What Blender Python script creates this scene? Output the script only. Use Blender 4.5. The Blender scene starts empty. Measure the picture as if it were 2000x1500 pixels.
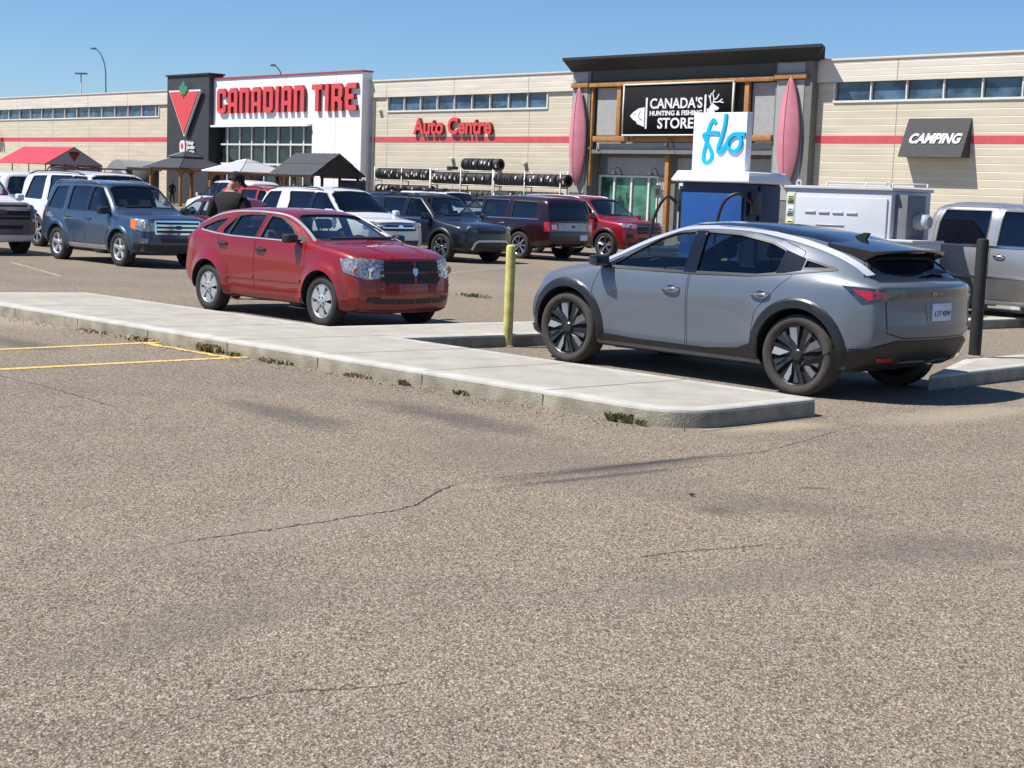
import bpy, bmesh, math, random
from mathutils import Vector, Matrix
from mathutils.bvhtree import BVHTree

# ---------------------------------------------------------------- camera, sky, sun, exposure
SC = bpy.context.scene
COL = SC.collection
random.seed(7)
PI = math.pi
R = math.radians
CAM_H = 1.8
FPX = 3000.0                      # focal length in pixels of a 2000 px wide frame
TILT = 0.0375                     # slope of the horizon in the picture (camera roll)
_roll = math.atan(TILT)
_pitch = math.atan(375.0 * math.cos(_roll) / FPX)
CF = Vector((0, math.cos(_pitch), -math.sin(_pitch)))
_U0 = Vector((0, math.sin(_pitch), math.cos(_pitch)))
_R0 = Vector((1, 0, 0))
CR = math.sin(_roll) * _U0 + math.cos(_roll) * _R0
CU = math.cos(_roll) * _U0 - math.sin(_roll) * _R0
cam = bpy.data.cameras.new('camera')
cam.sensor_width = 36.0
cam.lens = 36.0 * FPX / 2000.0
cam.clip_start = 0.1
cam.clip_end = 3000
camo = bpy.data.objects.new('camera', cam)
m3 = Matrix((CR, CU, -CF)).transposed()
camo.matrix_world = Matrix.Translation((0, 0, CAM_H)) @ m3.to_4x4()
COL.objects.link(camo)
SC.camera = camo

SUN = Vector((-0.546, -0.071, 0.835)).normalized()    # towards the sun
W = bpy.data.worlds.new('World')
SC.world = W
W.use_nodes = True
wn = W.node_tree
bg = wn.nodes['Background']
sky = wn.nodes.new('ShaderNodeTexSky')
sky.sky_type = 'NISHITA'
sky.sun_disc = False
sky.sun_elevation = math.asin(SUN.z)
sky.sun_rotation = math.atan2(SUN.x, SUN.y)
sky.air_density = 1.0
sky.dust_density = 0.0
sky.ozone_density = 1.0
sky.altitude = 600
tint = wn.nodes.new('ShaderNodeMix')       # the clear, deep blue of a dry prairie noon
tint.data_type = 'RGBA'
tint.blend_type = 'MULTIPLY'
tint.inputs[0].default_value = 1.0
tint.inputs[7].default_value = (0.68, 0.92, 1.26, 1)
wn.links.new(sky.outputs[0], tint.inputs[6])
wn.links.new(tint.outputs[2], bg.inputs[0])
bg.inputs[1].default_value = 0.07
sl = bpy.data.lights.new('sun', 'SUN')
sl.energy = 5.0
sl.angle = R(0.53)
sl.color = (1.0, 0.955, 0.89)
so = bpy.data.objects.new('sun', sl)
so.rotation_euler = SUN.to_track_quat('Z', 'Y').to_euler()
so.location = (-20, 0, 40)
COL.objects.link(so)
SC.view_settings.view_transform = 'Standard'
SC.view_settings.look = 'None'
SC.view_settings.exposure = 0.45
SC.view_settings.gamma = 1.0
SC.cycles.max_bounces = 10
SC.cycles.transparent_max_bounces = 16


# ---------------------------------------------------------------- pixel / ground helpers
def ray(x, y):
    return CF * FPX + CR * (x - 1000) + CU * (750 - y)


def gp(x, y, z=0.0):
    d = ray(x, y)
    return Vector((0, 0, CAM_H)) + d * ((z - CAM_H) / d.z)


# the store front: local x runs along it to the right, local y into the building
_wd = ray(-1742, 272)
_wd.z = 0
_wd.normalize()
WS = -_wd
WN = Vector((-WS.y, WS.x, 0)) * -1
_d = ray(1118, 379)
WO = Vector((0, 0, CAM_H)) + _d * (86.7 / _d.dot(CF))
WO.z = 0
WANG = math.atan2(WS.y, WS.x)


def TW(s, n, z):
    return WO + WS * s + WN * n + Vector((0, 0, z))


def wl(x, y, n=0.0):
    d = ray(x, y)
    c = Vector((0, 0, CAM_H))
    p = c + d * ((WO + WN * n - c).dot(WN) / d.dot(WN))
    return (p - WO).dot(WS), p.z


# ---------------------------------------------------------------- materials
MATS = {}


def _new(name):
    m = bpy.data.materials.new(name)
    m.use_nodes = True
    MATS[name] = m
    return m, m.node_tree, m.node_tree.nodes['Principled BSDF']


def mat(name, col, rough=0.6, metal=0.0, var=0.12, scale=6.0, bump=0.0, bscale=60.0, coat=0.0, spec=0.5, emit=None):
    """principled surface whose colour and gloss vary a little over it"""
    if name in MATS:
        return MATS[name]
    m, nt, b = _new(name)
    N, L = nt.nodes, nt.links
    tc = N.new('ShaderNodeTexCoord')
    nz = N.new('ShaderNodeTexNoise')
    nz.inputs['Scale'].default_value = scale
    nz.inputs['Detail'].default_value = 5
    L.new(tc.outputs['Object'], nz.inputs['Vector'])
    mr = N.new('ShaderNodeMapRange')
    mr.inputs[1].default_value = 0.3
    mr.inputs[2].default_value = 0.7
    mr.inputs[3].default_value = 1 - var
    mr.inputs[4].default_value = 1 + var
    L.new(nz.outputs[0], mr.inputs[0])
    mx = N.new('ShaderNodeVectorMath')
    mx.operation = 'SCALE'
    mx.inputs[0].default_value = col
    L.new(mr.outputs[0], mx.inputs['Scale'])
    L.new(mx.outputs[0], b.inputs['Base Color'])
    b.inputs['Roughness'].default_value = rough
    b.inputs['Metallic'].default_value = metal
    b.inputs['Coat Weight'].default_value = coat
    b.inputs['Coat Roughness'].default_value = 0.04
    b.inputs['Specular IOR Level'].default_value = spec
    if bump:
        n2 = N.new('ShaderNodeTexNoise')
        n2.inputs['Scale'].default_value = bscale
        n2.inputs['Detail'].default_value = 4
        L.new(tc.outputs['Object'], n2.inputs['Vector'])
        bp = N.new('ShaderNodeBump')
        bp.inputs['Strength'].default_value = bump
        bp.inputs['Distance'].default_value = 0.02
        L.new(n2.outputs[0], bp.inputs['Height'])
        L.new(bp.outputs[0], b.inputs['Normal'])
    return m


def paint(name, col, metal=0.35, rough=0.35, dirt=0.0):
    """clear-coated car paint, with road dust creeping up from the sills when dirt > 0"""
    if name in MATS:
        return MATS[name]
    m, nt, b = _new(name)
    N, L = nt.nodes, nt.links
    tc = N.new('ShaderNodeTexCoord')
    sp = N.new('ShaderNodeSeparateXYZ')
    L.new(tc.outputs['Object'], sp.inputs[0])
    nz = N.new('ShaderNodeTexNoise')
    nz.inputs['Scale'].default_value = 3.5
    nz.inputs['Detail'].default_value = 8
    L.new(tc.outputs['Object'], nz.inputs['Vector'])
    ad = N.new('ShaderNodeMath')
    ad.operation = 'MULTIPLY_ADD'
    ad.inputs[1].default_value = 0.35
    L.new(nz.outputs[0], ad.inputs[0])
    L.new(sp.outputs[2], ad.inputs[2])
    mr = N.new('ShaderNodeMapRange')
    mr.inputs[1].default_value = 0.95
    mr.inputs[2].default_value = 0.42
    mr.inputs[3].default_value = 0.02
    mr.inputs[4].default_value = dirt
    L.new(ad.outputs[0], mr.inputs[0])
    mx = N.new('ShaderNodeMix')
    mx.data_type = 'RGBA'
    mx.inputs[6].default_value = (*col, 1)
    mx.inputs[7].default_value = (0.30, 0.25, 0.20, 1)
    L.new(mr.outputs[0], mx.inputs[0])
    L.new(mx.outputs[2], b.inputs['Base Color'])
    b.inputs['Metallic'].default_value = metal
    b.inputs['Roughness'].default_value = rough
    b.inputs['Coat Weight'].default_value = 0.8
    b.inputs['Specular IOR Level'].default_value = 0.3
    b.inputs['Coat Roughness'].default_value = 0.05
    # a whisper of orange peel so reflections are never ruler straight
    n2 = N.new('ShaderNodeTexNoise')
    n2.inputs['Scale'].default_value = 2.2
    L.new(tc.outputs['Object'], n2.inputs['Vector'])
    bp = N.new('ShaderNodeBump')
    bp.inputs['Strength'].default_value = 0.05
    bp.inputs['Distance'].default_value = 0.05
    L.new(n2.outputs[0], bp.inputs['Height'])
    L.new(bp.outputs[0], b.inputs['Coat Normal'])
    return m


def glass(name, tint=(0.7, 0.78, 0.76), refl=1.0, fac0=0.06):
    """thin pane: tinted see-through plus a mirror part that grows at grazing angles"""
    if name in MATS:
        return MATS[name]
    m = bpy.data.materials.new(name)
    m.use_nodes = True
    MATS[name] = m
    nt = m.node_tree
    N, L = nt.nodes, nt.links
    N.remove(N['Principled BSDF'])
    out = N['Material Output']
    tr = N.new('ShaderNodeBsdfTransparent')
    tr.inputs[0].default_value = (*tint, 1)
    gl = N.new('ShaderNodeBsdfGlossy')
    gl.inputs['Roughness'].default_value = 0.02
    gl.inputs[0].default_value = (refl, refl, refl, 1)
    lw = N.new('ShaderNodeLayerWeight')
    lw.inputs[0].default_value = 0.5
    pw = N.new('ShaderNodeMath')
    pw.operation = 'POWER'
    pw.inputs[1].default_value = 4.0
    L.new(lw.outputs['Facing'], pw.inputs[0])
    mr = N.new('ShaderNodeMapRange')
    mr.inputs[3].default_value = fac0
    mr.inputs[4].default_value = 1.0
    L.new(pw.outputs[0], mr.inputs[0])
    mx = N.new('ShaderNodeMixShader')
    L.new(mr.outputs[0], mx.inputs[0])
    L.new(tr.outputs[0], mx.inputs[1])
    L.new(gl.outputs[0], mx.inputs[2])
    L.new(mx.outputs[0], out.inputs[0])
    return m


# ---------------------------------------------------------------- object helpers
def link(o, parent=None):
    COL.objects.link(o)
    if parent is not None:
        o.parent = parent
    return o


def finish(bm, ang=32):
    """smooth faces, with edges sharper than ang kept hard"""
    lim = R(ang)
    for f in bm.faces:
        f.smooth = True
    for e in bm.edges:
        if len(e.link_faces) == 2:
            e.smooth = e.calc_face_angle(0) < lim
        else:
            e.smooth = False


def obj(name, bm, mats, parent=None, ang=32, label=None):
    if ang:
        finish(bm, ang)
    me = bpy.data.meshes.new(name)
    bm.to_mesh(me)
    bm.free()
    if not isinstance(mats, (list, tuple)):
        mats = [mats]
    for m in mats:
        me.materials.append(m)
    o = bpy.data.objects.new(name, me)
    if label:
        o['label'] = label
    return link(o, parent)


def tag(o, label, cat, group=None):
    o['label'] = label
    o['category'] = cat
    if group:
        o['group'] = group
    return o


def thing(name, label, cat, loc=(0, 0, 0), rz=0.0, group=None):
    o = bpy.data.objects.new(name, None)
    o.empty_display_size = 0.2
    o.location = loc
    o.rotation_euler = (0, 0, rz)
    link(o)
    return tag(o, label, cat, group)


def struct(o, label=None):
    o['kind'] = 'structure'
    return o


def children(o):
    return list(o.children)


def dup(o, parent=None):
    c = o.copy()
    link(c, parent)
    if parent is not None:
        c.matrix_parent_inverse = o.matrix_parent_inverse.copy()
    for ch in list(o.children):
        dup(ch, c)
    return c


def ip(pts, x):
    """piecewise linear interpolation, pts sorted by ascending first value"""
    if x <= pts[0][0]:
        return pts[0][1]
    for (a, b), (c, d) in zip(pts, pts[1:]):
        if x <= c:
            return b + (d - b) * (x - a) / (c - a) if c > a else d
    return pts[-1][1]


def sst(t):
    t = max(0.0, min(1.0, t))
    return t * t * (3 - 2 * t)


def box(bm, x0, x1, y0, y1, z0, z1, mi=0, bev=0.0, M=None):
    vs = [bm.verts.new((x, y, z)) for x in (x0, x1) for y in (y0, y1) for z in (z0, z1)]
    fs = [bm.faces.new([vs[i] for i in q]) for q in
          ((0, 1, 3, 2), (4, 6, 7, 5), (0, 4, 5, 1), (2, 3, 7, 6), (0, 2, 6, 4), (1, 5, 7, 3))]
    for f in fs:
        f.material_index = mi
    if bev:
        es = list({e for f in fs for e in f.edges})
        r = bmesh.ops.bevel(bm, geom=es, offset=bev, segments=2, affect='EDGES', profile=0.5)
        for f in r['faces']:
            f.material_index = mi
        vs = list({v for f in r['faces'] for v in f.verts} | {v for v in vs if v.is_valid})
    if M is not None:
        bmesh.ops.transform(bm, matrix=M, verts=[v for v in vs if v.is_valid])
    return vs


def tube(bm, pts, r, seg=8, mi=0, cap=True, r2=None):
    """a round bar along a list of points"""
    pts = [Vector(p) for p in pts]
    rings = []
    n = len(pts)
    up = None
    for i, p in enumerate(pts):
        t = (pts[min(i + 1, n - 1)] - pts[max(i - 1, 0)]).normalized()
        if up is None:
            up = Vector((0, 0, 1)) if abs(t.z) < 0.9 else Vector((1, 0, 0))
        a = t.cross(up).normalized()
        b = a.cross(t).normalized()
        up = b
        rr = r if r2 is None else r + (r2 - r) * i / (n - 1)
        rings.append([bm.verts.new(p + (a * math.cos(2 * PI * k / seg) + b * math.sin(2 * PI * k / seg)) * rr) for k in range(seg)])
    for A, B in zip(rings, rings[1:]):
        for k in range(seg):
            bm.faces.new((A[k], A[(k + 1) % seg], B[(k + 1) % seg], B[k])).material_index = mi
    if cap:
        bm.faces.new(rings[0][::-1]).material_index = mi
        bm.faces.new(rings[-1]).material_index = mi


def lathe(bm, prof, seg=32, axis='Y', mi=0, M=None, close=False):
    """prof: list of (radius, height along axis)"""
    rings = []
    for (r, h) in prof:
        ring = []
        for k in range(seg):
            a = 2 * PI * k / seg
            c, s = r * math.cos(a), r * math.sin(a)
            p = (c, h, s) if axis == 'Y' else ((c, s, h) if axis == 'Z' else (h, c, s))
            v = bm.verts.new(p)
            if M is not None:
                v.co = M @ v.co
            ring.append(v)
        rings.append(ring)
    pr = list(zip(rings, rings[1:]))
    if close:
        pr.append((rings[-1], rings[0]))
    fs = []
    for A, B in pr:
        for k in range(seg):
            f = bm.faces.new((A[k], A[(k + 1) % seg], B[(k + 1) % seg], B[k]))
            f.material_index = mi
            fs.append(f)
    if not close:
        for ring in (rings[0], rings[-1]):
            f = bm.faces.new(ring)
            f.material_index = mi
            fs.append(f)
    bmesh.ops.recalc_face_normals(bm, faces=fs)


def extrude_poly(bm, poly, y0, y1, mi=0, M=None, plane='XZ', holes=None):
    """a flat outline (list of 2D points) given thickness from y0 to y1"""
    def P(p, y):
        v = Vector((p[0], y, p[1])) if plane == 'XZ' else (Vector((p[0], p[1], y)) if plane == 'XY' else Vector((y, p[0], p[1])))
        return M @ v if M is not None else v
    a = [bm.verts.new(P(p, y0)) for p in poly]
    b = [bm.verts.new(P(p, y1)) for p in poly]
    fs = [bm.faces.new(a), bm.faces.new(b[::-1])]
    n = len(poly)
    for i in range(n):
        fs.append(bm.faces.new((a[i], b[i], b[(i + 1) % n], a[(i + 1) % n])))
    for f in fs:
        f.material_index = mi
    bmesh.ops.recalc_face_normals(bm, faces=fs)
    return fs


def rnd(poly, r, n=4):
    """round the corners of a 2D polygon"""
    out = []
    k = len(poly)
    for i in range(k):
        p = Vector(poly[i][:2])
        a = Vector(poly[i - 1][:2]) - p
        b = Vector(poly[(i + 1) % k][:2]) - p
        rr = poly[i][2] if len(poly[i]) > 2 else r
        la, lb = a.length, b.length
        t = min(rr, la * 0.45, lb * 0.45)
        p0, p1 = p + a.normalized() * t, p + b.normalized() * t
        for j in range(n + 1):
            u = j / n
            out.append(tuple((1 - u) ** 2 * p0 + 2 * u * (1 - u) * p + u * u * p1))
    return out


def text_mesh(txt, size, ext, mats, name, parent=None, bold=0.0, shear=0.0, sx=1.0, bevel=0.0, spacing=1.0):
    """raised lettering: local x along the words, y depth (front at -ext), z up, starting at the origin"""
    cu = bpy.data.curves.new(name, 'FONT')
    cu.body = txt
    cu.size = size
    cu.extrude = ext / 2
    cu.offset = bold
    cu.shear = shear
    cu.space_character = spacing
    cu.resolution_u = 3
    tmp = bpy.data.objects.new('t', cu)
    COL.objects.link(tmp)
    dg = bpy.context.evaluated_depsgraph_get()
    me = bpy.data.meshes.new_from_object(tmp.evaluated_get(dg))
    bpy.data.objects.remove(tmp)
    bm = bmesh.new()
    bm.from_mesh(me)
    bpy.data.meshes.remove(me)
    bmesh.ops.remove_doubles(bm, verts=bm.verts, dist=1e-5)
    for v in bm.verts:
        x, y, z = v.co
        v.co = (x * sx, -z - ext / 2, y)
    bmesh.ops.recalc_face_normals(bm, faces=bm.faces)
    for f in bm.faces:
        f.material_index = 0
    return obj(name, bm, mats, parent, ang=30)


def text_width(bm_obj):
    xs = [v.co.x for v in bm_obj.data.vertices]
    return min(xs), max(xs)


def stroke(bm, pts, w, y0, y1, mi=0, closed=False, M=None, step=0.0004):
    """a flat ribbon of width w along 2D points (x, z), thickness y0..y1 (y0 is the front)"""
    n = len(pts)
    P = [Vector(p) for p in pts]
    rows = []
    for i in range(n):
        if closed:
            a, b = P[i - 1], P[(i + 1) % n]
        else:
            a, b = P[max(0, i - 1)], P[min(n - 1, i + 1)]
        t = (b - a).normalized()
        nn = Vector((-t.y, t.x))
        l, r = P[i] + nn * w / 2, P[i] - nn * w / 2
        yo = y0 - step * i
        q = [Vector((l.x, yo, l.y)), Vector((r.x, yo, r.y)), Vector((r.x, y1, r.y)), Vector((l.x, y1, l.y))]
        if M is not None:
            q = [M @ v for v in q]
        rows.append([bm.verts.new(v) for v in q])
    fs = []
    for i in range(n if closed else n - 1):
        A, B = rows[i], rows[(i + 1) % n]
        for k in range(4):
            fs.append(bm.faces.new((A[k], B[k], B[(k + 1) % 4], A[(k + 1) % 4])))
    if not closed:
        fs += [bm.faces.new(rows[0]), bm.faces.new(rows[-1][::-1])]
    for f in fs:
        f.material_index = mi
    bmesh.ops.recalc_face_normals(bm, faces=fs)


def smooth_path(pts, n=8, closed=False):
    """Catmull-Rom through points of any dimension"""
    P = [Vector(p) for p in pts]
    out = []
    k = len(P)
    for i in range(k if closed else k - 1):
        if closed:
            p0, p1, p2, p3 = P[i - 1], P[i], P[(i + 1) % k], P[(i + 2) % k]
        else:
            p0, p1, p2, p3 = P[max(0, i - 1)], P[i], P[i + 1], P[min(k - 1, i + 2)]
        for j in range(n):
            t = j / n
            out.append(0.5 * ((2 * p1) + (p2 - p0) * t + (2 * p0 - 5 * p1 + 4 * p2 - p3) * t * t + (3 * p1 - p0 - 3 * p2 + p3) * t ** 3))
    if not closed:
        out.append(P[-1].copy())
    return out


# ---------------------------------------------------------------- ground, kerbed islands, painted lines
def asphalt():
    m, nt, b = _new('asphalt')
    N, L = nt.nodes, nt.links
    tc = N.new('ShaderNodeTexCoord')
    co = tc.outputs['Object']

    def noise(sc, det=3, rough=.6, stretch=None):
        n = N.new('ShaderNodeTexNoise')
        n.inputs['Scale'].default_value = sc
        n.inputs['Detail'].default_value = det
        n.inputs['Roughness'].default_value = rough
        if stretch:
            mp = N.new('ShaderNodeMapping')
            mp.inputs['Scale'].default_value = stretch
            L.new(co, mp.inputs[0])
            L.new(mp.outputs[0], n.inputs['Vector'])
        else:
            L.new(co, n.inputs['Vector'])
        return n.outputs[0]

    def ramp(src, pts):
        r = N.new('ShaderNodeValToRGB')
        el = r.color_ramp.elements
        while len(el) < len(pts):
            el.new(.5)
        for e, (p, c) in zip(el, pts):
            e.position = p
            e.color = (*c, 1)
        L.new(src, r.inputs[0])
        return r.outputs[0]

    def mix(a, bb, fac, mode='MIX'):
        x = N.new('ShaderNodeMix')
        x.data_type = 'RGBA'
        x.blend_type = mode
        for s, v in ((0, fac), (6, a), (7, bb)):
            if isinstance(v, (int, float)):
                x.inputs[s].default_value = v
            elif isinstance(v, tuple):
                x.inputs[s].default_value = (*v, 1)
            else:
                L.new(v, x.inputs[s])
        return x.outputs[2]
    # exposed stones: each cell of the mosaic is one chip, pale, tan or dark, with black binder between
    mp0 = N.new('ShaderNodeMapping')
    mp0.inputs['Scale'].default_value = (1.15, .62, 1)
    L.new(co, mp0.inputs[0])

    def chips(sc):
        v_ = N.new('ShaderNodeTexVoronoi')
        v_.inputs['Scale'].default_value = sc * 1.6
        L.new(mp0.outputs[0], v_.inputs['Vector'])
        s_ = N.new('ShaderNodeSeparateColor')
        L.new(v_.outputs['Color'], s_.inputs[0])
        return s_, v_
    ca, va = chips(88)
    cb_, vb = chips(41)
    fine = noise(70, 3, .75, (1.2, .6, 1))
    stones = ramp(ca.outputs[0], [(.0, (.050, .043, .036)), (.18, (.150, .128, .100)), (.50, (.305, .262, .202)), (.82, (.45, .40, .33)), (1.0, (.66, .62, .56))])
    stones2 = ramp(cb_.outputs[0], [(.0, (.110, .096, .079)), (.5, (.285, .245, .188)), (1.0, (.52, .46, .37))])
    stones = mix(stones, stones2, .32)
    hue = ramp(ca.outputs[1], [(.1, (.92, .95, 1.06)), (.5, (1, 1, 1)), (.9, (1.10, 1.0, .86))])
    stones = mix(stones, hue, .9, 'MULTIPLY')
    gaps = ramp(va.outputs['Distance'], [(.35, (1, 1, 1)), (.75, (.45, .44, .43))])
    stones = mix(stones, gaps, .8, 'MULTIPLY')
    grit = ramp(fine, [(.30, (.55, .54, .53)), (.5, (1, 1, 1)), (.70, (1.45, 1.43, 1.38))])
    col = mix(stones, grit, .8, 'MULTIPLY')
    big = ramp(noise(.16, 5, .65), [(.34, (.86, .87, .90)), (.5, (1, 1, 1)), (.68, (1.10, 1.07, 1.01))])
    col = mix(col, big, 1.0, 'MULTIPLY')
    mid = ramp(noise(1.7, 7, .72), [(.3, (.90, .90, .91)), (.7, (1.09, 1.08, 1.06))])
    col = mix(col, mid, 1.0, 'MULTIPLY')
    col = mix(col, (.945, .915, .865), 1.0, 'MULTIPLY')       # dust-brown cast of old pavement
    # stains with a place and a shape of their own: tyre scuffs, oil, blown sand along the kerbs
    wob = noise(2.2, 4, .6)
    stains = [  # pixel ends of the long axis, half width in metres, colour, strength
        ((420, 775), (730, 852), .30, (.075, .068, .064), .7),
        ((690, 775), (1110, 862), .40, (.075, .068, .064), .7),
        ((860, 950), (1500, 882), .16, (.06, .056, .054), .70),
        ((1320, 985), (1480, 1010), .20, (.06, .056, .056), .65),
        ((1250, 960), (1750, 1010), .5, (.095, .087, .079), .45),
        ((1500, 1090), (2050, 1050), .45, (.095, .087, .079), .5),
        ((-40, 655), (130, 690), .35, (.06, .058, .06), .6),
        ((1540, 952), (1640, 955), .06, (.05, .048, .046), .7),
        ((700, 820), (1500, 1000), .9, (.14, .125, .108), .45),
        ((150, 1110), (900, 960), .4, (.29, .25, .20), .3),
        ((250, 655), (1330, 832), .22, (.46, .36, .235), .85),
        ((-300, 600), (420, 660), .8, (.38, .31, .225), .6),
        ((1330, 845), (1660, 825), .3, (.42, .335, .225), .7),
        ((1650, 830), (2100, 790), .4, (.40, .33, .24), .6),
        ((880, 962), (1420, 905), .07, (.045, .042, .04), .7),
        ((980, 938), (1480, 880), .06, (.045, .042, .04), .7),
        ((-60, 1330), (700, 1130), .35, (.13, .118, .105), .4),
        ((1000, 1180), (1900, 1090), .3, (.13, .118, .105), .4),
        ((600, 520), (1100, 600), 2.5, (.29, .235, .18), .55)]
    for a, c, hw, rgb, st in stains:
        A, B = gp(*a), gp(*c)
        M = (A + B) / 2
        d = B - A
        mp = N.new('ShaderNodeMapping')
        mp.vector_type = 'TEXTURE'
        mp.inputs['Location'].default_value = (M.x, M.y, 0)
        mp.inputs['Rotation'].default_value = (0, 0, math.atan2(d.y, d.x))
        mp.inputs['Scale'].default_value = (d.length / 2, hw, 1)
        L.new(co, mp.inputs[0])
        ln = N.new('ShaderNodeVectorMath')
        ln.operation = 'LENGTH'
        L.new(mp.outputs[0], ln.inputs[0])
        ad = N.new('ShaderNodeMath')
        ad.operation = 'MULTIPLY_ADD'
        ad.inputs[1].default_value = 1.1
        L.new(wob, ad.inputs[0])
        L.new(ln.outputs['Value'], ad.inputs[2])
        mr = N.new('ShaderNodeMapRange')
        mr.inputs[1].default_value = 1.55
        mr.inputs[2].default_value = .85
        mr.inputs[3].default_value = 0
        mr.inputs[4].default_value = min(.95, st * 1.25)
        L.new(ad.outputs[0], mr.inputs[0])
        # stains lie over the stones but keep their grain
        tint = mix(rgb, col, .28)
        col = mix(col, tint, mr.outputs[0])
    L.new(col, b.inputs['Base Color'])
    b.inputs['Roughness'].default_value = .9
    b.inputs['Specular IOR Level'].default_value = .25
    bp = N.new('ShaderNodeBump')
    bp.inputs['Strength'].default_value = .75
    bp.inputs['Distance'].default_value = .012
    L.new(fine, bp.inputs['Height'])
    L.new(bp.outputs[0], b.inputs['Normal'])
    return m


bm = bmesh.new()
v = [bm.verts.new(p) for p in ((-900, -200, 0), (900, -200, 0), (900, 1500, 0), (-900, 1500, 0))]
bm.faces.new(v)
struct(obj('parking_lot', bm, asphalt(), ang=0))

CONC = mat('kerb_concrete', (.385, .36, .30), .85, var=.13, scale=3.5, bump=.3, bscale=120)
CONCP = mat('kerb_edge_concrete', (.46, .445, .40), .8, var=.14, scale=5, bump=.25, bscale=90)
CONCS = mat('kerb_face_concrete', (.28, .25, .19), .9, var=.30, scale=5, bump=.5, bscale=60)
SEAMM = mat('joint_dirt', (.09, .085, .075), .95, var=.3)


def island(name, poly, h=.15, edge=.16, bev=.03):
    """raised slab: outline of 2D ground points, a paler trowelled edge band round the top"""
    if area2p(poly) < 0:
        poly = poly[::-1]
    raw = poly

    def ring(g_):
        q = offs(raw, -g_)
        return rnd([(p[0], p[1], max(.015, (r_[2] if len(r_) > 2 else .1) - g_)) for p, r_ in zip(q, raw)], .1, 6)
    bm = bmesh.new()
    poly = ring(0)
    n = len(poly)
    g, b2, b1 = ring(edge), ring(bev), ring(bev * .3)
    base = [bm.verts.new((p[0], p[1], -.02)) for p in ring(-.008)]
    low = [bm.verts.new((p[0], p[1], h - bev)) for p in poly]
    md = [bm.verts.new((p[0], p[1], h - bev * .3)) for p in b1]
    up = [bm.verts.new((p[0], p[1], h)) for p in b2]
    inn = [bm.verts.new((p[0], p[1], h)) for p in g]
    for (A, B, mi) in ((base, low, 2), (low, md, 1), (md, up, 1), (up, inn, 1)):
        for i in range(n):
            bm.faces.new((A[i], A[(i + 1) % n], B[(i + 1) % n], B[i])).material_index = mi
    from mathutils.geometry import delaunay_2d_cdt
    r_ = delaunay_2d_cdt([v.co.xy for v in inn], [], [list(range(n))], 1, 1e-6)
    for tri in r_[2]:
        vs_ = [inn[r_[3][i][0]] for i in tri]
        if len(set(vs_)) > 2:
            bm.faces.new(vs_).material_index = 0
    bmesh.ops.recalc_face_normals(bm, faces=bm.faces)
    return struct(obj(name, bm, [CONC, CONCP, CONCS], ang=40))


def area2p(poly):
    return sum(a[0] * b[1] - b[0] * a[1] for a, b in zip(poly, list(poly[1:]) + [poly[0]])) / 2


def offs(poly, g):
    n = len(poly)
    sg = 1 if area2p(poly) > 0 else -1
    out = []
    for i in range(n):
        p, a, b = Vector(poly[i][:2]), Vector(poly[i - 1][:2]), Vector(poly[(i + 1) % n][:2])
        e1, e2 = (p - a).normalized(), (b - p).normalized()
        n1, n2 = Vector((e1.y, -e1.x)) * sg, Vector((e2.y, -e2.x)) * sg
        m = (n1 + n2).normalized()
        out.append(tuple(p + m * (g / max(.4, m.dot(n1)))))
    return out


KZ = .15
_fl, _bl, _br, _fr = gp(-140, 570.5, KZ), gp(172, 571, KZ), gp(1600, 778, KZ), gp(1335, 806, KZ)
_ic = gp(782, 659, KZ)                       # inner corner where the cross island leaves the long one
_ax = (_br - _bl).normalized()               # along the long island
_cx = (gp(1040, 651, KZ) - _ic)
_cx.z = 0
_cx.normalize()
_q = gp(644, 637, KZ)
main = [(_fl.x, _fl.y, .15), (_fr.x, _fr.y, .55), (_br.x, _br.y, .10), (_ic.x, _ic.y, .05),
        ((_ic + _cx * 13).x, (_ic + _cx * 13).y, .2), ((_q + _cx * 13.4).x, (_q + _cx * 13.4).y, .2), (_q.x, _q.y, .05), (_bl.x, _bl.y, .15)]
island('kerb_island', main)
r0, r1 = gp(1812, 734, KZ), gp(2130, 700, KZ)
r2, r3 = gp(2130, 680, KZ), gp(1880, 701, KZ)
island('kerb_island', [(r0.x, r0.y), (r1.x, r1.y), (r2.x, r2.y), (r3.x, r3.y)])

# control joints cut across the long island: narrow dirt-filled grooves
bm = bmesh.new()
_fd = (_fr - _fl).normalized()
Ltot = (_fr - _fl).length
k = 0
d = .9
while d < Ltot + .2:
    a = _fl + _fd * d
    w_ = (_bl - _fl) + ((_br - _fr) - (_bl - _fl)) * (d / Ltot)
    c = a + w_ * .985
    a = a + w_ * .015
    sd = Vector((w_.y, -w_.x, 0)).normalized() * .006
    jit = Vector((random.uniform(-.01, .01), random.uniform(-.01, .01), 0))
    mid_ = (a + c) / 2 + jit
    for p, q in ((a, mid_), (mid_, c)):
        f = bm.faces.new([bm.verts.new(Vector((z.x, z.y, KZ + .003))) for z in (p - sd, p + sd, q + sd, q - sd)])
        f.normal_update()
        if f.normal.z < 0:
            f.normal_flip()
    # the joint carried down the kerb face
    nrm_ = Vector((_fd.y, -_fd.x, 0))
    e = _fl + _fd * d + nrm_ * .006
    f = bm.faces.new([bm.verts.new(z) for z in (e - _fd * .006 + Vector((0, 0, -KZ)), e + _fd * .006 + Vector((0, 0, -KZ)), e + _fd * .006 - Vector((0, 0, .03)), e - _fd * .006 - Vector((0, 0, .03)))])
    d += 1.52
struct(obj('pavement_joint', bm, SEAMM, ang=0))

# cracks in the asphalt
CRACK = mat('crack_tar', (.040, .036, .032), .9, var=.4, scale=30)


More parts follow.
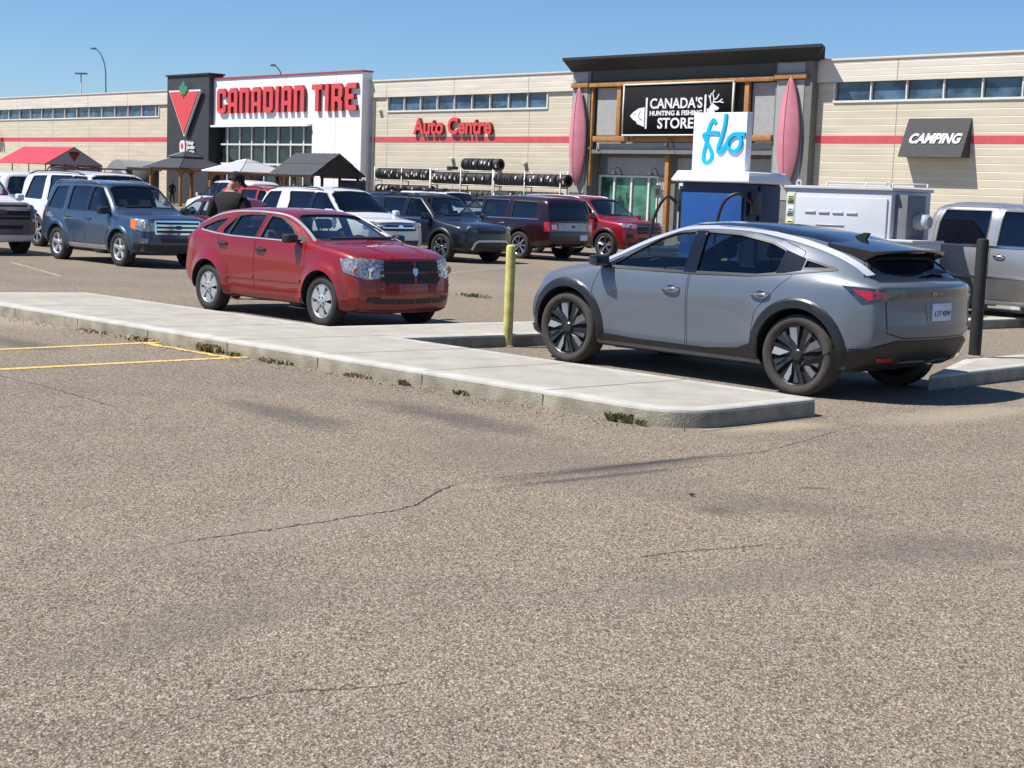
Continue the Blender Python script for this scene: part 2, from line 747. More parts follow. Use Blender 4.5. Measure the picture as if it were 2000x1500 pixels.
def ground_strip(name, pix, w, m, z, jit=0.0, n=14, taper=True):
    bm = bmesh.new()
    P = [p if isinstance(p, Vector) else gp(*p) for p in pix]
    Q = smooth_path(P, n)
    rows = []
    for i, p in enumerate(Q):
        t = (Q[min(i + 1, len(Q) - 1)] - Q[max(i - 1, 0)])
        t.z = 0
        t.normalize()
        nn = Vector((-t.y, t.x, 0))
        p = p + nn * random.gauss(0, jit)
        e = i / (len(Q) - 1)
        ww = w * random.uniform(.55, 1.3) if jit else w
        if taper:
            ww *= max(.12, min(1, 6 * min(e, 1 - e)))
        rows.append([bm.verts.new((p + nn * ww / 2).xy.to_3d() + Vector((0, 0, z))), bm.verts.new((p - nn * ww / 2).xy.to_3d() + Vector((0, 0, z)))])
    for A, B in zip(rows, rows[1:]):
        f = bm.faces.new((A[0], A[1], B[1], B[0]))
    bmesh.ops.recalc_face_normals(bm, faces=bm.faces)
    for f in bm.faces:
        f.normal_update()
    if sum(f.normal.z for f in bm.faces) < 0:
        bmesh.ops.reverse_faces(bm, faces=bm.faces)
    return struct(obj(name, bm, m, ang=0))


for px_, w_ in (([(-60, 722), (60, 748), (180, 782), (230, 797)], .008), ([(270, 1076), (400, 1052), (560, 1030), (700, 1008), (800, 990), (865, 956), (905, 942)], .010),
                ([(905, 942), (1000, 930), (1180, 912), (1330, 898), (1480, 884), (1600, 852), (1690, 826)], .006),
                ([(1230, 1092), (1330, 1078), (1440, 1070), (1510, 1062)], .008), ([(820, 1330), (700, 1345), (560, 1352), (430, 1372)], .006)):
    ground_strip('asphalt_crack', px_, w_, CRACK, .003, .006, 16)

# painted stall lines, worn
m, nt, b = _new('yellow_line_paint')
N, L = nt.nodes, nt.links
tc = N.new('ShaderNodeTexCoord')
nz = N.new('ShaderNodeTexNoise')
nz.inputs['Scale'].default_value = 28
nz.inputs['Detail'].default_value = 6
L.new(tc.outputs['Object'], nz.inputs['Vector'])
rp = N.new('ShaderNodeValToRGB')
rp.color_ramp.elements[0].position = .38
rp.color_ramp.elements[0].color = (.28, .22, .14, 1)
rp.color_ramp.elements[1].position = .50
rp.color_ramp.elements[1].color = (.80, .52, .12, 1)
L.new(nz.outputs[0], rp.inputs[0])
L.new(rp.outputs[0], b.inputs['Base Color'])
b.inputs['Roughness'].default_value = .8
YEL = m
ground_strip('stall_line', [(-120, 688), (0, 683), (200, 674), (352, 667)], .11, YEL, .004, .0, 4, False)
ground_strip('stall_line', [(-120, 728), (0, 722), (250, 709), (520, 696)], .11, YEL, .004, .0, 4, False)
_kn = Vector((_fd.y, -_fd.x, 0))
_k0, _k1 = [( gp(*q) - _fl).dot(_fd) for q in ((352, 667), (520, 696))]
ground_strip('stall_line', [_fl + _fd * (_k0 + (_k1 - _k0) * e) + _kn * .20 for e in (0, .5, .97)], .10, YEL, .006, .012, 8, False)
for a, b_ in (((880, 579), (965, 581)),):
    pass
for (p0, p1) in (((20, 512), (120, 540)), ((420, 520), (520, 527)), ((880, 533), (1010, 520))):
    ground_strip('stall_line', [p0, p1], .09, mat('faded_line', (.34, .29, .22), .9), .004, .0, 4, False)

# grit and sand washed up against the foot of the long kerb
bm = bmesh.new()
gg = random.Random(21)
for i in range(900):
    t_ = gg.uniform(0, (_fr - _fl).length - .3)
    q = _fl + _fd * t_ + _kn * (.015 + abs(gg.gauss(0, .16)))
    r_ = gg.uniform(.004, .013)
    c = Vector((q.x, q.y, r_ * .4))
    vs = [bm.verts.new(c + Vector((gg.uniform(.6, 1.2) * r_ * x, gg.uniform(.6, 1.2) * r_ * y, gg.uniform(.5, .9) * r_ * z))) for x, y, z in ((1, 0, -.5), (-.6, .8, -.5), (-.6, -.8, -.5), (0, 0, 1))]
    for f in ((0, 1, 3), (1, 2, 3), (2, 0, 3)):
        bm.faces.new([vs[k] for k in f])
go_ = obj('grit', bm, mat('grit_stone', (.24, .205, .15), .9, var=.5, scale=3), ang=0)
go_['kind'] = 'stuff'


# ---------------------------------------------------------------- the store
def siding(name, col, line, step=.345):
    """insulated metal panel: fine horizontal ribs"""
    m, nt, b = _new(name)
    N, L = nt.nodes, nt.links
    tc = N.new('ShaderNodeTexCoord')
    sp = N.new('ShaderNodeSeparateXYZ')
    L.new(tc.outputs['Object'], sp.inputs[0])
    dv = N.new('ShaderNodeMath')
    dv.operation = 'DIVIDE'
    dv.inputs[1].default_value = step
    L.new(sp.outputs[2], dv.inputs[0])
    fr = N.new('ShaderNodeMath')
    fr.operation = 'FRACT'
    L.new(dv.outputs[0], fr.inputs[0])
    rp = N.new('ShaderNodeValToRGB')
    el = rp.color_ramp.elements
    el[0].position, el[0].color = 0.0, (0, 0, 0, 1)
    el[1].position, el[1].color = .05, (1, 1, 1, 1)
    e = el.new(.90)
    e.color = (1, 1, 1, 1)
    e = el.new(.97)
    e.color = (0, 0, 0, 1)
    L.new(fr.outputs[0], rp.inputs[0])
    nz = N.new('ShaderNodeTexNoise')
    nz.inputs['Scale'].default_value = 1.3
    nz.inputs['Detail'].default_value = 6
    mp = N.new('ShaderNodeMapping')
    mp.inputs['Scale'].default_value = (.3, 1, 2.2)
    L.new(tc.outputs['Object'], mp.inputs[0])
    L.new(mp.outputs[0], nz.inputs['Vector'])
    mr = N.new('ShaderNodeMapRange')
    mr.inputs[1].default_value = .3
    mr.inputs[2].default_value = .7
    mr.inputs[3].default_value = .90
    mr.inputs[4].default_value = 1.08
    L.new(nz.outputs[0], mr.inputs[0])
    mx = N.new('ShaderNodeMix')
    mx.data_type = 'RGBA'
    mx.inputs[6].default_value = (*line, 1)  # bright edge highlights of the ribs, painted in as paler lines
    mx.inputs[7].default_value = (*col, 1)
    L.new(rp.outputs[0], mx.inputs[0])
    sc = N.new('ShaderNodeVectorMath')
    sc.operation = 'SCALE'
    L.new(mx.outputs[2], sc.inputs[0])
    L.new(mr.outputs[0], sc.inputs['Scale'])
    L.new(sc.outputs[0], b.inputs['Base Color'])
    b.inputs['Roughness'].default_value = .6
    bp = N.new('ShaderNodeBump')
    bp.inputs['Strength'].default_value = .5
    bp.inputs['Distance'].default_value = .02
    L.new(rp.outputs[0], bp.inputs['Height'])
    L.new(bp.outputs[0], b.inputs['Normal'])
    return m


TAN = siding('tan_siding', (.61, .54, .405), (.76, .71, .58))
TANP = siding('parapet_siding', (.68, .62, .52), (.78, .73, .64), .30)
WHITEW = mat('white_render', (.82, .82, .82), .75, var=.05, scale=1.5, bump=.15, bscale=25)
CREAM = mat('cream_trim', (.62, .57, .47), .6, var=.06)
FRAMEW = mat('white_frame', (.72, .70, .64), .5, var=.04)
REDS = mat('red_stripe', (.62, .085, .10), .6, var=.10, scale=2)
CHARC = mat('charcoal_panel', (.040, .043, .050), .7, var=.12, scale=2, bump=.1)
CHARD = mat('charcoal_dark', (.022, .023, .026), .65, var=.12)
GREYP = mat('grey_stucco', (.175, .175, .165), .85, var=.08, scale=3, bump=.2, bscale=40)
GREYL = mat('grey_stucco_light', (.36, .365, .36), .85, var=.07, scale=3, bump=.2, bscale=40)
GREYD = mat('grey_stucco_dark', (.085, .085, .082), .85, var=.08, scale=3, bump=.2, bscale=40)
STONE = mat('stone_base', (.16, .155, .145), .9, var=.35, scale=9, bump=.6, bscale=14)
TIMBER = mat('timber', (.40, .19, .055), .6, var=.22, scale=5, bump=.25, bscale=30)
REDSIGN = mat('sign_red', (.70, .075, .075), .42, var=.05)
REDSIDE = mat('sign_red_side', (.26, .008, .012), .5, var=.05)
WHITES = mat('sign_white', (.80, .80, .80), .45, var=.03)
GREENS = mat('sign_green', (.04, .26, .11), .5, var=.1)
ROOFG = mat('flat_roof_grey', (.25, .24, .23), .9)
JOINT = mat('panel_joint', (.30, .255, .19), .8)


def store_glass(name, col, rough=.04, var=.5, sc=(.5, 1, .8)):
    m, nt, b = _new(name)
    N, L = nt.nodes, nt.links
    tc = N.new('ShaderNodeTexCoord')
    mp = N.new('ShaderNodeMapping')
    mp.inputs['Scale'].default_value = sc
    nz = N.new('ShaderNodeTexNoise')
    nz.inputs['Scale'].default_value = 1.6
    nz.inputs['Detail'].default_value = 3
    L.new(tc.outputs['Object'], mp.inputs[0])
    L.new(mp.outputs[0], nz.inputs['Vector'])
    rp = N.new('ShaderNodeValToRGB')
    rp.color_ramp.elements[0].position = .4
    rp.color_ramp.elements[0].color = tuple(c * (1 - var) for c in col) + (1,)
    rp.color_ramp.elements[1].position = .62
    rp.color_ramp.elements[1].color = tuple(c * (1 + var) for c in col) + (1,)
    L.new(nz.outputs[0], rp.inputs[0])
    L.new(rp.outputs[0], b.inputs['Base Color'])
    b.inputs['Roughness'].default_value = rough
    b.inputs['Specular IOR Level'].default_value = .55
    n2 = N.new('ShaderNodeTexNoise')
    n2.inputs['Scale'].default_value = .7
    L.new(tc.outputs['Object'], n2.inputs['Vector'])
    bp = N.new('ShaderNodeBump')
    bp.inputs['Strength'].default_value = .25
    bp.inputs['Distance'].default_value = .03
    L.new(n2.outputs[0], bp.inputs['Height'])
    L.new(bp.outputs[0], b.inputs['Normal'])
    return m


STRIPG = store_glass('strip_window_glass', (.055, .10, .15))
LOBBYG = store_glass('lobby_glass', (.018, .028, .032))
SHOPG = store_glass('shop_glass_green', (.05, .16, .12), .08)

store = thing('store_building', 'long tan panelled big-box store with dark tower, white entrance front and grey timbered bay', 'building', TW(0, 0, 0), WANG)


OFF = [0.0, 0.0]        # along the wall / outwards, for the bays that stand proud of it


def sbox(name, parts, m, parent=None, bev=0.0, ang=30, label=None):
    """boxes in wall coordinates: (s0, s1, n0, n1, z0, z1), n = out from the wall plane"""
    bm = bmesh.new()
    for (s0, s1, n0, n1, z0, z1) in parts:
        box(bm, s0 + OFF[0], s1 + OFF[0], -n1 - OFF[1], -n0 - OFF[1], z0, z1, bev=bev)
    bmesh.ops.recalc_face_normals(bm, faces=bm.faces)
    return obj(name, bm, m, store if parent is None else parent, ang=ang, label=label)


# tan walls in three runs, each with a ribbon window under a proud parapet
RUNS = [(-118.0, -42.4, -108.0, -46.6, 2.235, -73.93), (-19.2, .6, -17.23, -2.37, 1.65, -17.23), (16.4, 48.0, 17.62, 46.5, 1.94, 17.68)]
ZW0, ZW1, ZP = 6.68, 7.52, 8.60
for (s0, s1, w0, w1, step, m0) in RUNS:
    sbox('wall', [(s0, s1, -.35, 0, 0, ZW0), (s0, w0, -.35, 0, ZW0, ZW1), (w1, s1, -.35, 0, ZW0, ZW1)], TAN)
    sbox('parapet', [(s0, s1, -.35, .14, ZW1 + .02, ZP - .06)], TANP)
    sbox('parapet_cap', [(s0 - .02, s1 + .02, -.40, .20, ZP - .06, ZP + .04)], CREAM, bev=.01)
    fr = [(w0, w1, .0, .07, ZW0 - .10, ZW0 - .002), (w0 - .10, w0, .002, .06, ZW0 - .10, ZW1), (w1, w1 + .10, .002, .06, ZW0 - .10, ZW1)]
    x = m0
    while x > w0 + .5:
        x -= step
    ms = []
    while x < w1 - .3:
        if x > w0 + .3:
            ms.append(x)
            fr.append((x - .035, x + .035, -.12, .03, ZW0, ZW1))
        x += step
    wf = sbox('window', fr, FRAMEW)
    ed = [w0] + ms + [w1]
    for a, b_ in zip(ed, ed[1:]):
        sbox('pane', [(a + .036, b_ - .036, -.16, -.10 + random.uniform(-.004, .004), ZW0 + .002, ZW1 - .002)], STRIPG, wf)
    sbox('red_stripe', [(s0 + .01, s1 - .01, .001, .012, 4.68, 5.03)], REDS)
    jt = []
    x = -17.27 if s0 < 10 else 21.1
    while x > s0:
        x -= 6.72 if s0 > -20 else 6.83
    while x < s1:
        if x > s0 + .3:
            jt += [(x - .02, x + .02, .0, .004, 0, ZW0 - .11), (x - .02, x + .02, .14, .144, ZW1 + .05, ZP - .08)]
        x += 6.72 if s0 > -20 else 6.83
    sbox('panel_joint', jt, JOINT)
# the block behind, so that the store is solid from other places
sbox('roof', [(-118, 48, -13, -1.7, 0, 8.2), (-118, -18, -1.7, -.45, 0, 8.2), (17.0, 48, -1.7, -.45, 0, 8.2)], ROOFG)

# dark tower
OFF[:] = [-.70, -.44]
sbox('tower', [(-42.6, -36.55, .40, 1.6, 0, 9.5)], CHARC)
sbox('tower_cap', [(-42.7, -36.45, .32, 1.7, 9.5, 9.62)], CHARD)
# white entrance front: a lintel over the glazing and a solid panel to its right
sbox('entrance_front', [(-36.54, -23.9, .40, 1.2, 5.84, 9.15), (-23.9, -18.35, .40, 1.2, 0, 9.15)], WHITEW)
sbox('entrance_cap', [(-36.6, -18.28, .36, 1.28, 9.15, 9.26)], mat('cap_red', (.36, .05, .06), .5))
sbox('entrance_canopy', [(-36.95, -24.0, 1.2, 1.5, 5.70, 5.84)], WHITEW)
sbox('panel_joint', [(x - .015, x + .015, 1.2, 1.204, 5.9 if x < -23.9 else 0, 9.1) for x in (-33.6, -30.3, -27.05, -21.23)], mat('joint_grey', (.45, .45, .45), .8))
OFF[:] = [0.0, 0.0]
gl = sbox('entrance_glazing', [(-36.5, -23.92, .44, .56, 4.42, 4.54), (-36.5, -23.92, .44, .56, 3.02, 3.16), (-36.5, -23.92, .44, .56, 5.74, 5.83)] +
          [(x - .05, x + .05, .42, .545, z0, z1) for x in (-35.66, -34.02, -32.42, -30.76, -29.06, -27.48, -25.93) for z0, z1 in ((0, 3.02), (3.16, 4.42), (4.54, 5.74))], FRAMEW)
gx = [-36.5, -35.66, -34.02, -32.42, -30.76, -29.06, -27.48, -25.93, -23.92]
for a, b_ in zip(gx, gx[1:]):
    for z0, z1 in ((0.05, 3.02), (3.16, 4.42), (4.54, 5.74)):
        sbox('pane', [(a + .052, b_ - .052, .36, .44, z0 + .003, z1 - .003)], LOBBYG, gl)
sbox('lobby_wall', [(-36.5, -23.92, .0, .30, 0, 5.8)], CHARD)

# grey timbered bay
OFF[:] = [-.55, -.5]
PN = 1.0
sbox('bay_wall', [(.75, 17.05, -.5, .72, 4.30, 8.75)], GREYD)
sbox('bay_frieze', [(2.2, 15.0, .72, .95, 7.95, 8.55)], GREYD)
sbox('pilaster', [(.75, 2.15, -.5, PN, 1.1, 8.55)], GREYP)
sbox('pilaster', [(14.95, 17.15, -.5, PN, 1.1, 8.55)], GREYP)
sbox('pilaster_base', [(.65, 2.25, -.5, PN + .15, 0, 1.1)], STONE)
sbox('pilaster_base', [(14.85, 17.25, -.5, PN + .15, 0, 1.1)], STONE)
sbox('pilaster_panel', [(.80, 1.95, PN, PN + .03, 1.9, 7.62), (.80, 1.95, PN, PN + .03, 7.95, 8.5)], GREYL)
sbox('pilaster_panel', [(15.05, 16.70, PN, PN + .03, 1.9, 7.68), (15.05, 16.70, PN, PN + .03, 8.02, 8.5)], GREYL)
# flared cornice
bm = bmesh.new()
prof = [(1.02, 8.55), (1.08, 8.62), (1.75, 9.05), (1.85, 9.10), (1.85, 9.24), (.35, 9.24), (.35, 8.55)]
ra_ = [bm.verts.new(((.60 if n_ < 1.1 else .70), -n_, z_)) for n_, z_ in prof]
rb_ = [bm.verts.new(((17.30 if n_ < 1.1 else 18.22), -n_, z_)) for n_, z_ in prof]
bm.faces.new(ra_)
bm.faces.new(rb_[::-1])
for i in range(len(prof)):
    bm.faces.new((ra_[i], rb_[i], rb_[(i + 1) % len(prof)], ra_[(i + 1) % len(prof)]))
bmesh.ops.triangulate(bm, faces=[f for f in bm.faces if len(f.verts) > 4 or True])
bmesh.ops.recalc_face_normals(bm, faces=bm.faces)
obj('cornice', bm, CHARD, store).location = (OFF[0], -OFF[1], 0)
sbox('timber_beam', [(2.18, 14.93, .95, 1.18, 7.66, 7.90)], TIMBER, bev=.015)
sbox('timber_beam', [(.78, 2.12, 1.03, 1.20, 7.66, 7.90)], TIMBER, bev=.015)
sbox('timber_beam', [(14.98, 16.90, 1.03, 1.20, 7.72, 7.98)], TIMBER, bev=.015)
sbox('timber_beam', [(2.6, 5.3, .95, 1.15, 4.72, 5.0)], TIMBER, bev=.015)
sbox('timber_beam', [(5.35, 12.4, .80, .95, 4.72, 5.0)], TIMBER, bev=.015)
sbox('timber_beam', [(12.45, 14.93, .95, 1.15, 4.76, 5.04)], TIMBER, bev=.015)
for x in (4.40, 13.22):
    sbox('timber_post', [(x - .14, x + .14, .90, 1.08, 5.01, 7.65)], TIMBER, bev=.012)
sbox('timber_post', [(2.24, 2.36, .80, 1.0, 2.3, 7.65)], TIMBER, bev=.01)
sbox('timber_post', [(7.66, 7.92, .45, .72, 0, 4.05)], TIMBER, bev=.012)
sbox('timber_post', [(7.70, 7.88, .72, .78, 4.12, 4.70)], TIMBER, bev=.01)
for x0, x1 in ((2.55, 4.22), (13.40, 14.90)):
    sbox('bay_panel', [(x0, x1, .72, .80, 5.06, 7.62)], GREYL)
sbox('bay_panel', [(2.55, 14.9, .72, .76, 4.32, 4.68)], GREYL)
sbox('bay_ledge', [(2.3, 14.9, .3, .95, 4.08, 4.29)], GREYP)
# recessed shop front under the ledge
sbox('shopfront_wall', [(2.2, 7.6, -.35, .12, 2.95, 4.07), (7.6, 14.93, -.35, .12, 0, 4.07), (6.75, 7.6, -.35, .12, 0, 2.95)], GREYP)
sbox('shopfront_panel', [(2.9, 7.5, .12, .16, 2.98, 3.9), (8.05, 14.5, .12, .16, 2.98, 3.9), (6.8, 7.5, .12, .16, .3, 2.9)], GREYL)
wf = sbox('shop_window', [(2.20, 6.74, .02, .12, 2.82, 2.94)] + [(x - .06, x + .06, .02, .13, 0, 2.82) for x in (2.28, 3.42, 4.72, 6.0, 6.66)], FRAMEW)
xs_ = [2.34, 3.42, 4.72, 6.0, 6.66]
for a, b_ in zip(xs_, xs_[1:]):
    sbox('pane', [(a + .07, b_ - .07, -.06, .04, .02, 2.80)], SHOPG, wf)
wf = sbox('shop_door', [(8.2, 10.6, .13, .2, 2.45, 2.6)] + [(x - .06, x + .06, .13, .2, 0, 2.45) for x in (8.26, 9.4, 10.54)], FRAMEW)
sbox('pane', [(8.33, 9.33, .13, .17, .05, 2.44)], LOBBYG, wf)
sbox('pane', [(9.47, 10.47, .13, .17, .05, 2.44)], LOBBYG, wf)
# gooseneck lights over the shop front and small wall lamps
for s_, z_, n_ in ((4.0, 3.0, .16), (6.7, 3.0, .16), (10.5, 3.0, .16), (13.4, 3.9, .8), (2.9, 4.3, .95), (8.3, 4.5, .8)):
    bm = bmesh.new()
    tube(bm, smooth_path([(s_, -n_, z_ - .1), (s_, -n_ - .15, z_ + .25), (s_, -n_ - .4, z_ + .35), (s_, -n_ - .6, z_ + .15)], 4), .02, 6)
    lathe(bm, [(.05, 0), (.20, -.18), (.19, -.19), (.04, -.02)], 14, 'Z', M=Matrix.Translation((s_, -n_ - .6, z_ + .16)), close=True)
    obj('wall_lamp', bm, CHARD, store).location = (OFF[0], -OFF[1], 0)
OFF[:] = [0.0, 0.0]
for s_, z_ in ((.1, 6.95), (-18.0, 6.6), (-10.6, 3.6), (-4, 3.4)):
    sbox('wall_lamp', [(s_ - .15, s_ + .15, .01, .22, z_, z_ + .16)], CREAM, bev=.02)
sbox('service_door', [(20.2, 21.3, .0, .04, 0, 2.2)], CREAM)
sbox('downpipe', [(-18.75, -18.63, .0, .12, 0, 7.5)], CREAM)


def wall_thing(name, label, cat, s, n, z, group=None):
    return thing(name, label, cat, TW(s + OFF[0], n + OFF[1], z), WANG, group)


# ---- CANADIAN TIRE: blocky channel letters, drawn in a unit cell 1 wide x 1.6 high (x, z, hole lists)
def chamfer(p, c):
    return rnd(p, c, 1)


LET = {
    'C': ([[(0, .22), (.22, 0), (.78, 0), (1, .22), (1, .58), (.68, .58), (.68, .32), (.32, .32), (.32, 1.28), (.68, 1.28), (.68, 1.05), (1, 1.05), (1, 1.38), (.78, 1.6), (.22, 1.6), (0, 1.38)]], []),
    'A': ([[(0, 0), (.32, 0), (.32, .42), (.68, .42), (.68, 0), (1, 0), (1, 1.36), (.76, 1.6), (.24, 1.6), (0, 1.36)]], [[(.32, .68), (.32, 1.30), (.68, 1.30), (.68, .68)]]),
    'N': ([[(0, 0), (.32, 0), (.32, 1.28), (.68, 1.28), (.68, 0), (1, 0), (1, 1.36), (.76, 1.6), (0, 1.6)]], []),
    'D': ([[(0, 0), (.76, 0), (1, .24), (1, 1.36), (.76, 1.6), (0, 1.6)]], [[(.32, .32), (.32, 1.28), (.68, 1.28), (.68, .32)]]),
    'I': ([[(0, 0), (.34, 0), (.34, 1.6), (0, 1.6)]], []),
    'T': ([[(.33, 0), (.67, 0), (.67, 1.28), (1, 1.28), (1, 1.6), (0, 1.6), (0, 1.28), (.33, 1.28)]], []),
    'R': ([[(0, 0), (.32, 0), (.32, .55), (.52, .55), (.68, .40), (.68, 0), (1, 0), (1, .52), (.86, .70), (1, .88), (1, 1.36), (.76, 1.6), (0, 1.6)]], [[(.32, .84), (.32, 1.30), (.68, 1.30), (.68, .84)]]),
    'E': ([[(.22, 0), (1, 0), (1, .32), (.32, .32), (.32, .66), (.80, .66), (.80, .96), (.32, .96), (.32, 1.28), (1, 1.28), (1, 1.6), (.22, 1.6), (0, 1.38), (0, .22)]], []),
}


def curve_letter(outer, holes, sx, sz, depth, name, mats, parent, x0, z0):
    cu = bpy.data.curves.new(name, 'CURVE')
    cu.dimensions = '2D'
    cu.fill_mode = 'BOTH'
    cu.extrude = depth / 2
    for poly in outer + holes:
        sp = cu.splines.new('POLY')
        sp.points.add(len(poly) - 1)
        for p, q in zip(sp.points, poly):
            p.co = (x0 + q[0] * sx, z0 + q[1] * sz, 0, 1)
        sp.use_cyclic_u = True
    t = bpy.data.objects.new('t', cu)
    COL.objects.link(t)
    me = bpy.data.meshes.new_from_object(t.evaluated_get(bpy.context.evaluated_depsgraph_get()))
    bpy.data.objects.remove(t)
    bm = bmesh.new()
    bm.from_mesh(me)
    bpy.data.meshes.remove(me)
    bmesh.ops.remove_doubles(bm, verts=bm.verts, dist=1e-5)
    for v in bm.verts:
        v.co = (v.co.x, -depth / 2 - v.co.z, v.co.y)
    bmesh.ops.recalc_face_normals(bm, faces=bm.faces)
    for f in bm.faces:
        f.material_index = 0 if abs(f.normal.y) > .9 else 1
    return obj(name, bm, mats, parent, ang=30)


OFF[:] = [-.70, -.44]
sign = wall_thing('wall_sign', 'big red block-letter CANADIAN TIRE sign on the white entrance front', 'sign', -35.75, 1.205, 6.68)
cellw, cellh = 1.14, 1.11
cur = 0.0
layout = []
for w_, adv in (('CANADIAN', 0), ('TIRE', 0)):
    for ch in w_:
        layout.append((ch, cur))
        cur += (.34 if ch == 'I' else 1.0) * cellw + .30
    cur += .55
tot = cur - .55 - .30
kx = (35.75 - 18.70) / tot
for ch, x in layout:
    o_, h_ = LET[ch]
    curve_letter(o_, h_, cellw * kx, cellh, .23, 'letter', [REDSIGN, REDSIDE], sign, x * kx, 0)

# ---- triangle emblem on the tower
em = wall_thing('wall_emblem', 'red triangle emblem with green maple leaf hung on the dark tower', 'emblem', -39.55, 1.75, 5.0)
TRI = [(-2.3, 3.42), (2.3, 3.42), (0, 0)]
curve_letter([TRI], [], 1, 1, .16, 'triangle_rim', [WHITES, WHITES], em, 0, 0)
curve_letter([[(-2.10, 3.30), (2.10, 3.30), (0, .20)]], [], 1, 1, .05, 'triangle_face', [REDSIGN, REDSIDE], em, 0, 0).location = (0, -.162, 0)
half = [(0, 1.0), (.13, .78), (.24, .84), (.20, .52), (.40, .68), (.44, .56), (.62, .58), (.52, .38), (.62, .30), (.30, .06), (.33, -.04), (.05, -.02), (.05, -.26)]
leaf = half + [(-x, z) for x, z in reversed(half[1:])]
curve_letter([leaf], [], 1.0, 1.0, .06, 'maple_leaf', [GREENS, GREENS], em, 0, 3.12).location = (0, -.214, 0)
bm = bmesh.new()
for x, z in ((-1.4, 3.0), (1.4, 3.0), (0, 1.0)):
    tube(bm, [(x, 0, z), (x, .16, z)], .05, 8)
obj('bracket', bm, CHARD, em)
# ---- small white plaque lettering on the tower
pl = wall_thing('wall_sign', 'small white three-line lettering with rounded badge under the triangle emblem', 'sign', -40.5, 1.66, 3.75)
bm = bmesh.new()
extrude_poly(bm, rnd([(0, 0), (.75, 0), (.75, .98), (0, .98)], .34, 6), -.06, 0)
obj('badge_plate', bm, WHITES, pl)
bm = bmesh.new()
extrude_poly(bm, [(.375 + (.2 * math.cos(a)), .55 + .24 * math.sin(a)) for a in [2 * PI * i / 12 for i in range(12)]], -.075, -.061)
obj('badge_dot', bm, REDSIGN, pl)
for i, wd in enumerate(('Service', 'National', 'Services')):
    t = text_mesh(('Pickup', 'Garden', 'Service')[i], .40, .05, WHITES, 'lettering', pl, bold=.012)
    t.location = (.92, 0, .68 - i * .33)

OFF[:] = [0.0, 0.0]
# ---- Auto Centre
sg = wall_thing('wall_sign', 'red Auto Centre channel letters above the tyre racks', 'sign', -14.35, .01, 5.20)
t = text_mesh('Auto Centre', 1.36, .21, REDSIGN, 'lettering', sg, bold=.042, spacing=1.0)
a_, b_ = text_width(t)
kx = 7.45 / (b_ - a_)
for v in t.data.vertices:
    v.co.x = (v.co.x - a_) * kx
t.data.materials.append(REDSIDE)
for p in t.data.polygons:
    p.material_index = 0 if abs(p.normal.y) > .9 else 1
# ---- sign that runs off the left edge
sg = wall_thing('wall_sign', 'end of a red letter sign at the far left edge of the store wall', 'sign', -80.2, .35, 4.9)
t = text_mesh('Garden', 1.6, .3, REDSIGN, 'lettering', sg, bold=.03)
a_, b_ = text_width(t)
t.location.x = 4.95 - b_

OFF[:] = [-.55, -.5]
# ---- hunting and fishing board
hb = wall_thing('wall_sign', 'black framed board reading Canada\'s hunting and fishing store on the grey bay', 'sign', 5.0, 1.20, 5.08)
bm = bmesh.new()
box(bm, 0, 7.5, -.06, 0, 0, 2.58)
obj('board', bm, mat('board_black', (.012, .012, .014), .85, var=.1, spec=.15), hb)
bm = bmesh.new()
for q in ((-.06, 7.56, 2.58, 2.66), (-.06, 7.56, -.08, 0), (-.06, 0, 0, 2.58), (7.5, 7.56, 0, 2.58)):
    box(bm, q[0], q[1], -.11, .02, q[2], q[3])
obj('board_frame', bm, FRAMEW, hb)


def fit_text(s, w, h, parent, x, z, y=-.063, m=WHITES, bold=.02, ext=.03):
    t = text_mesh(s, 1.0, ext, m, 'lettering', parent, bold=bold)
    xs = [v.co.x for v in t.data.vertices]
    zs = [v.co.z for v in t.data.vertices]
    kx_, kz_ = w / (max(xs) - min(xs)), h / (max(zs) - min(zs))
    x_, z_ = min(xs), min(zs)
    for v in t.data.vertices:
        v.co.x = (v.co.x - x_) * kx_
        v.co.z = (v.co.z - z_) * kz_
    t.location = (x, y, z)
    return t


fit_text("CANADA'S", 3.62, .56, hb, 1.92, 1.33)
fit_text('HUNTING & FISHING', 3.62, .26, hb, 1.92, .97, bold=.03)
fit_text('STORE', 2.5, .56, hb, 2.5, .30)
bm = bmesh.new()
extrude_poly(bm, [(1.62, .30), (1.74, .30), (1.74, 1.92), (1.62, 1.92)], -.10, -.062)
obj('divider_bar', bm, WHITES, hb)
bm = bmesh.new()
extrude_poly(bm, [(5.68, .62), (5.80, .62), (5.80, 2.0), (5.68, 2.0)], -.10, -.062)
obj('divider_bar', bm, WHITES, hb)
bm = bmesh.new()
fish = [(1.55, 1.42), (1.1, 1.36), (.72, 1.16), (.50, .98), (.64, .86), (.82, .74), (.95, .70), (1.05, .55), (1.25, .50), (1.55, .40)]
extrude_poly(bm, fish, -.10, -.062)
obj('fish_shape', bm, WHITES, hb)
bm = bmesh.new()
stroke(bm, [(1.28, 1.22), (1.12, 1.0), (1.22, .82), (1.42, .74)], .03, -.106, -.1004)
lathe(bm, [(.035, -.106), (.035, -.1004)], 10, 'Y', M=Matrix.Translation((.86, 0, 1.06)))
obj('fish_detail', bm, mat('board_black', (.012, .012, .014)), hb)
bm = bmesh.new()
extrude_poly(bm, [(5.86, .62), (6.62, .62), (6.42, 1.02), (6.38, 1.22), (6.56, 1.20), (6.66, 1.32), (6.44, 1.42), (6.28, 1.52), (6.12, 1.48), (5.98, 1.28), (5.86, 1.30)], -.10, -.062)
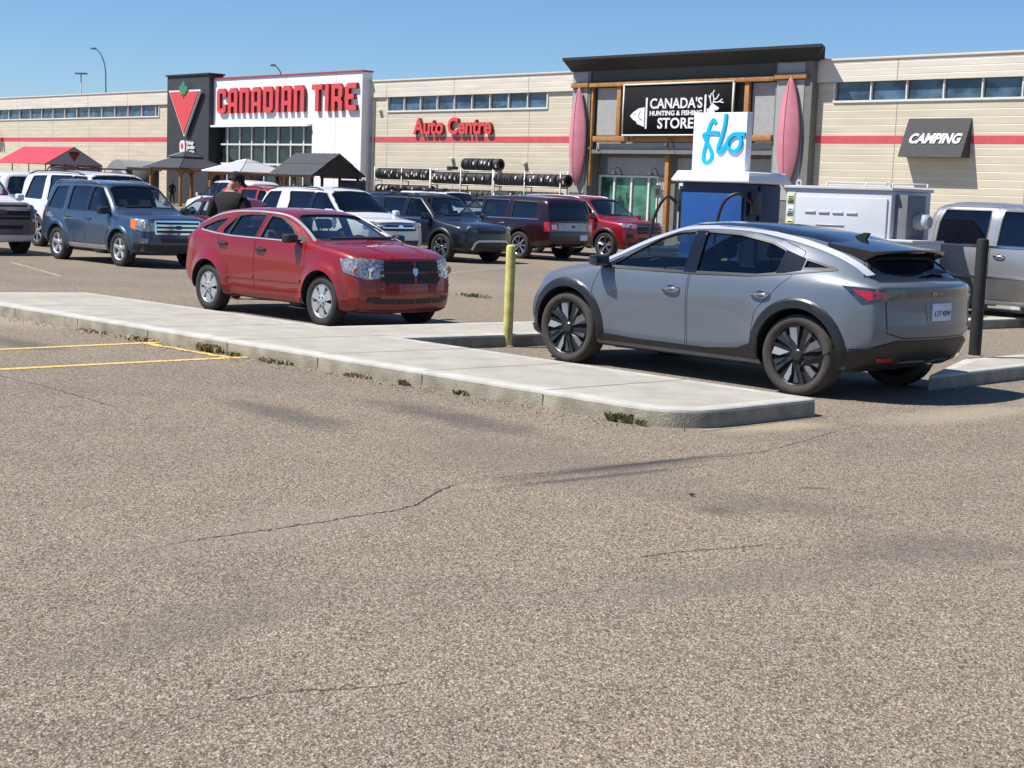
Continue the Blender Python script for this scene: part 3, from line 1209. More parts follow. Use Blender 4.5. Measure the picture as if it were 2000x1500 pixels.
for k, pth in enumerate(([(6.22, 1.5), (6.30, 1.75), (6.22, 2.02), (6.30, 2.2)], [(6.27, 1.72), (6.48, 1.80), (6.62, 2.0)], [(6.28, 1.62), (6.6, 1.62), (6.85, 1.76)], [(6.14, 1.5), (6.06, 1.8), (6.12, 2.06)], [(6.08, 1.75), (5.95, 1.95)], [(6.62, 1.63), (6.95, 1.58)])):
    stroke(bm, [tuple(q) for q in smooth_path(pth, 4)], .055, -.102 - .002 * k, -.062)
obj('deer_shape', bm, WHITES, hb)

# ---- pink kayaks hung on the pilasters
KAY = mat('kayak_pink', (.62, .22, .27), .42, var=.10, scale=1.5, coat=.4)


def kayak(label, s, z0, z1, hw):
    t = wall_thing('kayak', label, 'kayak', s, 1.06, z0, 'kayaks hung beside the bay')
    H = z1 - z0
    bm = bmesh.new()
    n = 26
    rows = []
    for i in range(n + 1):
        u = i / n
        w = max(.012, hw * (math.sin(PI * u ** .92)) ** .72)
        d = max(.02, .42 * (math.sin(PI * u)) ** .6)
        zz = u * H
        oy = .08 + .10 * (abs(2 * u - 1)) ** 2.4
        rows.append([bm.verts.new((w * x, -(oy + d * y), zz)) for x, y in ((-1, .10), (-.96, .32), (-.55, .78), (-.06, 1.0), (.06, 1.0), (.62, .70), (.96, .30), (1, .10), (.5, 0), (-.5, 0))])
    for A, B in zip(rows, rows[1:]):
        for k in range(10):
            bm.faces.new((A[k], A[(k + 1) % 10], B[(k + 1) % 10], B[k]))
    bm.faces.new(rows[0])
    bm.faces.new(rows[-1])
    bmesh.ops.recalc_face_normals(bm, faces=bm.faces)
    obj('hull', bm, KAY, t, ang=25)
    bm = bmesh.new()
    for u0, u1 in ((.04, .96),):
        P_ = []
        for i in range(n + 1):
            u = u0 + (u1 - u0) * i / n
            d = max(.02, .42 * (math.sin(PI * u)) ** .6)
            P_.append((0, -(.08 + .10 * (abs(2 * u - 1)) ** 2.4 + d + .004), u * H))
        tube(bm, P_, .018, 5)
    obj('keel_strip', bm, mat('kayak_keel', (.30, .06, .09), .5), t)
    bm = bmesh.new()
    for zz in (.22 * H, .78 * H):
        box(bm, -.12, .12, -.16, .0, zz - .04, zz + .04)
    obj('bracket', bm, CHARD, t)
    return t


kayak('pink kayak standing on end at the left pilaster of the grey bay', 1.50, 2.25, 7.70, .64)
kayak('pink kayak standing on end at the right pilaster next to the charging sign', 16.05, 2.38, 7.85, .66)

OFF[:] = [0.0, 0.0]
# ---- camping awning
aw = wall_thing('awning', 'dark grey wedge awning sign reading CAMPING on the tan wall', 'awning', 21.8, .02, 4.05)
bm = bmesh.new()
a = [bm.verts.new(p) for p in ((0, 0, 1.75), (3.25, 0, 1.75), (3.25, -.72, .0), (0, -.72, .0), (0, 0, 0), (3.25, 0, 0))]
for q in ((0, 3, 2, 1), (0, 4, 3), (1, 2, 5), (3, 4, 5, 2), (0, 1, 5, 4)):
    bm.faces.new([a[i] for i in q])
bmesh.ops.recalc_face_normals(bm, faces=bm.faces)
obj('canopy', bm, mat('awning_fabric', (.055, .055, .058), .8, var=.1, bump=.1), aw)
t = fit_text('CAMPING', 2.62, .50, aw, 0, 0, 0, bold=.035, ext=.02)
for v in t.data.vertices:
    v.co.x += v.co.z * .18
sl_ = math.atan2(.72, 1.75)
t.rotation_euler = (-sl_, 0, 0)
t.location = (.34, -.495, .60)


# ---------------------------------------------------------------- vehicle builder
BLACKP = mat('black_plastic', (0.018, 0.018, 0.02), 0.45, var=0.2, scale=20)
GLOSSB = mat('gloss_black', (0.008, 0.008, 0.010), 0.12, coat=0.6)
DARKIN = mat('dark_interior', (0.012, 0.012, 0.014), 0.85)
SEATM = mat('seat_cloth', (0.035, 0.035, 0.04), 0.9)
CHROME = mat('chrome', (0.75, 0.75, 0.76), 0.12, 1.0, var=0.05)
SILVERM = mat('silver_alloy', (0.56, 0.57, 0.58), 0.42, 0.6, var=0.08)
TYREM = mat('tyre_rubber', (0.028, 0.027, 0.026), 0.8, var=0.3, scale=12, bump=0.2, bscale=90)
DUSTTY = mat('dusty_rubber', (0.052, 0.045, 0.039), 0.88, var=0.25, scale=9)
WELLM = mat('wheel_well', (0.01, 0.01, 0.01), 0.95)
LENS = mat('lamp_reflector', (0.34, 0.34, 0.34), 0.25, 0.45, var=0.7, scale=24, coat=1.0)
LENSD = mat('dark_lamp_glass', (0.06, 0.065, 0.07), 0.1, 0.4, var=0.4, scale=20, coat=1.0)
AMBER = mat('amber_lens', (0.75, 0.20, 0.02), 0.2, coat=1.0)
REDL = mat('red_lens', (0.45, 0.012, 0.018), 0.15, var=0.25, scale=25, coat=1.0)
PLATE = mat('plate_white', (0.62, 0.66, 0.74), 0.5)
PLATEB = mat('plate_ink', (0.05, 0.08, 0.35), 0.5)
GL_CLEAR = glass('clear_glass', (0.80, 0.87, 0.85))
GL_MID = glass('tinted_glass', (0.50, 0.56, 0.60), fac0=0.05)
GL_DARK = glass('privacy_glass', (0.03, 0.036, 0.045), fac0=0.09)


def manifold(base_me, steps, name='piece'):
    """run a chain of (mesh, op) booleans on a mesh and hand back a bmesh"""
    tmp = []
    o = bpy.data.objects.new('tmpo', base_me)
    COL.objects.link(o)
    for me, op in steps:
        c = bpy.data.objects.new('tmpc', me)
        COL.objects.link(c)
        tmp.append(c)
        md = o.modifiers.new('b', 'BOOLEAN')
        md.operation = op
        md.object = c
        md.solver = 'MANIFOLD'
    dg = bpy.context.evaluated_depsgraph_get()
    me = bpy.data.meshes.new_from_object(o.evaluated_get(dg))
    bm = bmesh.new()
    bm.from_mesh(me)
    bpy.data.meshes.remove(me)
    for c in tmp + [o]:
        bpy.data.objects.remove(c)
    return bm


def to_mesh(bm, name='m', mats=2):
    me = bpy.data.meshes.new(name)
    bm.to_mesh(me)
    bm.free()
    for m in (MATS['gloss_black'], DARKIN)[:mats]:
        me.materials.append(m)
    return me


def prism_bm(bm, pts3, d, a, b, mi=1):
    """closed prism: outline pts3 pushed along d so that its ends lie at distances a and b"""
    d = Vector(d).normalized()
    Q = []
    for p in pts3:
        p = Vector(p)
        Q.append(p - d * p.dot(d))
    A = [bm.verts.new(q + d * a) for q in Q]
    B = [bm.verts.new(q + d * b) for q in Q]
    n = len(Q)
    fs = [bm.faces.new(A), bm.faces.new(B[::-1])]
    for i in range(n):
        fs.append(bm.faces.new((A[i], B[i], B[(i + 1) % n], A[(i + 1) % n])))
    for f in fs:
        f.material_index = mi
    bmesh.ops.recalc_face_normals(bm, faces=fs)


def side_pts(poly):
    return [(p[0], 0, p[1]) for p in poly]


def arcp(cx, cz, r, a0, a1, n):
    return [(cx + r * math.cos(R(a0 + (a1 - a0) * i / n)), cz + r * math.sin(R(a0 + (a1 - a0) * i / n))) for i in range(n + 1)]


class Car:
    def __init__(self, P, root, paint_m, lv=2):
        self.P, self.root, self.pm = P, root, paint_m
        self.shell(lv)

    # ---- outer skin: cross sections along the length, subdivided
    def shell(self, lv):
        P = self.P
        XF, XR = P['xf'], P['xr']
        nst = P.get('nst', 22)
        xs = [XR + (XF - XR) * i / nst for i in range(nst + 1)]
        for b in [p[0] for p in P['top']]:
            for q in (b - 0.045, b + 0.045):
                if XR < q < XF:
                    xs = [x for x in xs if abs(x - q) > 0.06 or x in (XF, XR)]
                    xs.append(q)
        xs = sorted(xs, reverse=True)
        k0 = []
        for x in xs:
            if not k0 or k0[-1] - x > 0.03:
                k0.append(x)
        xs = k0
        xs[-1] = XR

        def shape(x, y, z, w):
            fx = max(0.0, 1 - (XF - x) / 0.75) ** 2
            rx = max(0.0, 1 - (x - XR) / 0.75) ** 2
            q = min(1.0, abs(y) / max(w, 1e-3))
            x2 = x - fx * (ip(P['nose'], z) + P['bowF'] * q ** 2.3) + rx * (ip(P['tail'], z) + P['bowR'] * q ** 2.3)
            return (x2, y, z)
        bm = bmesh.new()
        rings, secs = [], []
        for x in xs:
            zb, zl, w, wr = ip(P['bot'], x), ip(P['belt'], x), ip(P['plan'], x), ip(P['roofw'], x)
            zt = max(ip(P['top'], x), zl + 0.03)
            h, d = zl - zb, zt - zl
            k = sst((d - 0.06) / 0.28)
            sc = ip(P.get('scallop', [(0, 0)]), x)
            low = [(0, zb), (.5 * w, zb), (.88 * w, zb + .004), (.965 * w, zb + .09 * h), ((.993 - sc) * w, zb + .34 * h), ((1 - sc * .4) * w, zb + .58 * h), (1.0 * w, zb + .80 * h), (.962 * w, zl)]
            hood = [(.90 * w, zl + .42 * d), (.74 * w, zl + .76 * d), (.42 * w, zl + .95 * d), (0, zt)]
            grn = [(.945 * w + (wr - .945 * w) * .5, zl + .46 * d), (wr * 1.0, zl + .90 * d), (.70 * wr, zl + .985 * d), (0, zt)]
            sec = low + [(a[0] + (b[0] - a[0]) * k, a[1] + (b[1] - a[1]) * k) for a, b in zip(hood, grn)]
            M = len(sec)
            lft = [bm.verts.new(shape(x, y, z, w)) for y, z in sec]
            rgt = [None] + [bm.verts.new(shape(x, -y, z, w)) for y, z in sec[1:-1]] + [None]
            ring = lft + rgt[-2:0:-1]
            rings.append((ring, lft, rgt))
            secs.append((x, w, sec))
        for (A, _, _), (B, _, _) in zip(rings, rings[1:]):
            n = len(A)
            for i in range(n):
                bm.faces.new((A[i], A[(i + 1) % n], B[(i + 1) % n], B[i]))
        for (ring, lft, rgt), (x, w, sec) in ((rings[0], secs[0]), (rings[-1], secs[-1])):
            M = len(sec)
            rows = []
            for i in range(1, M - 1):
                y, z = sec[i]
                rows.append([lft[i]] + [bm.verts.new(shape(x, y * t, z, w)) for t in (.7, .35, 0, -.35, -.7)] + [rgt[i]])
            for a, b in zip(rows, rows[1:]):
                for i in range(6):
                    bm.faces.new((a[i], a[i + 1], b[i + 1], b[i]))
            for row, c in ((rows[0], lft[0]), (rows[-1], lft[-1])):
                for i in range(6):
                    bm.faces.new((row[i], row[i + 1], c))
        bmesh.ops.recalc_face_normals(bm, faces=bm.faces)
        me = bpy.data.meshes.new('cage')
        bm.to_mesh(me)
        bm.free()
        o = bpy.data.objects.new('cage', me)
        COL.objects.link(o)
        md = o.modifiers.new('s', 'SUBSURF')
        md.levels = md.render_levels = lv
        dg = bpy.context.evaluated_depsgraph_get()
        em = bpy.data.meshes.new_from_object(o.evaluated_get(dg))
        bpy.data.objects.remove(o)
        bm = bmesh.new()
        bm.from_mesh(em)
        fl = P.get('flare', 0.02)
        fr = P.get('flarew', 0.2)
        for v in bm.verts:
            if abs(v.co.y) > .6 * P['W'] and v.co.z < ip(P['belt'], v.co.x) - 0.01:
                for cx in (P['wb'] / 2, -P['wb'] / 2):
                    r = math.hypot(v.co.x - cx, v.co.z - P['R'])
                    t = sst(1 - (r - P['ra']) / fr)
                    v.co.y += math.copysign(fl * t, v.co.y)
        bm.normal_update()
        self.bvh = BVHTree.FromBMesh(bm)
        # inner cavity
        cv = bm.copy()
        for v, n in [(v, v.normal.copy()) for v in cv.verts]:
            v.co -= n * 0.05
        self.outer = to_mesh(bm)
        for f in cv.faces:
            f.material_index = 1
        cvm = to_mesh(cv)
        bb = bmesh.new()
        c0, c1 = P['cabin']
        box(bb, c1, c0, -.9 * P['W'], .9 * P['W'], P.get('floor', .42), 3, mi=1)
        cav = manifold(cvm, [(to_mesh(bb), 'INTERSECT')])
        self.cav = to_mesh(cav)
        # wheel wells
        ww = bmesh.new()
        for cx in (P['wb'] / 2, -P['wb'] / 2):
            for s in (1, -1):
                prism_bm(ww, side_pts(arcp(cx, P['R'], P['ra'], 0, 360 - 360 / 44, 43)), (0, s, 0), .42 * P['W'], 3)
        self.wells = to_mesh(ww)

    # ---- projection of outlines onto the skin
    def hit(self, q, d):
        r = self.bvh.ray_cast(q + d * 6, -d)
        return r[0], r[1]

    def patch(self, pts3, d, off=0.004, thick=0.012, cell=0.07, mi=0, bm=None):
        d = Vector(d).normalized()
        zz = Vector((0, 0, 1)) if abs(d.z) < 0.9 else Vector((1, 0, 0))
        u = d.cross(zz).normalized()
        v = u.cross(d).normalized()
        P2 = [(Vector(p).dot(u), Vector(p).dot(v)) for p in pts3]
        t = bmesh.new()
        t.faces.new([t.verts.new((a, b, 0)) for a, b in P2])
        for ax in (0, 1):
            lo, hi = min(p[ax] for p in P2), max(p[ax] for p in P2)
            n = max(1, int((hi - lo) / cell))
            for i in range(1, n):
                c = lo + (hi - lo) * i / n
                co = Vector((c, 0, 0)) if ax == 0 else Vector((0, c, 0))
                no = Vector((1, 0, 0)) if ax == 0 else Vector((0, 1, 0))
                bmesh.ops.bisect_plane(t, geom=t.verts[:] + t.edges[:] + t.faces[:], plane_co=co, plane_no=no)
        own = bm is None
        if own:
            bm = bmesh.new()
        cx = sum(p[0] for p in P2) / len(P2)
        cz = sum(p[1] for p in P2) / len(P2)
        top, bot = {}, {}
        for w in t.verts:
            a, b = w.co.x, w.co.y
            h = None
            for k in range(14):
                q = u * (cx + (a - cx) * (1 - .03 * k)) + v * (cz + (b - cz) * (1 - .03 * k))
                h, n = self.hit(q, d)
                if h is not None:
                    break
            if h is None:
                h, n = u * a + v * b, d
            top[w] = bm.verts.new(h + n * off)
            if thick:
                bot[w] = bm.verts.new(h + n * (off - thick))
        fs = []
        for f in t.faces:
            fs.append(bm.faces.new([top[w] for w in f.verts]))
            if thick:
                fs.append(bm.faces.new([bot[w] for w in reversed(f.verts)]))
        if thick:
            for e in t.edges:
                if len(e.link_faces) == 1:
                    a, b = e.verts
                    fs.append(bm.faces.new((top[a], top[b], bot[b], bot[a])))
        for f in fs:
            f.material_index = mi
        t.free()
        bmesh.ops.recalc_face_normals(bm, faces=fs)
        if not thick:
            # make the sheet face outwards
            s = sum((f.normal.dot(d) for f in fs))
            if s < 0:
                bmesh.ops.reverse_faces(bm, faces=fs)
        return bm

    def band(self, pts3, d, width, off=0.004, thick=0.01, closed=False, step=0.06, mi=0, bm=None):
        """a narrow strip that follows the skin along a line of points"""
        d = Vector(d).normalized()
        zz = Vector((0, 0, 1)) if abs(d.z) < 0.9 else Vector((1, 0, 0))
        u = d.cross(zz).normalized()
        v = u.cross(d).normalized()
        P2 = [Vector((Vector(p).dot(u), Vector(p).dot(v))) for p in pts3]
        if closed:
            P2.append(P2[0])
        Q = []
        for a, b in zip(P2, P2[1:]):
            n = max(1, int((b - a).length / step))
            Q += [a + (b - a) * i / n for i in range(n)]
        if not closed:
            Q.append(P2[-1])
        own = bm is None
        if own:
            bm = bmesh.new()
        rows = []
        m = len(Q)
        for i in range(m):
            a, b = (Q[i - 1], Q[(i + 1) % m]) if closed else (Q[max(0, i - 1)], Q[min(m - 1, i + 1)])
            t = (b - a)
            if t.length < 1e-6:
                continue
            t.normalize()
            nn = Vector((-t.y, t.x)) * width / 2
            row = []
            ok = True
            for c in (Q[i] + nn, Q[i] - nn):
                h, n = self.hit(u * c.x + v * c.y, d)
                if h is None:
                    ok = False
                    break
                row.append((h + n * off, h + n * (off - thick)))
            if ok:
                rows.append([bm.verts.new(x) for x in (row[0][0], row[1][0], row[1][1], row[0][1])])
        fs = []
        L = list(zip(rows, rows[1:])) + ([(rows[-1], rows[0])] if closed and len(rows) > 2 else [])
        for A, B in L:
            for k in range(4):
                fs.append(bm.faces.new((A[k], B[k], B[(k + 1) % 4], A[(k + 1) % 4])))
        if not closed and len(rows) > 1:
            fs += [bm.faces.new(rows[0]), bm.faces.new(rows[-1][::-1])]
        for f in fs:
            f.material_index = mi
        bmesh.ops.recalc_face_normals(bm, faces=fs)
        return bm

    # ---- cut body, doors and panes
    def body(self):
        P = self.P
        wins = P['wins']
        wm = bmesh.new()
        for w in wins:
            for s in (1, -1):
                prism_bm(wm, side_pts(w['poly']), (0, s, 0), .25, 3)
        wx = bmesh.new()
        if 'ws' in P:
            full = [(0, y, z) for y, z in P['ws']] + [(0, -y, z) for y, z in reversed(P['ws'])]
            prism_bm(wx, full, (1, 0, 0), P['wsx'], P['xf'] + 1)
        if 'rw' in P:
            full = [(0, y, z) for y, z in P['rw']] + [(0, -y, z) for y, z in reversed(P['rw'])]
            prism_bm(wx, full, (-1, 0, 0), -P['rwx'], -P['xr'] + 1)
        wmm, wxm = to_mesh(wm), to_mesh(wx)
        base = [(self.cav, 'DIFFERENCE'), (self.wells, 'DIFFERENCE'), (wmm, 'DIFFERENCE'), (wxm, 'DIFFERENCE')]
        if 'bed' in P:
            bb = bmesh.new()
            x0, x1, hw, zf = P['bed']
            box(bb, x0, x1, -hw, hw, zf, 3, mi=1)
            base.append((to_mesh(bb), 'DIFFERENCE'))
        dm = bmesh.new()
        for dpoly in P['doors']:
            for s in (1, -1):
                prism_bm(dm, side_pts(dpoly['poly']), (0, s, 0), .42, 3)
        bm = manifold(self.outer, base + ([(to_mesh(dm), 'DIFFERENCE')] if P['doors'] else []))
        self.tidy(bm)
        self.bodyo = obj('body', bm, [self.pm, DARKIN], self.root, ang=38)
        self.doors = {}
        for i, dp in enumerate(P['doors']):
            for s in (1, -1):
                dmi = bmesh.new()
                c = Vector((sum(p[0] for p in dp['poly']) / len(dp['poly']), sum(p[1] for p in dp['poly']) / len(dp['poly'])))
                g = P.get('gap', 0.006)
                ins = inset2(dp['poly'], g)
                prism_bm(dmi, side_pts(ins), (0, s, 0), .425, 3)
                b2 = manifold(self.outer, base + [(to_mesh(dmi), 'INTERSECT')])
                self.tidy(b2)
                self.doors[(i, s)] = obj('door', b2, [self.pm, DARKIN], self.root, ang=38)
        for w in wins:
            for s in (1, -1):
                par = self.doors.get((w.get('door', -1), s), self.bodyo if False else self.root)
                pb = self.patch(side_pts(grow2(w['poly'], 0.012)), (0, s, 0), -0.014, 0, 0.09)
                o = obj('side_window', pb, w.get('glass', GL_MID), par, ang=0)
                for p in o.data.polygons:
                    p.use_smooth = True
                if w.get('seal', True):
                    sb = self.band(side_pts(w['poly']), (0, s, 0), w.get('sealw', 0.022), 0.002, 0.03, closed=True)
                    obj('window_seal', sb, BLACKP, par)
        for key, nm, dd in (('ws', 'windscreen', (1, 0, 0)), ('rw', 'rear_window', (-1, 0, 0))):
            if key in P:
                full = [(0, y, z) for y, z in P[key]] + [(0, -y, z) for y, z in reversed(P[key])]
                fz = [(p[1], p[2]) for p in full]
                gpl = [(0, a, b) for a, b in grow2(fz, 0.012)]
                pb = self.patch(gpl, dd, -0.014, 0, 0.09)
                o = obj(nm, pb, P.get(key + 'g', GL_CLEAR), self.root, ang=0)
                for p in o.data.polygons:
                    p.use_smooth = True
                sb = self.band(full, dd, 0.03, 0.001, 0.02, closed=True)
                obj('window_seal', sb, BLACKP, self.root)
        self.interior()

    def tidy(self, bm):
        bmesh.ops.remove_doubles(bm, verts=bm.verts, dist=1e-4)
        bmesh.ops.dissolve_degenerate(bm, dist=1e-4, edges=bm.edges)

    def interior(self):
        P = self.P
        x0 = P.get('seatx', 0.25)
        z0 = P.get('seatz', 0.62)
        rows = P.get('seats', [x0, x0 - .85])
        W = P['W']
        for i, xs in enumerate(rows):
            for s in (1, -1):
                bm = bmesh.new()
                y = s * .40 * W / .9
                box(bm, xs - .25, xs + .27, y - .24, y + .24, z0 - .16, z0, bev=.05)
                Mt = Matrix.Translation((xs - .24, y, z0)) @ Matrix.Rotation(R(-14), 4, 'Y')
                box(bm, -.06, .07, -.24, .24, -.06, .56, bev=.05, M=Mt)
                box(bm, -.05, .05, -.13, .13, .60, .78, bev=.045, M=Mt)
                tube(bm, [Mt @ Vector((0, -.06, .5)), Mt @ Vector((0, -.06, .65))], .008)
                tube(bm, [Mt @ Vector((0, .06, .5)), Mt @ Vector((0, .06, .65))], .008)
                obj('seat', bm, P.get('seatm', SEATM), self.root)
        bm = bmesh.new()
        xd = P.get('dashx', x0 + .72)
        zd = P.get('dashz', z0 + .38)
        box(bm, xd - .12, xd + .5, -.72 * W, .72 * W, zd - .35, zd, bev=.06)
        obj('dashboard', bm, DARKIN, self.root)
        bm = bmesh.new()
        Mt = Matrix.Translation((xd - .27, .40 * W / .9, zd - .03)) @ Matrix.Rotation(R(-25), 4, 'Y')
        ring = [Mt @ Vector((0, .18 * math.cos(a), .18 * math.sin(a))) for a in [2 * PI * k / 20 for k in range(21)]]
        tube(bm, ring, .016, 6, cap=False)
        tube(bm, [Mt @ Vector((0, -.17, 0)), Mt @ Vector((.02, 0, 0)), Mt @ Vector((0, .17, 0))], .022, 6)
        obj('steering_wheel', bm, DARKIN, self.root)

    # ---- bolt-on parts
    def side_part(self, name, poly, m, off=.006, thick=.02, cell=.07, door=None, sides=(1, -1), smooth=True):
        for s in sides:
            bm = self.patch(side_pts(poly), (0, s, 0), off, thick, cell)
            obj(name, bm, m, self.doors.get((door, s), self.root))

    def side_line(self, name, pts, width, m, off=.004, thick=.02, door=None, sides=(1, -1), closed=False):
        for s in sides:
            bm = self.band(side_pts(pts), (0, s, 0), width, off, thick, closed)
            obj(name, bm, m, self.doors.get((door, s), self.root))

    def corner_part(self, name, pts3, ang, m, off=.006, thick=.025, cell=.06, sides=(1, -1)):
        """ang: direction of view in degrees, 0 = from ahead, 90 = from the side, 180 = from behind"""
        res = []
        for s in sides:
            d = (math.cos(R(ang)), s * math.sin(R(ang)), 0)
            bm = self.patch([(x, s * y, z) for x, y, z in pts3], d, off, thick, cell)
            res.append(obj(name, bm, m, self.root))
        return res

    def end_part(self, name, half, front, m, off=.005, thick=.02, cell=.07, sym=True):
        d = (1, 0, 0) if front else (-1, 0, 0)
        pts = [(0, y, z) for y, z in half]
        if sym:
            pts += [(0, -y, z) for y, z in reversed(half)]
        return obj(name, self.patch(pts, d, off, thick, cell), m, self.root)

    def end_line(self, name, pts, front, width, m, off=.004, thick=.02, closed=False):
        d = (1, 0, 0) if front else (-1, 0, 0)
        return obj(name, self.band([(0, y, z) for y, z in pts], d, width, off, thick, closed), m, self.root)

    def top_line(self, name, pts, width, m, off=.003, thick=.02):
        return obj(name, self.band([(x, y, 0) for x, y in pts], (0, 0, 1), width, off, thick), m, self.root)

    def arch_trim(self, m, r1, r2, off=.012, a0=-12, a1=192):
        P = self.P
        for cx in (P['wb'] / 2, -P['wb'] / 2):
            for s in (1, -1):
                bm = bmesh.new()
                n = 26
                d = Vector((0, s, 0))
                rows = []
                for i in range(n + 1):
                    a = R(a0 + (a1 - a0) * i / n)
                    row = []
                    for r, of in ((r2, .002), (r2 - .02, off), (r1, off), (r1 - .005, -.06)):
                        q = Vector((cx + r * math.cos(a), 0, P['R'] + r * math.sin(a)))
                        h, nn = self.hit(q, d)
                        if h is None:
                            h = Vector((q.x, s * P['W'] * .95, q.z))
                        row.append(bm.verts.new(h + d * of))
                    rows.append(row)
                for A, B in zip(rows, rows[1:]):
                    for k in range(3):
                        bm.faces.new((A[k], B[k], B[k + 1], A[k + 1]))
                bmesh.ops.recalc_face_normals(bm, faces=bm.faces)
                obj('wheel_arch', bm, m, self.root)

    def handles(self, spots, m, L=.2):
        """spots: (door index, x, z) of each handle's middle"""
        for di, x, z in spots:
            for s in (1, -1):
                d = Vector((0, s, 0))
                bm = bmesh.new()
                pts = []
                for t, o in ((-.5, .004), (-.38, .03), (0, .04), (.38, .03), (.5, .004)):
                    h, n = self.hit(Vector((x + t * L, 0, z)), d)
                    h = h if h is not None else Vector((x + t * L, s * self.P['W'] * .97, z))
                    pts.append(h + d * o)
                tube(bm, smooth_path(pts, 3), .014, 6)
                self.patch(side_pts([(x + .5 * L * math.cos(a) * .5, z + .028 * math.sin(a)) for a in [2 * PI * k / 14 for k in range(14)]]), d, .002, .01, .2, 1, bm)
                obj('handle', bm, [m, BLACKP], self.doors.get((di, s), self.root))

    def mirror(self, x, z, m, w=.20, h=.16, dep=.12, out=.06, gm=CHROME):
        for s in (1, -1):
            hp, n = self.hit(Vector((x, 0, z)), Vector((0, s, 0)))
            y0 = abs(hp.y) if hp is not None else self.P['W'] * .9
            bm = bmesh.new()
            Mt = Matrix.Translation((x, s * (y0 + out + w / 2), z + .04))
            vs = box(bm, -dep * .5, dep * .5, -w / 2, w / 2, -h / 2, h / 2, bev=.035)
            for v in bm.verts:
                t = (v.co.x + dep * .5) / dep
                k = 1 - .35 * t
                v.co.z *= k
                v.co.y *= (1 - .18 * t)
                v.co.x -= .05 * (v.co.y * s / w) if True else 0
            bmesh.ops.transform(bm, matrix=Mt, verts=bm.verts)
            box(bm, x - .03, x + .05, min(s * (y0 - .02), s * (y0 + out + .03)), max(s * (y0 - .02), s * (y0 + out + .03)), z - .03, z + .02, bev=.01)
            par = self.doors.get((0, s), self.root)
            mo = obj('mirror', bm, m, par)
            g = bmesh.new()
            extrude_poly(g, rnd([(-w * .42, -h * .38), (w * .42, -h * .38), (w * .42, h * .38), (-w * .42, h * .38)], .03), 0, .006, plane='YZ',
                         M=Matrix.Translation((x - dep * .5 - .008, s * (y0 + out + w / 2), z + .04)))
            obj('mirror_glass', g, gm, mo if par is self.root else par)

    def wheels(self, rimf, rimm, steer=0, tm=TYREM, width=.225, track=None):
        P = self.P
        Rr = P['R']
        rr = P['rim']
        hw = width / 2
        ty = track or (P['W'] - hw - .015)
        bm = bmesh.new()
        prof = [(rr - .01, -hw * .80), (rr + .012, -hw * .93), (rr + (Rr - rr) * .45, -hw), (Rr - .025, -hw * .92), (Rr - .006, -hw * .78), (Rr, -hw * .45), (Rr - .006, -hw * .42),
                (Rr - .006, -hw * .38), (Rr, -hw * .35), (Rr, hw * .35), (Rr - .006, hw * .38), (Rr - .006, hw * .42), (Rr, hw * .45),
                (Rr - .006, hw * .78), (Rr - .025, hw * .92), (rr + (Rr - rr) * .45, hw), (rr + .012, hw * .93), (rr - .01, hw * .80)]
        lathe(bm, prof, 44, 'Y', close=True)
        for v in bm.verts:          # flattened where it carries the car
            if v.co.z < -Rr + .012:
                v.co.z = -Rr + .012
        tyre = None
        for cx in (P['wb'] / 2, -P['wb'] / 2):
            for s in (1, -1):
                if tyre is None:
                    tyre = obj('wheel', bm, tm, self.root, ang=50)
                    t = tyre
                    rm = bmesh.new()
                    rimf(rm, rr, hw)
                    rim = obj('rim', rm, rimm, tyre, ang=30)
                    rr_o = rim
                else:
                    t = tyre.copy()
                    link(t, self.root)
                    rr_o = rim.copy()
                    link(rr_o, t)
                t.location = (cx, s * ty, Rr - .012)
                # rims are modelled facing +y
                t.rotation_euler = (0, R(random.uniform(0, 70)) if False else 0, (0 if s > 0 else PI) + (R(steer) if cx > 0 else 0))

    def plate(self, front, z, y=0, w=.31, h=.16, txt=True, off=.015):
        d = Vector((1 if front else -1, 0, 0))
        hp, n = self.hit(Vector((0, y, z)), d)
        if hp is None:
            return
        bm = bmesh.new()
        sgn = 1 if front else -1
        x = hp.x + sgn * off
        box(bm, min(x, x - sgn * .03), max(x, x - sgn * .03), y - w / 2, y + w / 2, z - h / 2, z + h / 2, bev=.006)
        po = obj('licence_plate', bm, PLATE, self.root)
        return po, x


def area2(poly):
    return sum(a[0] * b[1] - b[0] * a[1] for a, b in zip(poly, list(poly[1:]) + [poly[0]])) / 2


def grow2(poly, g):
    """offset a 2D outline outwards by g"""
    n = len(poly)
    sg = 1 if area2(poly) > 0 else -1
    out = []
    for i in range(n):
        p, a, b = Vector(poly[i][:2]), Vector(poly[i - 1][:2]), Vector(poly[(i + 1) % n][:2])
        e1, e2 = (p - a), (b - p)
        if e1.length < 1e-6 or e2.length < 1e-6:
            out.append(tuple(p))
            continue
        e1.normalize()
        e2.normalize()
        n1, n2 = Vector((e1.y, -e1.x)) * sg, Vector((e2.y, -e2.x)) * sg
        m = n1 + n2
        if m.length < 1e-4:
            m = n1
        m.normalize()
        c = max(.5, m.dot(n1))
        out.append(tuple(p + m * (g / c)))
    return out


def inset2(poly, g):
    return grow2(poly, -g)


# ---- wheel designs: modelled in the xz plane, outer face towards +y
def rim_base(bm, r, hw, lipm=0, dishm=1, dish=.05):
    o = hw * .80
    lathe(bm, [(r, o - .03), (r + .004, o), (r - .012, o + .004), (r - .03, o - .012), (r - .034, o - .06)], 44, 'Y', mi=lipm, close=True)
    lathe(bm, [(r - .02, o - dish - .035), (r - .02, o - dish - .01), (.03, o - dish - .005), (.03, o - dish - .035)], 36, 'Y', mi=dishm, close=True)


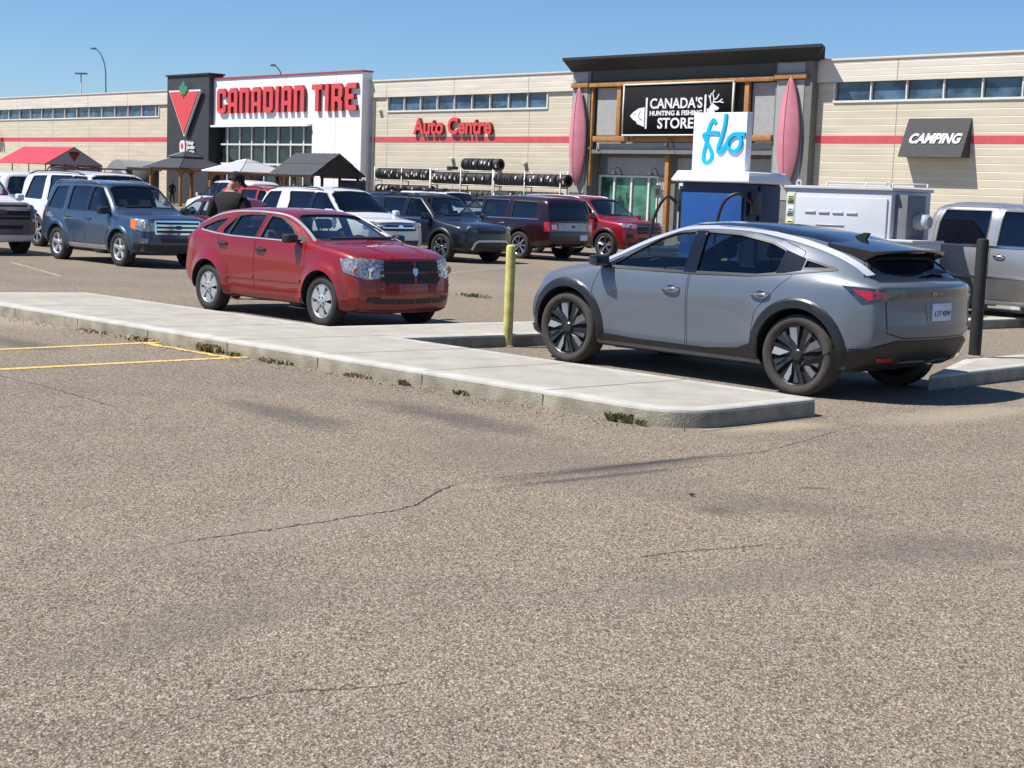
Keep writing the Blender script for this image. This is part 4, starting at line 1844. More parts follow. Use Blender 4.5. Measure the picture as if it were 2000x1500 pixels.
def spoke_rim(n=5, w0=.05, w1=.075, r0=.05, mi=0, twin=0.0, dish=.06, hub=.06, lip=0, cap=0):
    def f(bm, r, hw):
        o = hw * .80
        rim_base(bm, r, hw, lip, 1, dish)
        for k in range(n):
            for tw in ((-twin, twin) if twin else (0,)):
                a = 2 * PI * k / n + PI / 2
                Mt = Matrix.Rotation(-a - tw, 4, 'Y')
                pl = [(r0, -w0 / 2), (r - .02, -w1 / 2), (r - .02, w1 / 2), (r0, w0 / 2)]
                A = [bm.verts.new(Mt @ Vector((p[0], o - (.028 if p[0] == r0 else .012), p[1]))) for p in pl]
                mid = [bm.verts.new(Mt @ Vector((p[0], o - (.016 if p[0] == r0 else .002), p[1] * .35))) for p in pl]
                B = [bm.verts.new(Mt @ Vector((p[0], o - dish - .02, p[1]))) for p in pl]
                fs = [bm.faces.new((A[0], A[1], mid[1], mid[0])), bm.faces.new((mid[0], mid[1], mid[2], mid[3])), bm.faces.new((mid[3], mid[2], A[2], A[3])),
                      bm.faces.new((A[0], B[0], B[1], A[1])), bm.faces.new((A[3], A[2], B[2], B[3])), bm.faces.new((A[1], B[1], B[2], A[2], mid[2], mid[1])), bm.faces.new((A[0], mid[0], mid[3], A[3], B[3], B[0]))]
                for q in fs:
                    q.material_index = mi
                bmesh.ops.recalc_face_normals(bm, faces=fs)
        lathe(bm, [(hub, o - dish - .01), (hub, o - .02), (hub * .8, o - .008), (.002, o - .006)], 20, 'Y', mi=cap)
        for k in range(5):
            a = 2 * PI * (k + .5) / 5 + PI / 2
            lathe(bm, [(.009, o - .03), (.009, o - .002), (.001, o)], 6, 'Y', mi=1, M=Matrix.Translation((hub * .66 * math.cos(a), 0, hub * .66 * math.sin(a))))
    return f


def hubcap(n=7):
    """plastic wheel trim: broad spokes with a hole between each pair"""
    def f(bm, r, hw):
        o = hw * .80
        rim_base(bm, r, hw, 0, 1, .035)
        for k in range(n):
            a = 2 * PI * k / n + PI / 2
            Mt = Matrix.Rotation(-a, 4, 'Y')
            pl = [(.075, -.034), (r * .55, -.052), (r - .028, -.07), (r - .028, .07), (r * .55, .052), (.075, .034)]
            pl = rnd(pl, .012, 2)
            fs = extrude_poly(bm, pl, o - .03, o + .004, 0, M=Mt)
        lathe(bm, [(.085, o - .03), (.085, o + .006), (.07, o + .014), (.002, o + .016)], 24, 'Y', mi=0)
        for k in range(5):
            a = 2 * PI * (k + .5) / 5 + PI / 2
            lathe(bm, [(.011, o), (.011, o + .02), (.002, o + .021)], 8, 'Y', mi=1, M=Matrix.Translation((.058 * math.cos(a), 0, .058 * math.sin(a))))
    return f


def blade_rim(n=10):
    """black aero wheel: dark blades, every other one a machined facet"""
    def f(bm, r, hw):
        o = hw * .80
        lathe(bm, [(r, o - .03), (r + .004, o), (r - .010, o + .004), (r - .02, o - .006), (r - .024, o - .06)], 48, 'Y', mi=0, close=True)
        lathe(bm, [(r - .015, o - .05), (r - .015, o - .032), (.03, o - .022), (.03, o - .05)], 40, 'Y', mi=1, close=True)
        for k in range(n):
            a = 2 * PI * k / n + .16
            Mt = Matrix.Rotation(-a, 4, 'Y')
            fl = k % 2 == 0
            # each blade is pitched like a fan's; neighbours lean opposite ways
            pl = [(.045, -.010), (r * .55, -.052), (r * .88, -.070), (r - .016, -.058), (r - .016, .050), (r * .85, .056), (r * .5, .022), (.045, .010)]
            if not fl:
                pl = [(x, -y) for x, y in reversed(pl)]
            sg = 1 if fl else -1
            A = [bm.verts.new(Mt @ Vector((p[0], o - .016 + sg * p[1] * .30, p[1]))) for p in pl]
            B = [bm.verts.new(Mt @ Vector((p[0], o - .045, p[1]))) for p in pl]
            m = len(pl)
            fs = [bm.faces.new(A)]
            for i in range(m):
                fs.append(bm.faces.new((A[i], B[i], B[(i + 1) % m], A[(i + 1) % m])))
            bmesh.ops.recalc_face_normals(bm, faces=fs)
            for q in fs:
                q.material_index = 0
            q = [(r * .30, .010), (r * .60, -.046), (r - .030, -.050), (r - .030, .018)] if fl else [(r * .42, .026), (r * .66, .040), (r - .04, .052), (r - .04, .004)]
            fs = extrude_poly(bm, q, -.004, .004, 2 if fl else 3, M=Mt @ Matrix.Translation((0, o - .010, 0)) @ Matrix.Rotation(R(-17 * -sg), 4, 'X'))
        lathe(bm, [(.058, o - .04), (.058, o - .006), (.045, o + .006), (.002, o + .008)], 22, 'Y', mi=0)
    return f


def remap(root, knots):
    """restyle a finished vehicle's heights: knots = [(old z, new z), ...]"""
    done = set()

    def go(o):
        for ch in o.children:
            if ch.name.startswith('wheel') and not ch.name.startswith('wheel_arch'):
                continue
            if ch.type == 'MESH' and ch.location.length < 1e-6 and ch.data.name not in done:
                done.add(ch.data.name)
                for v in ch.data.vertices:
                    v.co.z = ip(knots, v.co.z)
            go(ch)
    go(root)


# ---------------------------------------------------------------- grey electric crossover
def build_crossover():
    root = thing('parked_car', 'grey crossover with black roof and black bladed wheels parked beside the kerb', 'car')
    p = paint('paint_grey', (0.122, 0.145, 0.182), 0.2, 0.34, 0.06)
    Rw, wb = .372, 2.775
    F, B = wb / 2, -wb / 2
    P = dict(
        xf=2.28, xr=-2.30, wb=wb, W=.925, R=Rw, ra=.415, rim=.283, flare=.018, flarew=.26, nst=24,
        bot=[(-2.3, .34), (-1.9, .24), (-1.4, .20), (1.4, .20), (1.9, .21), (2.28, .24)],
        belt=[(-2.3, 1.02), (-2.0, 1.05), (-1.5, 1.07), (0, 1.0), (1.0, .985), (1.6, .93), (2.1, .80), (2.28, .72)],
        top=[(-2.3, 1.06), (-2.20, 1.10), (-1.86, 1.36), (-1.70, 1.44), (-1.2, 1.575), (-.6, 1.645), (-.2, 1.655), (.15, 1.625), (.55, 1.47), (1.15, 1.11), (1.32, 1.055), (1.8, .965), (2.1, .87), (2.28, .76)],
        plan=[(-2.3, .80), (-2.0, .88), (-1.5, .92), (-.9, .918), (.8, .915), (1.5, .915), (1.9, .88), (2.28, .76)],
        roofw=[(-2.3, .60), (-1.8, .56), (-1.2, .60), (-.3, .64), (.4, .64), (.9, .70), (1.3, .80)],
        scallop=[(-1.0, 0), (-.5, .028), (.6, .028), (1.0, 0)],
        nose=[(.2, .10), (.35, .02), (.55, 0), (.7, .06), (.8, .22)], tail=[(.3, .16), (.5, .03), (.62, 0), (.8, .045), (1.0, .02), (1.1, .1)],
        bowF=.26, bowR=.17, cabin=(1.15, -1.95), floor=.5, wsx=.35, rwx=-1.6, seatx=.2, seatz=.62, dashx=.98, dashz=1.0,
        ws=[(0, 1.59), (.45, 1.575), (.56, 1.52), (.70, 1.14), (.66, 1.10), (0, 1.135)],
        rw=[(0, 1.35), (.42, 1.34), (.56, 1.30), (.73, 1.115), (.69, 1.085), (0, 1.105)],
        wsg=GL_CLEAR, rwg=mat('rear_glass_black', (.010, .013, .022), .03, var=.2, spec=.9),
        doors=[dict(poly=rnd([(1.0, .33), (1.05, .80), (.98, 1.02), (.60, 1.30), (.22, 1.535), (-.06, 1.575), (-.13, 1.3), (-.13, .31)], .04)),
               dict(poly=rnd([(-.145, .31), (-.145, 1.3), (-.08, 1.575), (-.6, 1.56), (-1.0, 1.48), (-1.30, 1.36), (-1.27, 1.08), (-1.12, .92), (-.93, .72), (-.88, .35)], .04))],
        wins=[dict(poly=rnd([(.88, 1.035), (.74, 1.16), (.42, 1.40), (.20, 1.495), (-.03, 1.52), (-.07, 1.04)], .03), door=0, glass=GL_CLEAR),
              dict(poly=rnd([(-.19, 1.045), (-.15, 1.525), (-.55, 1.51), (-.92, 1.435), (-1.10, 1.36), (-1.10, 1.10), (-.9, 1.065)], .03), door=1, glass=GL_MID),
              dict(poly=rnd([(-1.34, 1.17), (-1.335, 1.275), (-1.42, 1.255), (-1.66, 1.19)], .02), door=-1, glass=GL_DARK)])
    c = Car(P, root, p, 2)
    c.body()
    # black skin round the windows
    c.side_part('pillar_trim', rnd([(-.055, 1.03), (-.02, 1.525), (-.165, 1.53), (-.205, 1.035)], .01), GLOSSB, .004, .012)
    c.side_part('pillar_trim', rnd([(-1.09, 1.09), (-1.09, 1.365), (-1.33, 1.28), (-1.34, 1.15)], .01), GLOSSB, .004, .012)
    c.side_part('pillar_trim', rnd([(1.0, 1.03), (.86, 1.10), (.74, 1.17), (.86, 1.03)], .008), GLOSSB, .005, .012)
    c.side_line('window_trim', [(1.0, 1.015), (.4, 1.02), (-.2, 1.025), (-.8, 1.05), (-1.2, 1.10), (-1.68, 1.18)], .018, BLACKP, .006)
    # black roof between grey body arches, their sun glare painted in as a paler colour
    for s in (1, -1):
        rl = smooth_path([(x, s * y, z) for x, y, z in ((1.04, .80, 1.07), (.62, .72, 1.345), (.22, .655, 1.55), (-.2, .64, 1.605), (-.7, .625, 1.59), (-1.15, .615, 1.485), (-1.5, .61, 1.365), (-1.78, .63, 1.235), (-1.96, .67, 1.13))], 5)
        obj('roof_arch', c.band(rl, (0, s, .8), .066, .008, .03), paint('arch_glare', (.62, .65, .70), .4, .3), root)
    bm = c.patch([(x, y, 0) for x, y in rnd([(.12, .44), (.08, .52), (-.3, .585), (-1.2, .55), (-1.66, .52), (-1.72, .45)], .04)] + [(x, -y, 0) for x, y in reversed(rnd([(.12, .44), (.08, .52), (-.3, .585), (-1.2, .55), (-1.66, .52), (-1.72, .45)], .04))], (0, 0, 1), .008, .02, .1)
    obj('roof_panel', bm, GLOSSB, root)
    # spoiler
    bm = bmesh.new()
    rows = []
    for y in (-.60, -.54, -.35, -.12, 0, .12, .35, .54, .60):
        t = abs(y) / .60
        e = 1 - .55 * max(0, t - .85) / .15
        xt = -2.02 + .10 * t * t
        zt = 1.425 - .03 * t * t
        pr = [(-1.45, 1.515 - .05 * t * t), (-1.72, 1.478 - .05 * t * t), (xt, zt), (xt + .01, zt - .022 - .03 * t ** 6), (-1.74, 1.385 - .05 * t * t - .10 * t ** 8), (-1.5, 1.40 - .05 * t * t - .06 * t ** 8)]
        rows.append([bm.verts.new((a, y, b)) for a, b in pr])
    for A, Bq in zip(rows, rows[1:]):
        for k in range(6):
            bm.faces.new((A[k], A[(k + 1) % 6], Bq[(k + 1) % 6], Bq[k]))
    bm.faces.new(rows[0])
    bm.faces.new(rows[-1])
    bmesh.ops.recalc_face_normals(bm, faces=bm.faces)
    sp = obj('spoiler', bm, GLOSSB, root, ang=50)
    bm = bmesh.new()
    box(bm, -2.0, -1.985, -.12, .12, 1.385, 1.398, bev=.004)
    obj('brake_light', bm, REDL, sp)
    # rear lamp bar
    c.corner_part('taillight', rnd([(-1.86, .90, 1.015), (-2.22, .72, 1.005), (-2.22, .72, .955), (-2.02, .86, .885)], .01) and [(-1.83, .90, 1.02), (-2.26, .62, .995), (-2.26, .62, .93), (-2.20, .76, .90), (-2.0, .87, .875)], 130, LENSD, .008, .02)
    c.corner_part('tail_lens', [(-1.93, .89, .985), (-2.16, .75, .975), (-2.19, .75, .94), (-2.06, .85, .90)], 130, REDL, .013, .012)
    c.end_part('lamp_bar', [(0, 1.0), (.62, .995), (.62, .925), (0, .935)], False, LENSD, .008, .02)
    # hatch seam, plate recess
    c.end_line('panel_gap', [(.70, .90), (.68, .62), (.5, .575), (-.5, .575), (-.68, .62), (-.70, .90)], False, .012, BLACKP, .001, .01)
    c.end_part('plate_recess', rnd([(-.25, .885), (.25, .885), (.20, .70), (-.20, .70)], .02), False, p, .004, .01, sym=False)
    po, px_ = c.plate(False, .80)
    t = text_mesh('LT7 42W', .068, .004, PLATEB, 'plate_number', po)
    a, b = text_width(t)
    t.rotation_euler = (0, 0, -PI / 2)
    t.location = (px_ - .001, (b - a) / 2, .765)
    t2 = text_mesh('A R I Y A', .04, .004, CHROME, 'badge', root)
    hb, _ = c.hit(Vector((0, .1, .965)), Vector((-1, 0, 0)))
    t2.rotation_euler = (0, 0, -PI / 2)
    t2.location = (hb.x - .012, .17, .952)
    # lower black bumper and sills
    lo = [(-1.78, .60), (-2.0, .60), (-2.3, .60), (-2.3, .25), (-1.86, .25)]
    c.end_part('rear_bumper', [(0, .555), (.55, .555), (.70, .52), (.90, .46), (.90, .26), (0, .34)], False, BLACKP, .012, .03)
    c.corner_part('rear_bumper', [(-1.92, .91, .45), (-2.05, .88, .48), (-2.24, .72, .525), (-2.26, .60, .54), (-2.24, .60, .30), (-1.92, .91, .28)], 128, BLACKP, .014, .03)
    c.corner_part('reflector', [(-2.15, .74, .40), (-2.22, .60, .40), (-2.22, .60, .37), (-2.15, .74, .37)], 150, REDL, .02, .012)
    c.side_part('sill', [(F - .40, .36), (.5, .335), (-.4, .335), (-.75, .37), (B + .40, .46), (B + .42, .20), (F - .42, .20)], BLACKP, .012, .03)
    c.arch_trim(mat('arch_black', (.011, .012, .015), .38), Rw + .045, Rw + .135, .014)
    c.corner_part('front_bumper', [(2.2, .70, .34), (2.0, .86, .36), (1.80, .90, .36), (1.82, .90, .22), (2.2, .7, .24)], 50, BLACKP, .012, .03)
    # front lamps, grille (seen only from other places)
    c.corner_part('headlight', [(1.86, .84, .885), (2.16, .62, .82), (2.24, .45, .78), (2.24, .45, .745), (2.12, .72, .765)], 40, LENSD, .008, .02)
    c.end_part('grille', [(0, .70), (.42, .70), (.62, .55), (.50, .36), (0, .34)], True, GLOSSB, .006, .02)
    c.handles([(0, .06, .865), (1, -.98, .885)], CHROME, .21)
    c.mirror(.93, 1.06, GLOSSB, .22, .155, .14, .055)
    c.wheels(blade_rim(10), [mat('wheel_black', (.022, .022, .024), .3), WELLM, mat('machined_grey', (.34, .35, .36), .4, .6), mat('wheel_grey', (.11, .115, .125), .3, .5)], width=.235, tm=DUSTTY)
    # aerial fin and wiper
    bm = bmesh.new()
    h, _ = c.hit(Vector((-1.38, 0, 0)), Vector((0, 0, 1)))
    extrude_poly(bm, [(-1.30, h.z - .01), (-1.46, h.z - .02), (-1.50, h.z + .06), (-1.45, h.z + .065)], -.02, .02)
    obj('aerial', bm, BLACKP, root)
    bm = c.band([(0, .05, 1.14), (0, -.20, 1.175), (0, -.42, 1.165)], (-1, 0, 0), .03, .03, .02)
    obj('wiper', bm, BLACKP, root)
    # hood cut line
    c.top_line('panel_gap', [(1.25, .72), (1.7, .70), (2.05, .60), (2.13, .3), (2.15, 0), (2.13, -.3), (2.05, -.60), (1.7, -.70), (1.25, -.72)], .008, BLACKP, .001, .01)
    remap(root, [(0, 0), (1.0, 1.0), (1.7, 1.56)])
    return root


# ---------------------------------------------------------------- red hatchback
def build_hatchback():
    root = thing('parked_car', 'dusty red hatchback with silver wheel trims parked behind the kerb', 'car')
    p = paint('paint_red', (0.245, 0.002, 0.004), 0.1, 0.36, 0.12)
    Rw, wb = .335, 2.635
    F, B = wb / 2, -wb / 2
    P = dict(
        xf=2.19, xr=-2.19, wb=wb, W=.875, R=Rw, ra=.385, rim=.222, flare=.058, flarew=.15, nst=24,
        bot=[(-2.19, .36), (-1.8, .27), (-1.3, .22), (1.3, .22), (1.8, .20), (2.19, .22)],
        belt=[(-2.19, .98), (-1.9, 1.02), (-1.0, 1.0), (.4, .965), (1.1, .945), (1.7, .90), (2.05, .86), (2.19, .82)],
        top=[(-2.19, 1.02), (-2.10, 1.08), (-1.72, 1.36), (-1.5, 1.45), (-1.0, 1.515), (-.4, 1.535), (0, 1.52), (.28, 1.465), (1.02, 1.08), (1.14, 1.03), (1.6, .985), (2.0, .935), (2.19, .885)],
        plan=[(-2.19, .76), (-1.9, .83), (-1.3, .85), (.8, .85), (1.4, .855), (1.9, .83), (2.19, .745)],
        roofw=[(-2.19, .58), (-1.6, .56), (-.8, .585), (.2, .60), (.8, .66), (1.2, .75)],
        scallop=[(-1.0, .0), (-.6, .014), (.6, .014), (1.0, .0)],
        nose=[(.2, .07), (.35, .01), (.5, 0), (.62, .03), (.75, .03), (.88, .08)], tail=[(.3, .1), (.45, .0), (.62, 0), (.7, .05), (1.0, .08)],
        bowF=.20, bowR=.12, cabin=(1.02, -1.95), floor=.48, wsx=.3, rwx=-1.45, seatx=.1, seatz=.60, dashx=.82, dashz=.97,
        ws=[(0, 1.465), (.42, 1.45), (.53, 1.40), (.69, 1.085), (.64, 1.05), (0, 1.075)],
        rw=[(0, 1.40), (.40, 1.39), (.48, 1.36), (.58, 1.08), (.54, 1.06), (0, 1.07)], rwg=GL_MID, seatm=mat('grey_seat', (.09, .09, .095), .9),
        doors=[dict(poly=rnd([(.90, .40), (.92, .80), (.90, 1.0), (.46, 1.29), (.12, 1.42), (-.16, 1.45), (-.21, 1.2), (-.21, .37)], .04)),
               dict(poly=rnd([(-.225, .37), (-.225, 1.2), (-.18, 1.45), (-.6, 1.455), (-.92, 1.42), (-1.14, 1.15), (-1.12, .96), (-.98, .78), (-.87, .62), (-.85, .40)], .04))],
        wins=[dict(poly=rnd([(.72, 1.01), (.42, 1.24), (.12, 1.375), (-.12, 1.40), (-.15, 1.02)], .03), door=0, glass=GL_CLEAR),
              dict(poly=rnd([(-.26, 1.02), (-.23, 1.405), (-.62, 1.405), (-.90, 1.365), (-1.08, 1.13), (-1.06, 1.04)], .03), door=1, glass=GL_CLEAR),
              dict(poly=rnd([(-1.22, 1.065), (-1.24, 1.12), (-1.10, 1.32), (-1.36, 1.265), (-1.64, 1.14), (-1.62, 1.09)], .03), door=-1, glass=GL_CLEAR)])
    c = Car(P, root, p, 2)
    c.body()
    silver = mat('drip_rail_silver', (.55, .54, .52), .35, .6)
    for s in (1, -1):
        rl = smooth_path([(1.0, s * .735, 1.04), (.64, s * .68, 1.275), (.24, s * .635, 1.445), (-.3, s * .62, 1.485), (-.9, s * .60, 1.465), (-1.3, s * .59, 1.39), (-1.60, s * .60, 1.26), (-1.85, s * .64, 1.12)], 5)
        obj('roof_rail', c.band(rl, (0, s, .9), .035, .012, .03), silver, root)
    c.side_line('window_trim', [(.80, 1.0), (.1, 1.008), (-.8, 1.015), (-1.2, 1.04), (-1.64, 1.085)], .020, silver, .008)
    c.side_part('pillar_trim', [(-.90, 1.02), (-.84, 1.395), (-.875, 1.39), (-.945, 1.02)], BLACKP, .004, .01, door=1)
    c.side_part('mirror_base', rnd([(.89, 1.005), (.70, 1.14), (.66, 1.01)], .01), BLACKP, .008, .02)
    # body-side moulding, sill step
    c.side_line('side_moulding', [(.84, .545), (-.20, .53)], .035, p, .012, .02, door=0)
    c.side_line('side_moulding', [(-.235, .53), (-.86, .52)], .035, p, .012, .02, door=1)
    c.side_line('sill', [(.90, .32), (-.80, .31)], .05, p, .016, .03)
    # headlights
    hl = [(1.72, .86, .865), (2.0, .75, .875), (2.18, .53, .86), (2.20, .53, .67), (2.08, .70, .635), (1.80, .86, .72)]
    for o in c.corner_part('headlight', hl, 35, LENS, .010, .03, .04):
        pass
    for s in (1, -1):
        for (yy, zz, rr_, m) in ((.60, .725, .075, CHROME), (.765, .745, .05, AMBER)):
            d = Vector((math.cos(R(35)), s * math.sin(R(35)), 0))
            hp, n = c.hit(Vector((2.1, s * yy, zz)), d) if False else c.hit(Vector((0, s * yy, zz)), Vector((1, 0, 0)))
            if hp is None:
                continue
            bm = bmesh.new()
            Mt = Matrix.Translation(hp + Vector((.004, 0, 0))) @ Matrix.Rotation(R(0), 4, 'Z')
            lathe(bm, [(rr_, 0), (rr_, .012), (rr_ * .8, .014), (rr_ * .7, .006), (.004, .0)], 20, 'X', M=Mt)
            obj('bulb_ring', bm, m, root)
    # grille: mesh with a body-coloured cross behind the badge
    gr = rnd([(-.50, .855), (-.555, .73), (-.44, .59), (.44, .59), (.555, .73), (.50, .855)], .04)
    c.end_part('grille', gr, True, mat('grille_mesh', (.02, .012, .012), .6, var=.5, scale=60, bump=.6, bscale=70), .006, .03, sym=False)
    for z in (.63, .67, .71, .75, .79, .825):
        c.end_line('grille_bar', [(-.50, z), (.50, z)], True, .008, BLACKP, .013, .01)
    c.end_line('grille_bar', [(0, .845), (0, .595)], True, .035, p, .016, .02)
    c.end_line('grille_bar', [(-.5, .73), (.5, .73)], True, .028, paint('paint_red_dark', (.10, .008, .010), .2, .4), .015, .02)
    bm = c.patch([(0, y, z) for y, z in rnd([(-.04, .78), (.04, .78), (.04, .72), (0, .68), (-.04, .72)], .008)], (1, 0, 0), .024, .02)
    obj('badge', bm, CHROME, root)
    # bumper slots and fog recess
    c.end_part('bumper_grille', rnd([(-.56, .40), (-.58, .335), (.58, .335), (.56, .40)], .02), True, BLACKP, .005, .02, sym=False)
    for y in (-.3, 0, .3):
        c.end_line('bumper_bar', [(y, .40), (y, .335)], True, .02, p, .010, .012)
    c.corner_part('fog_recess', [(2.10, .70, .425), (2.16, .52, .425), (2.16, .52, .355), (2.10, .70, .355)], 25, BLACKP, .005, .02)
    c.end_line('panel_gap', [(-.75, .555), (-.4, .545), (0, .54), (.4, .545), (.75, .555)], True, .010, p, .010, .012)
    c.end_part('front_lip', [(0, .255), (.6, .255), (.74, .27), (.74, .225), (0, .21)], True, BLACKP, .010, .03)
    # hood creases and seams
    for s in (1, -1):
        c.top_line('hood_crease', [(1.18, s * .40), (1.6, s * .36), (2.05, s * .30)], .03, p, .008, .02)
        c.top_line('panel_gap', [(1.08, s * .77), (1.5, s * .745), (1.85, s * .68), (2.08, s * .55), (2.13, s * .3), (2.15, 0)], .008, BLACKP, .001, .01)
        c.side_line('panel_gap', [(.93, .98), (.95, .70), (.93, .40)], .004, BLACKP, .001, .005, sides=(s,))
    c.end_line('wiper', [(-.5, 1.075), (.05, 1.085), (.1, 1.08)], True, .02, BLACKP, .02, .02)
    c.end_line('wiper', [(.1, 1.08), (.62, 1.085)], True, .02, BLACKP, .024, .02)
    # rear
    c.corner_part('taillight', [(-1.95, .80, 1.02), (-2.12, .66, 1.0), (-2.16, .62, .80), (-2.0, .80, .80)], 135, REDL, .01, .02)
    c.end_line('panel_gap', [(.58, .98), (.56, .66), (-.56, .66), (-.58, .98)], False, .01, BLACKP, .001, .01)
    c.plate(False, .78)
    c.handles([(0, -.07, .885), (1, -.98, .915)], BLACKP, .20)
    c.mirror(.72, 1.02, BLACKP, .19, .17, .12, .05)
    c.wheels(hubcap(6), [SILVERM, WELLM], width=.205)
    remap(root, [(0, 0), (.80, .80), (.97, 1.025), (1.56, 1.495)])
    return root


# ---------------------------------------------------------------- the other parked vehicles
def suv(name, label, cat, pm, o, group=None):
    """a wagon-like vehicle from a handful of measures; o overrides the defaults"""
    D = dict(L=4.6, W=.92, H=1.70, wb=2.75, fo=.90, hood=1.05, belt=1.05, cowl=None, ws=None, bx=-.12, cx=-1.15, qx=-1.85, qxt=-1.70, rt=None, rend=None,
             R=.36, rim=.235, floor=.5, rails=None, arch=None, clad=False, glassr=GL_DARK, glassf=GL_MID, rimf=spoke_rim(5), rimm=None, lv=2, nose=.12, bowF=.18, bowR=.10,
             flare=.02, pickup=False, roofw=.68, hdrop=.06, mirror=None, handle=None, tailslope=.12, bend=None, nst=18)
    D.update(o)
    L, Wd, H, wb, fo = D['L'], D['W'], D['H'], D['wb'], D['fo']
    xf = wb / 2 + fo
    xr = xf - L
    hood, belt = D['hood'], D['belt']
    cowl = D['cowl'] if D['cowl'] is not None else wb / 2 - .28
    ws = D['ws'] if D['ws'] is not None else cowl - .78
    rend = D['rend'] if D['rend'] is not None else xr + D['tailslope'] + .06
    cb = D['bend']           # pickups: x of the cab's back wall
    Rw = D['R']
    if cb is not None:
        bedz = D.get('bedz', belt + .02)
        top = [(xr, bedz), (cb - .06, bedz), (cb + .02, bedz + .06), (cb + .12, H - .07), (cb + .45, H), ((ws + cb) / 2, H), (ws, H - .05), (cowl, hood + .05), (cowl + .13, hood + .01), (xf - .25, hood - D['hdrop']), (xf, hood - .2)]
    elif D.get('trunk'):
        tk = D['trunk']
        top = [(xr, tk - .06), (xr + .12, tk), (tk_x := D['trunkx'], tk + .03), (D['rroof'], H - .06), ((ws + D['rroof']) / 2, H), (ws, H - .04), (cowl, hood + .05), (cowl + .13, hood), (xf - .25, hood - D['hdrop'] * 1.5), (xf, hood - .22)]
    else:
        top = [(xr, belt), (xr + D['tailslope'] * .3, belt + .06), (rend, H - .10), (rend + .2, H - .035), ((ws + rend) / 2, H), (ws, H - .045), (cowl, hood + .05), (cowl + .13, hood), (xf - .25, hood - D['hdrop']), (xf, hood - D.get('fedge', .18))]
    rw = D['roofw']
    P = dict(xf=xf, xr=xr, wb=wb, W=Wd, R=Rw, ra=Rw + .05, rim=D['rim'], flare=D['flare'], nst=D['nst'],
             bot=[(xr, .42), (xr + .4, .33), (-wb / 2 + .5, .27), (wb / 2 - .5, .27), (xf - .3, .27), (xf, .30)] if not D.get('low') else [(xr, .32), (-wb / 2, .2), (wb / 2, .2), (xf, .22)],
             belt=[(xr, belt - .03), (xr + .5, belt), (0, belt - .02), (cowl, belt - .03), (xf - .3, hood - D['hdrop'] - .10), (xf, hood - .30)],
             top=top,
             plan=[(xr, Wd * .88), (xr + .4, Wd * .975), (0, Wd * .99), (wb / 2, Wd * .985), (xf - .3, Wd * .95), (xf, Wd * .85)],
             roofw=[(xr, rw * Wd * 1.02), (ws, rw * Wd / .97), (cowl, .80 * Wd), (xf, .85 * Wd)],
             scallop=[(-wb / 2 + .4, 0), (-.5, .015), (.6, .015), (wb / 2 - .4, 0)],
             nose=[(.25, .08), (.4, .0), (hood - .45, 0), (hood - .2, D['nose'] * .4), (hood, D['nose'])], tail=[(.35, .10), (.5, .0), (.7, 0), (belt, .05)],
             bowF=D['bowF'], bowR=D['bowR'], cabin=(cowl + .05, (cb + .05 if cb is not None else xr + .30)), floor=D['floor'], wsx=max(ws - .35, -.2), rwx=(rend + .35 if cb is None else cb + .4),
             seatx=ws - .05 - .15, seatz=belt - .42, dashx=cowl - .22, dashz=belt - .06,
             wsg=GL_MID if D.get('wsdark') else GL_CLEAR, rwg=D['glassr'])
    P['seats'] = [ws - .2, ws - 1.05] if cb is None or cb < ws - 1.3 else [ws - .2]
    # windscreen between the pillars
    P['ws'] = [(0, H - .095), (rw * Wd * .72, H - .115), (rw * Wd * .90, H - .17), (.77 * Wd, hood + .12), (.70 * Wd, hood + .085), (0, hood + .10)]
    if cb is None and not D.get('trunk'):
        P['rw'] = rnd([(0, H - .17), (rw * Wd * .84, H - .18), (rw * Wd * 1.02, belt + .10), (rw * Wd * .98, belt + .06), (0, belt + .06)], .02)
        P['rw'] = [(0, H - .17), (rw * Wd * .80, H - .18), (rw * Wd * .86, H - .22), (rw * Wd * 1.0, belt + .12), (rw * Wd * .96, belt + .07), (0, belt + .07)]
    elif cb is not None:
        P['rw'] = [(0, H - .16), (.55 * Wd, H - .16), (.58 * Wd, H - .2), (.62 * Wd, belt + .14), (.60 * Wd, belt + .10), (0, belt + .10)]
        P['bed'] = (xr + .10, cb - .08, Wd - .16, .62)
    up = H - .15
    lo = belt + .025
    bx, cx = D['bx'], D['cx']

    def ax(z):               # the screen pillar seen from the side
        return ws + (cowl - ws) * (H - .05 - z) / (H - .05 - hood - .05) - .13
    fw = rnd([(ax(lo) - .02, lo), (ax(lo + .12) - .02, lo + .12), (ax(up), up), (bx + D.get('pg', .05), up + .015), (bx + D.get('pg', .05), lo)], .035)
    wins = [dict(poly=fw, door=0, glass=D['glassf'])]
    fd = rnd([(cowl - .12, .42), (cowl - .08, .8), (cowl - .10, belt - .03), (ax(lo) + .05, lo + .03), (ax(up) + .05, up + .055), (bx + .004, up + .065), (bx + .004, .40)], .03)
    doors = [dict(poly=fd)]
    ra = Rw + .05
    if cx is not None:
        rax = -wb / 2
        rdl = min(max(cx, rax + ra + .10), bx - .5)
        cxb = D.get('cxb', cx)
        rwn = rnd([(bx - D.get('pg', .05), lo), (bx - D.get('pg', .05), up + .015), (cx + .07 + D.get('cslope', .0), up + .01), (cxb + .07, up - .2), (cxb + .07, lo)], .035)
        wins.append(dict(poly=rwn, door=1, glass=D['glassr']))
        doors.append(dict(poly=rnd([(bx - .012, .40), (bx - .012, up + .065), (cx + .02 + D.get('cslope', .0), up + .06), (cxb, up - .2), (cxb, belt - .05), (max(cxb, rax + .18), rw and (Rw + ra + .12)), (rdl, Rw + ra * .62), (rdl, .41)], .03)))
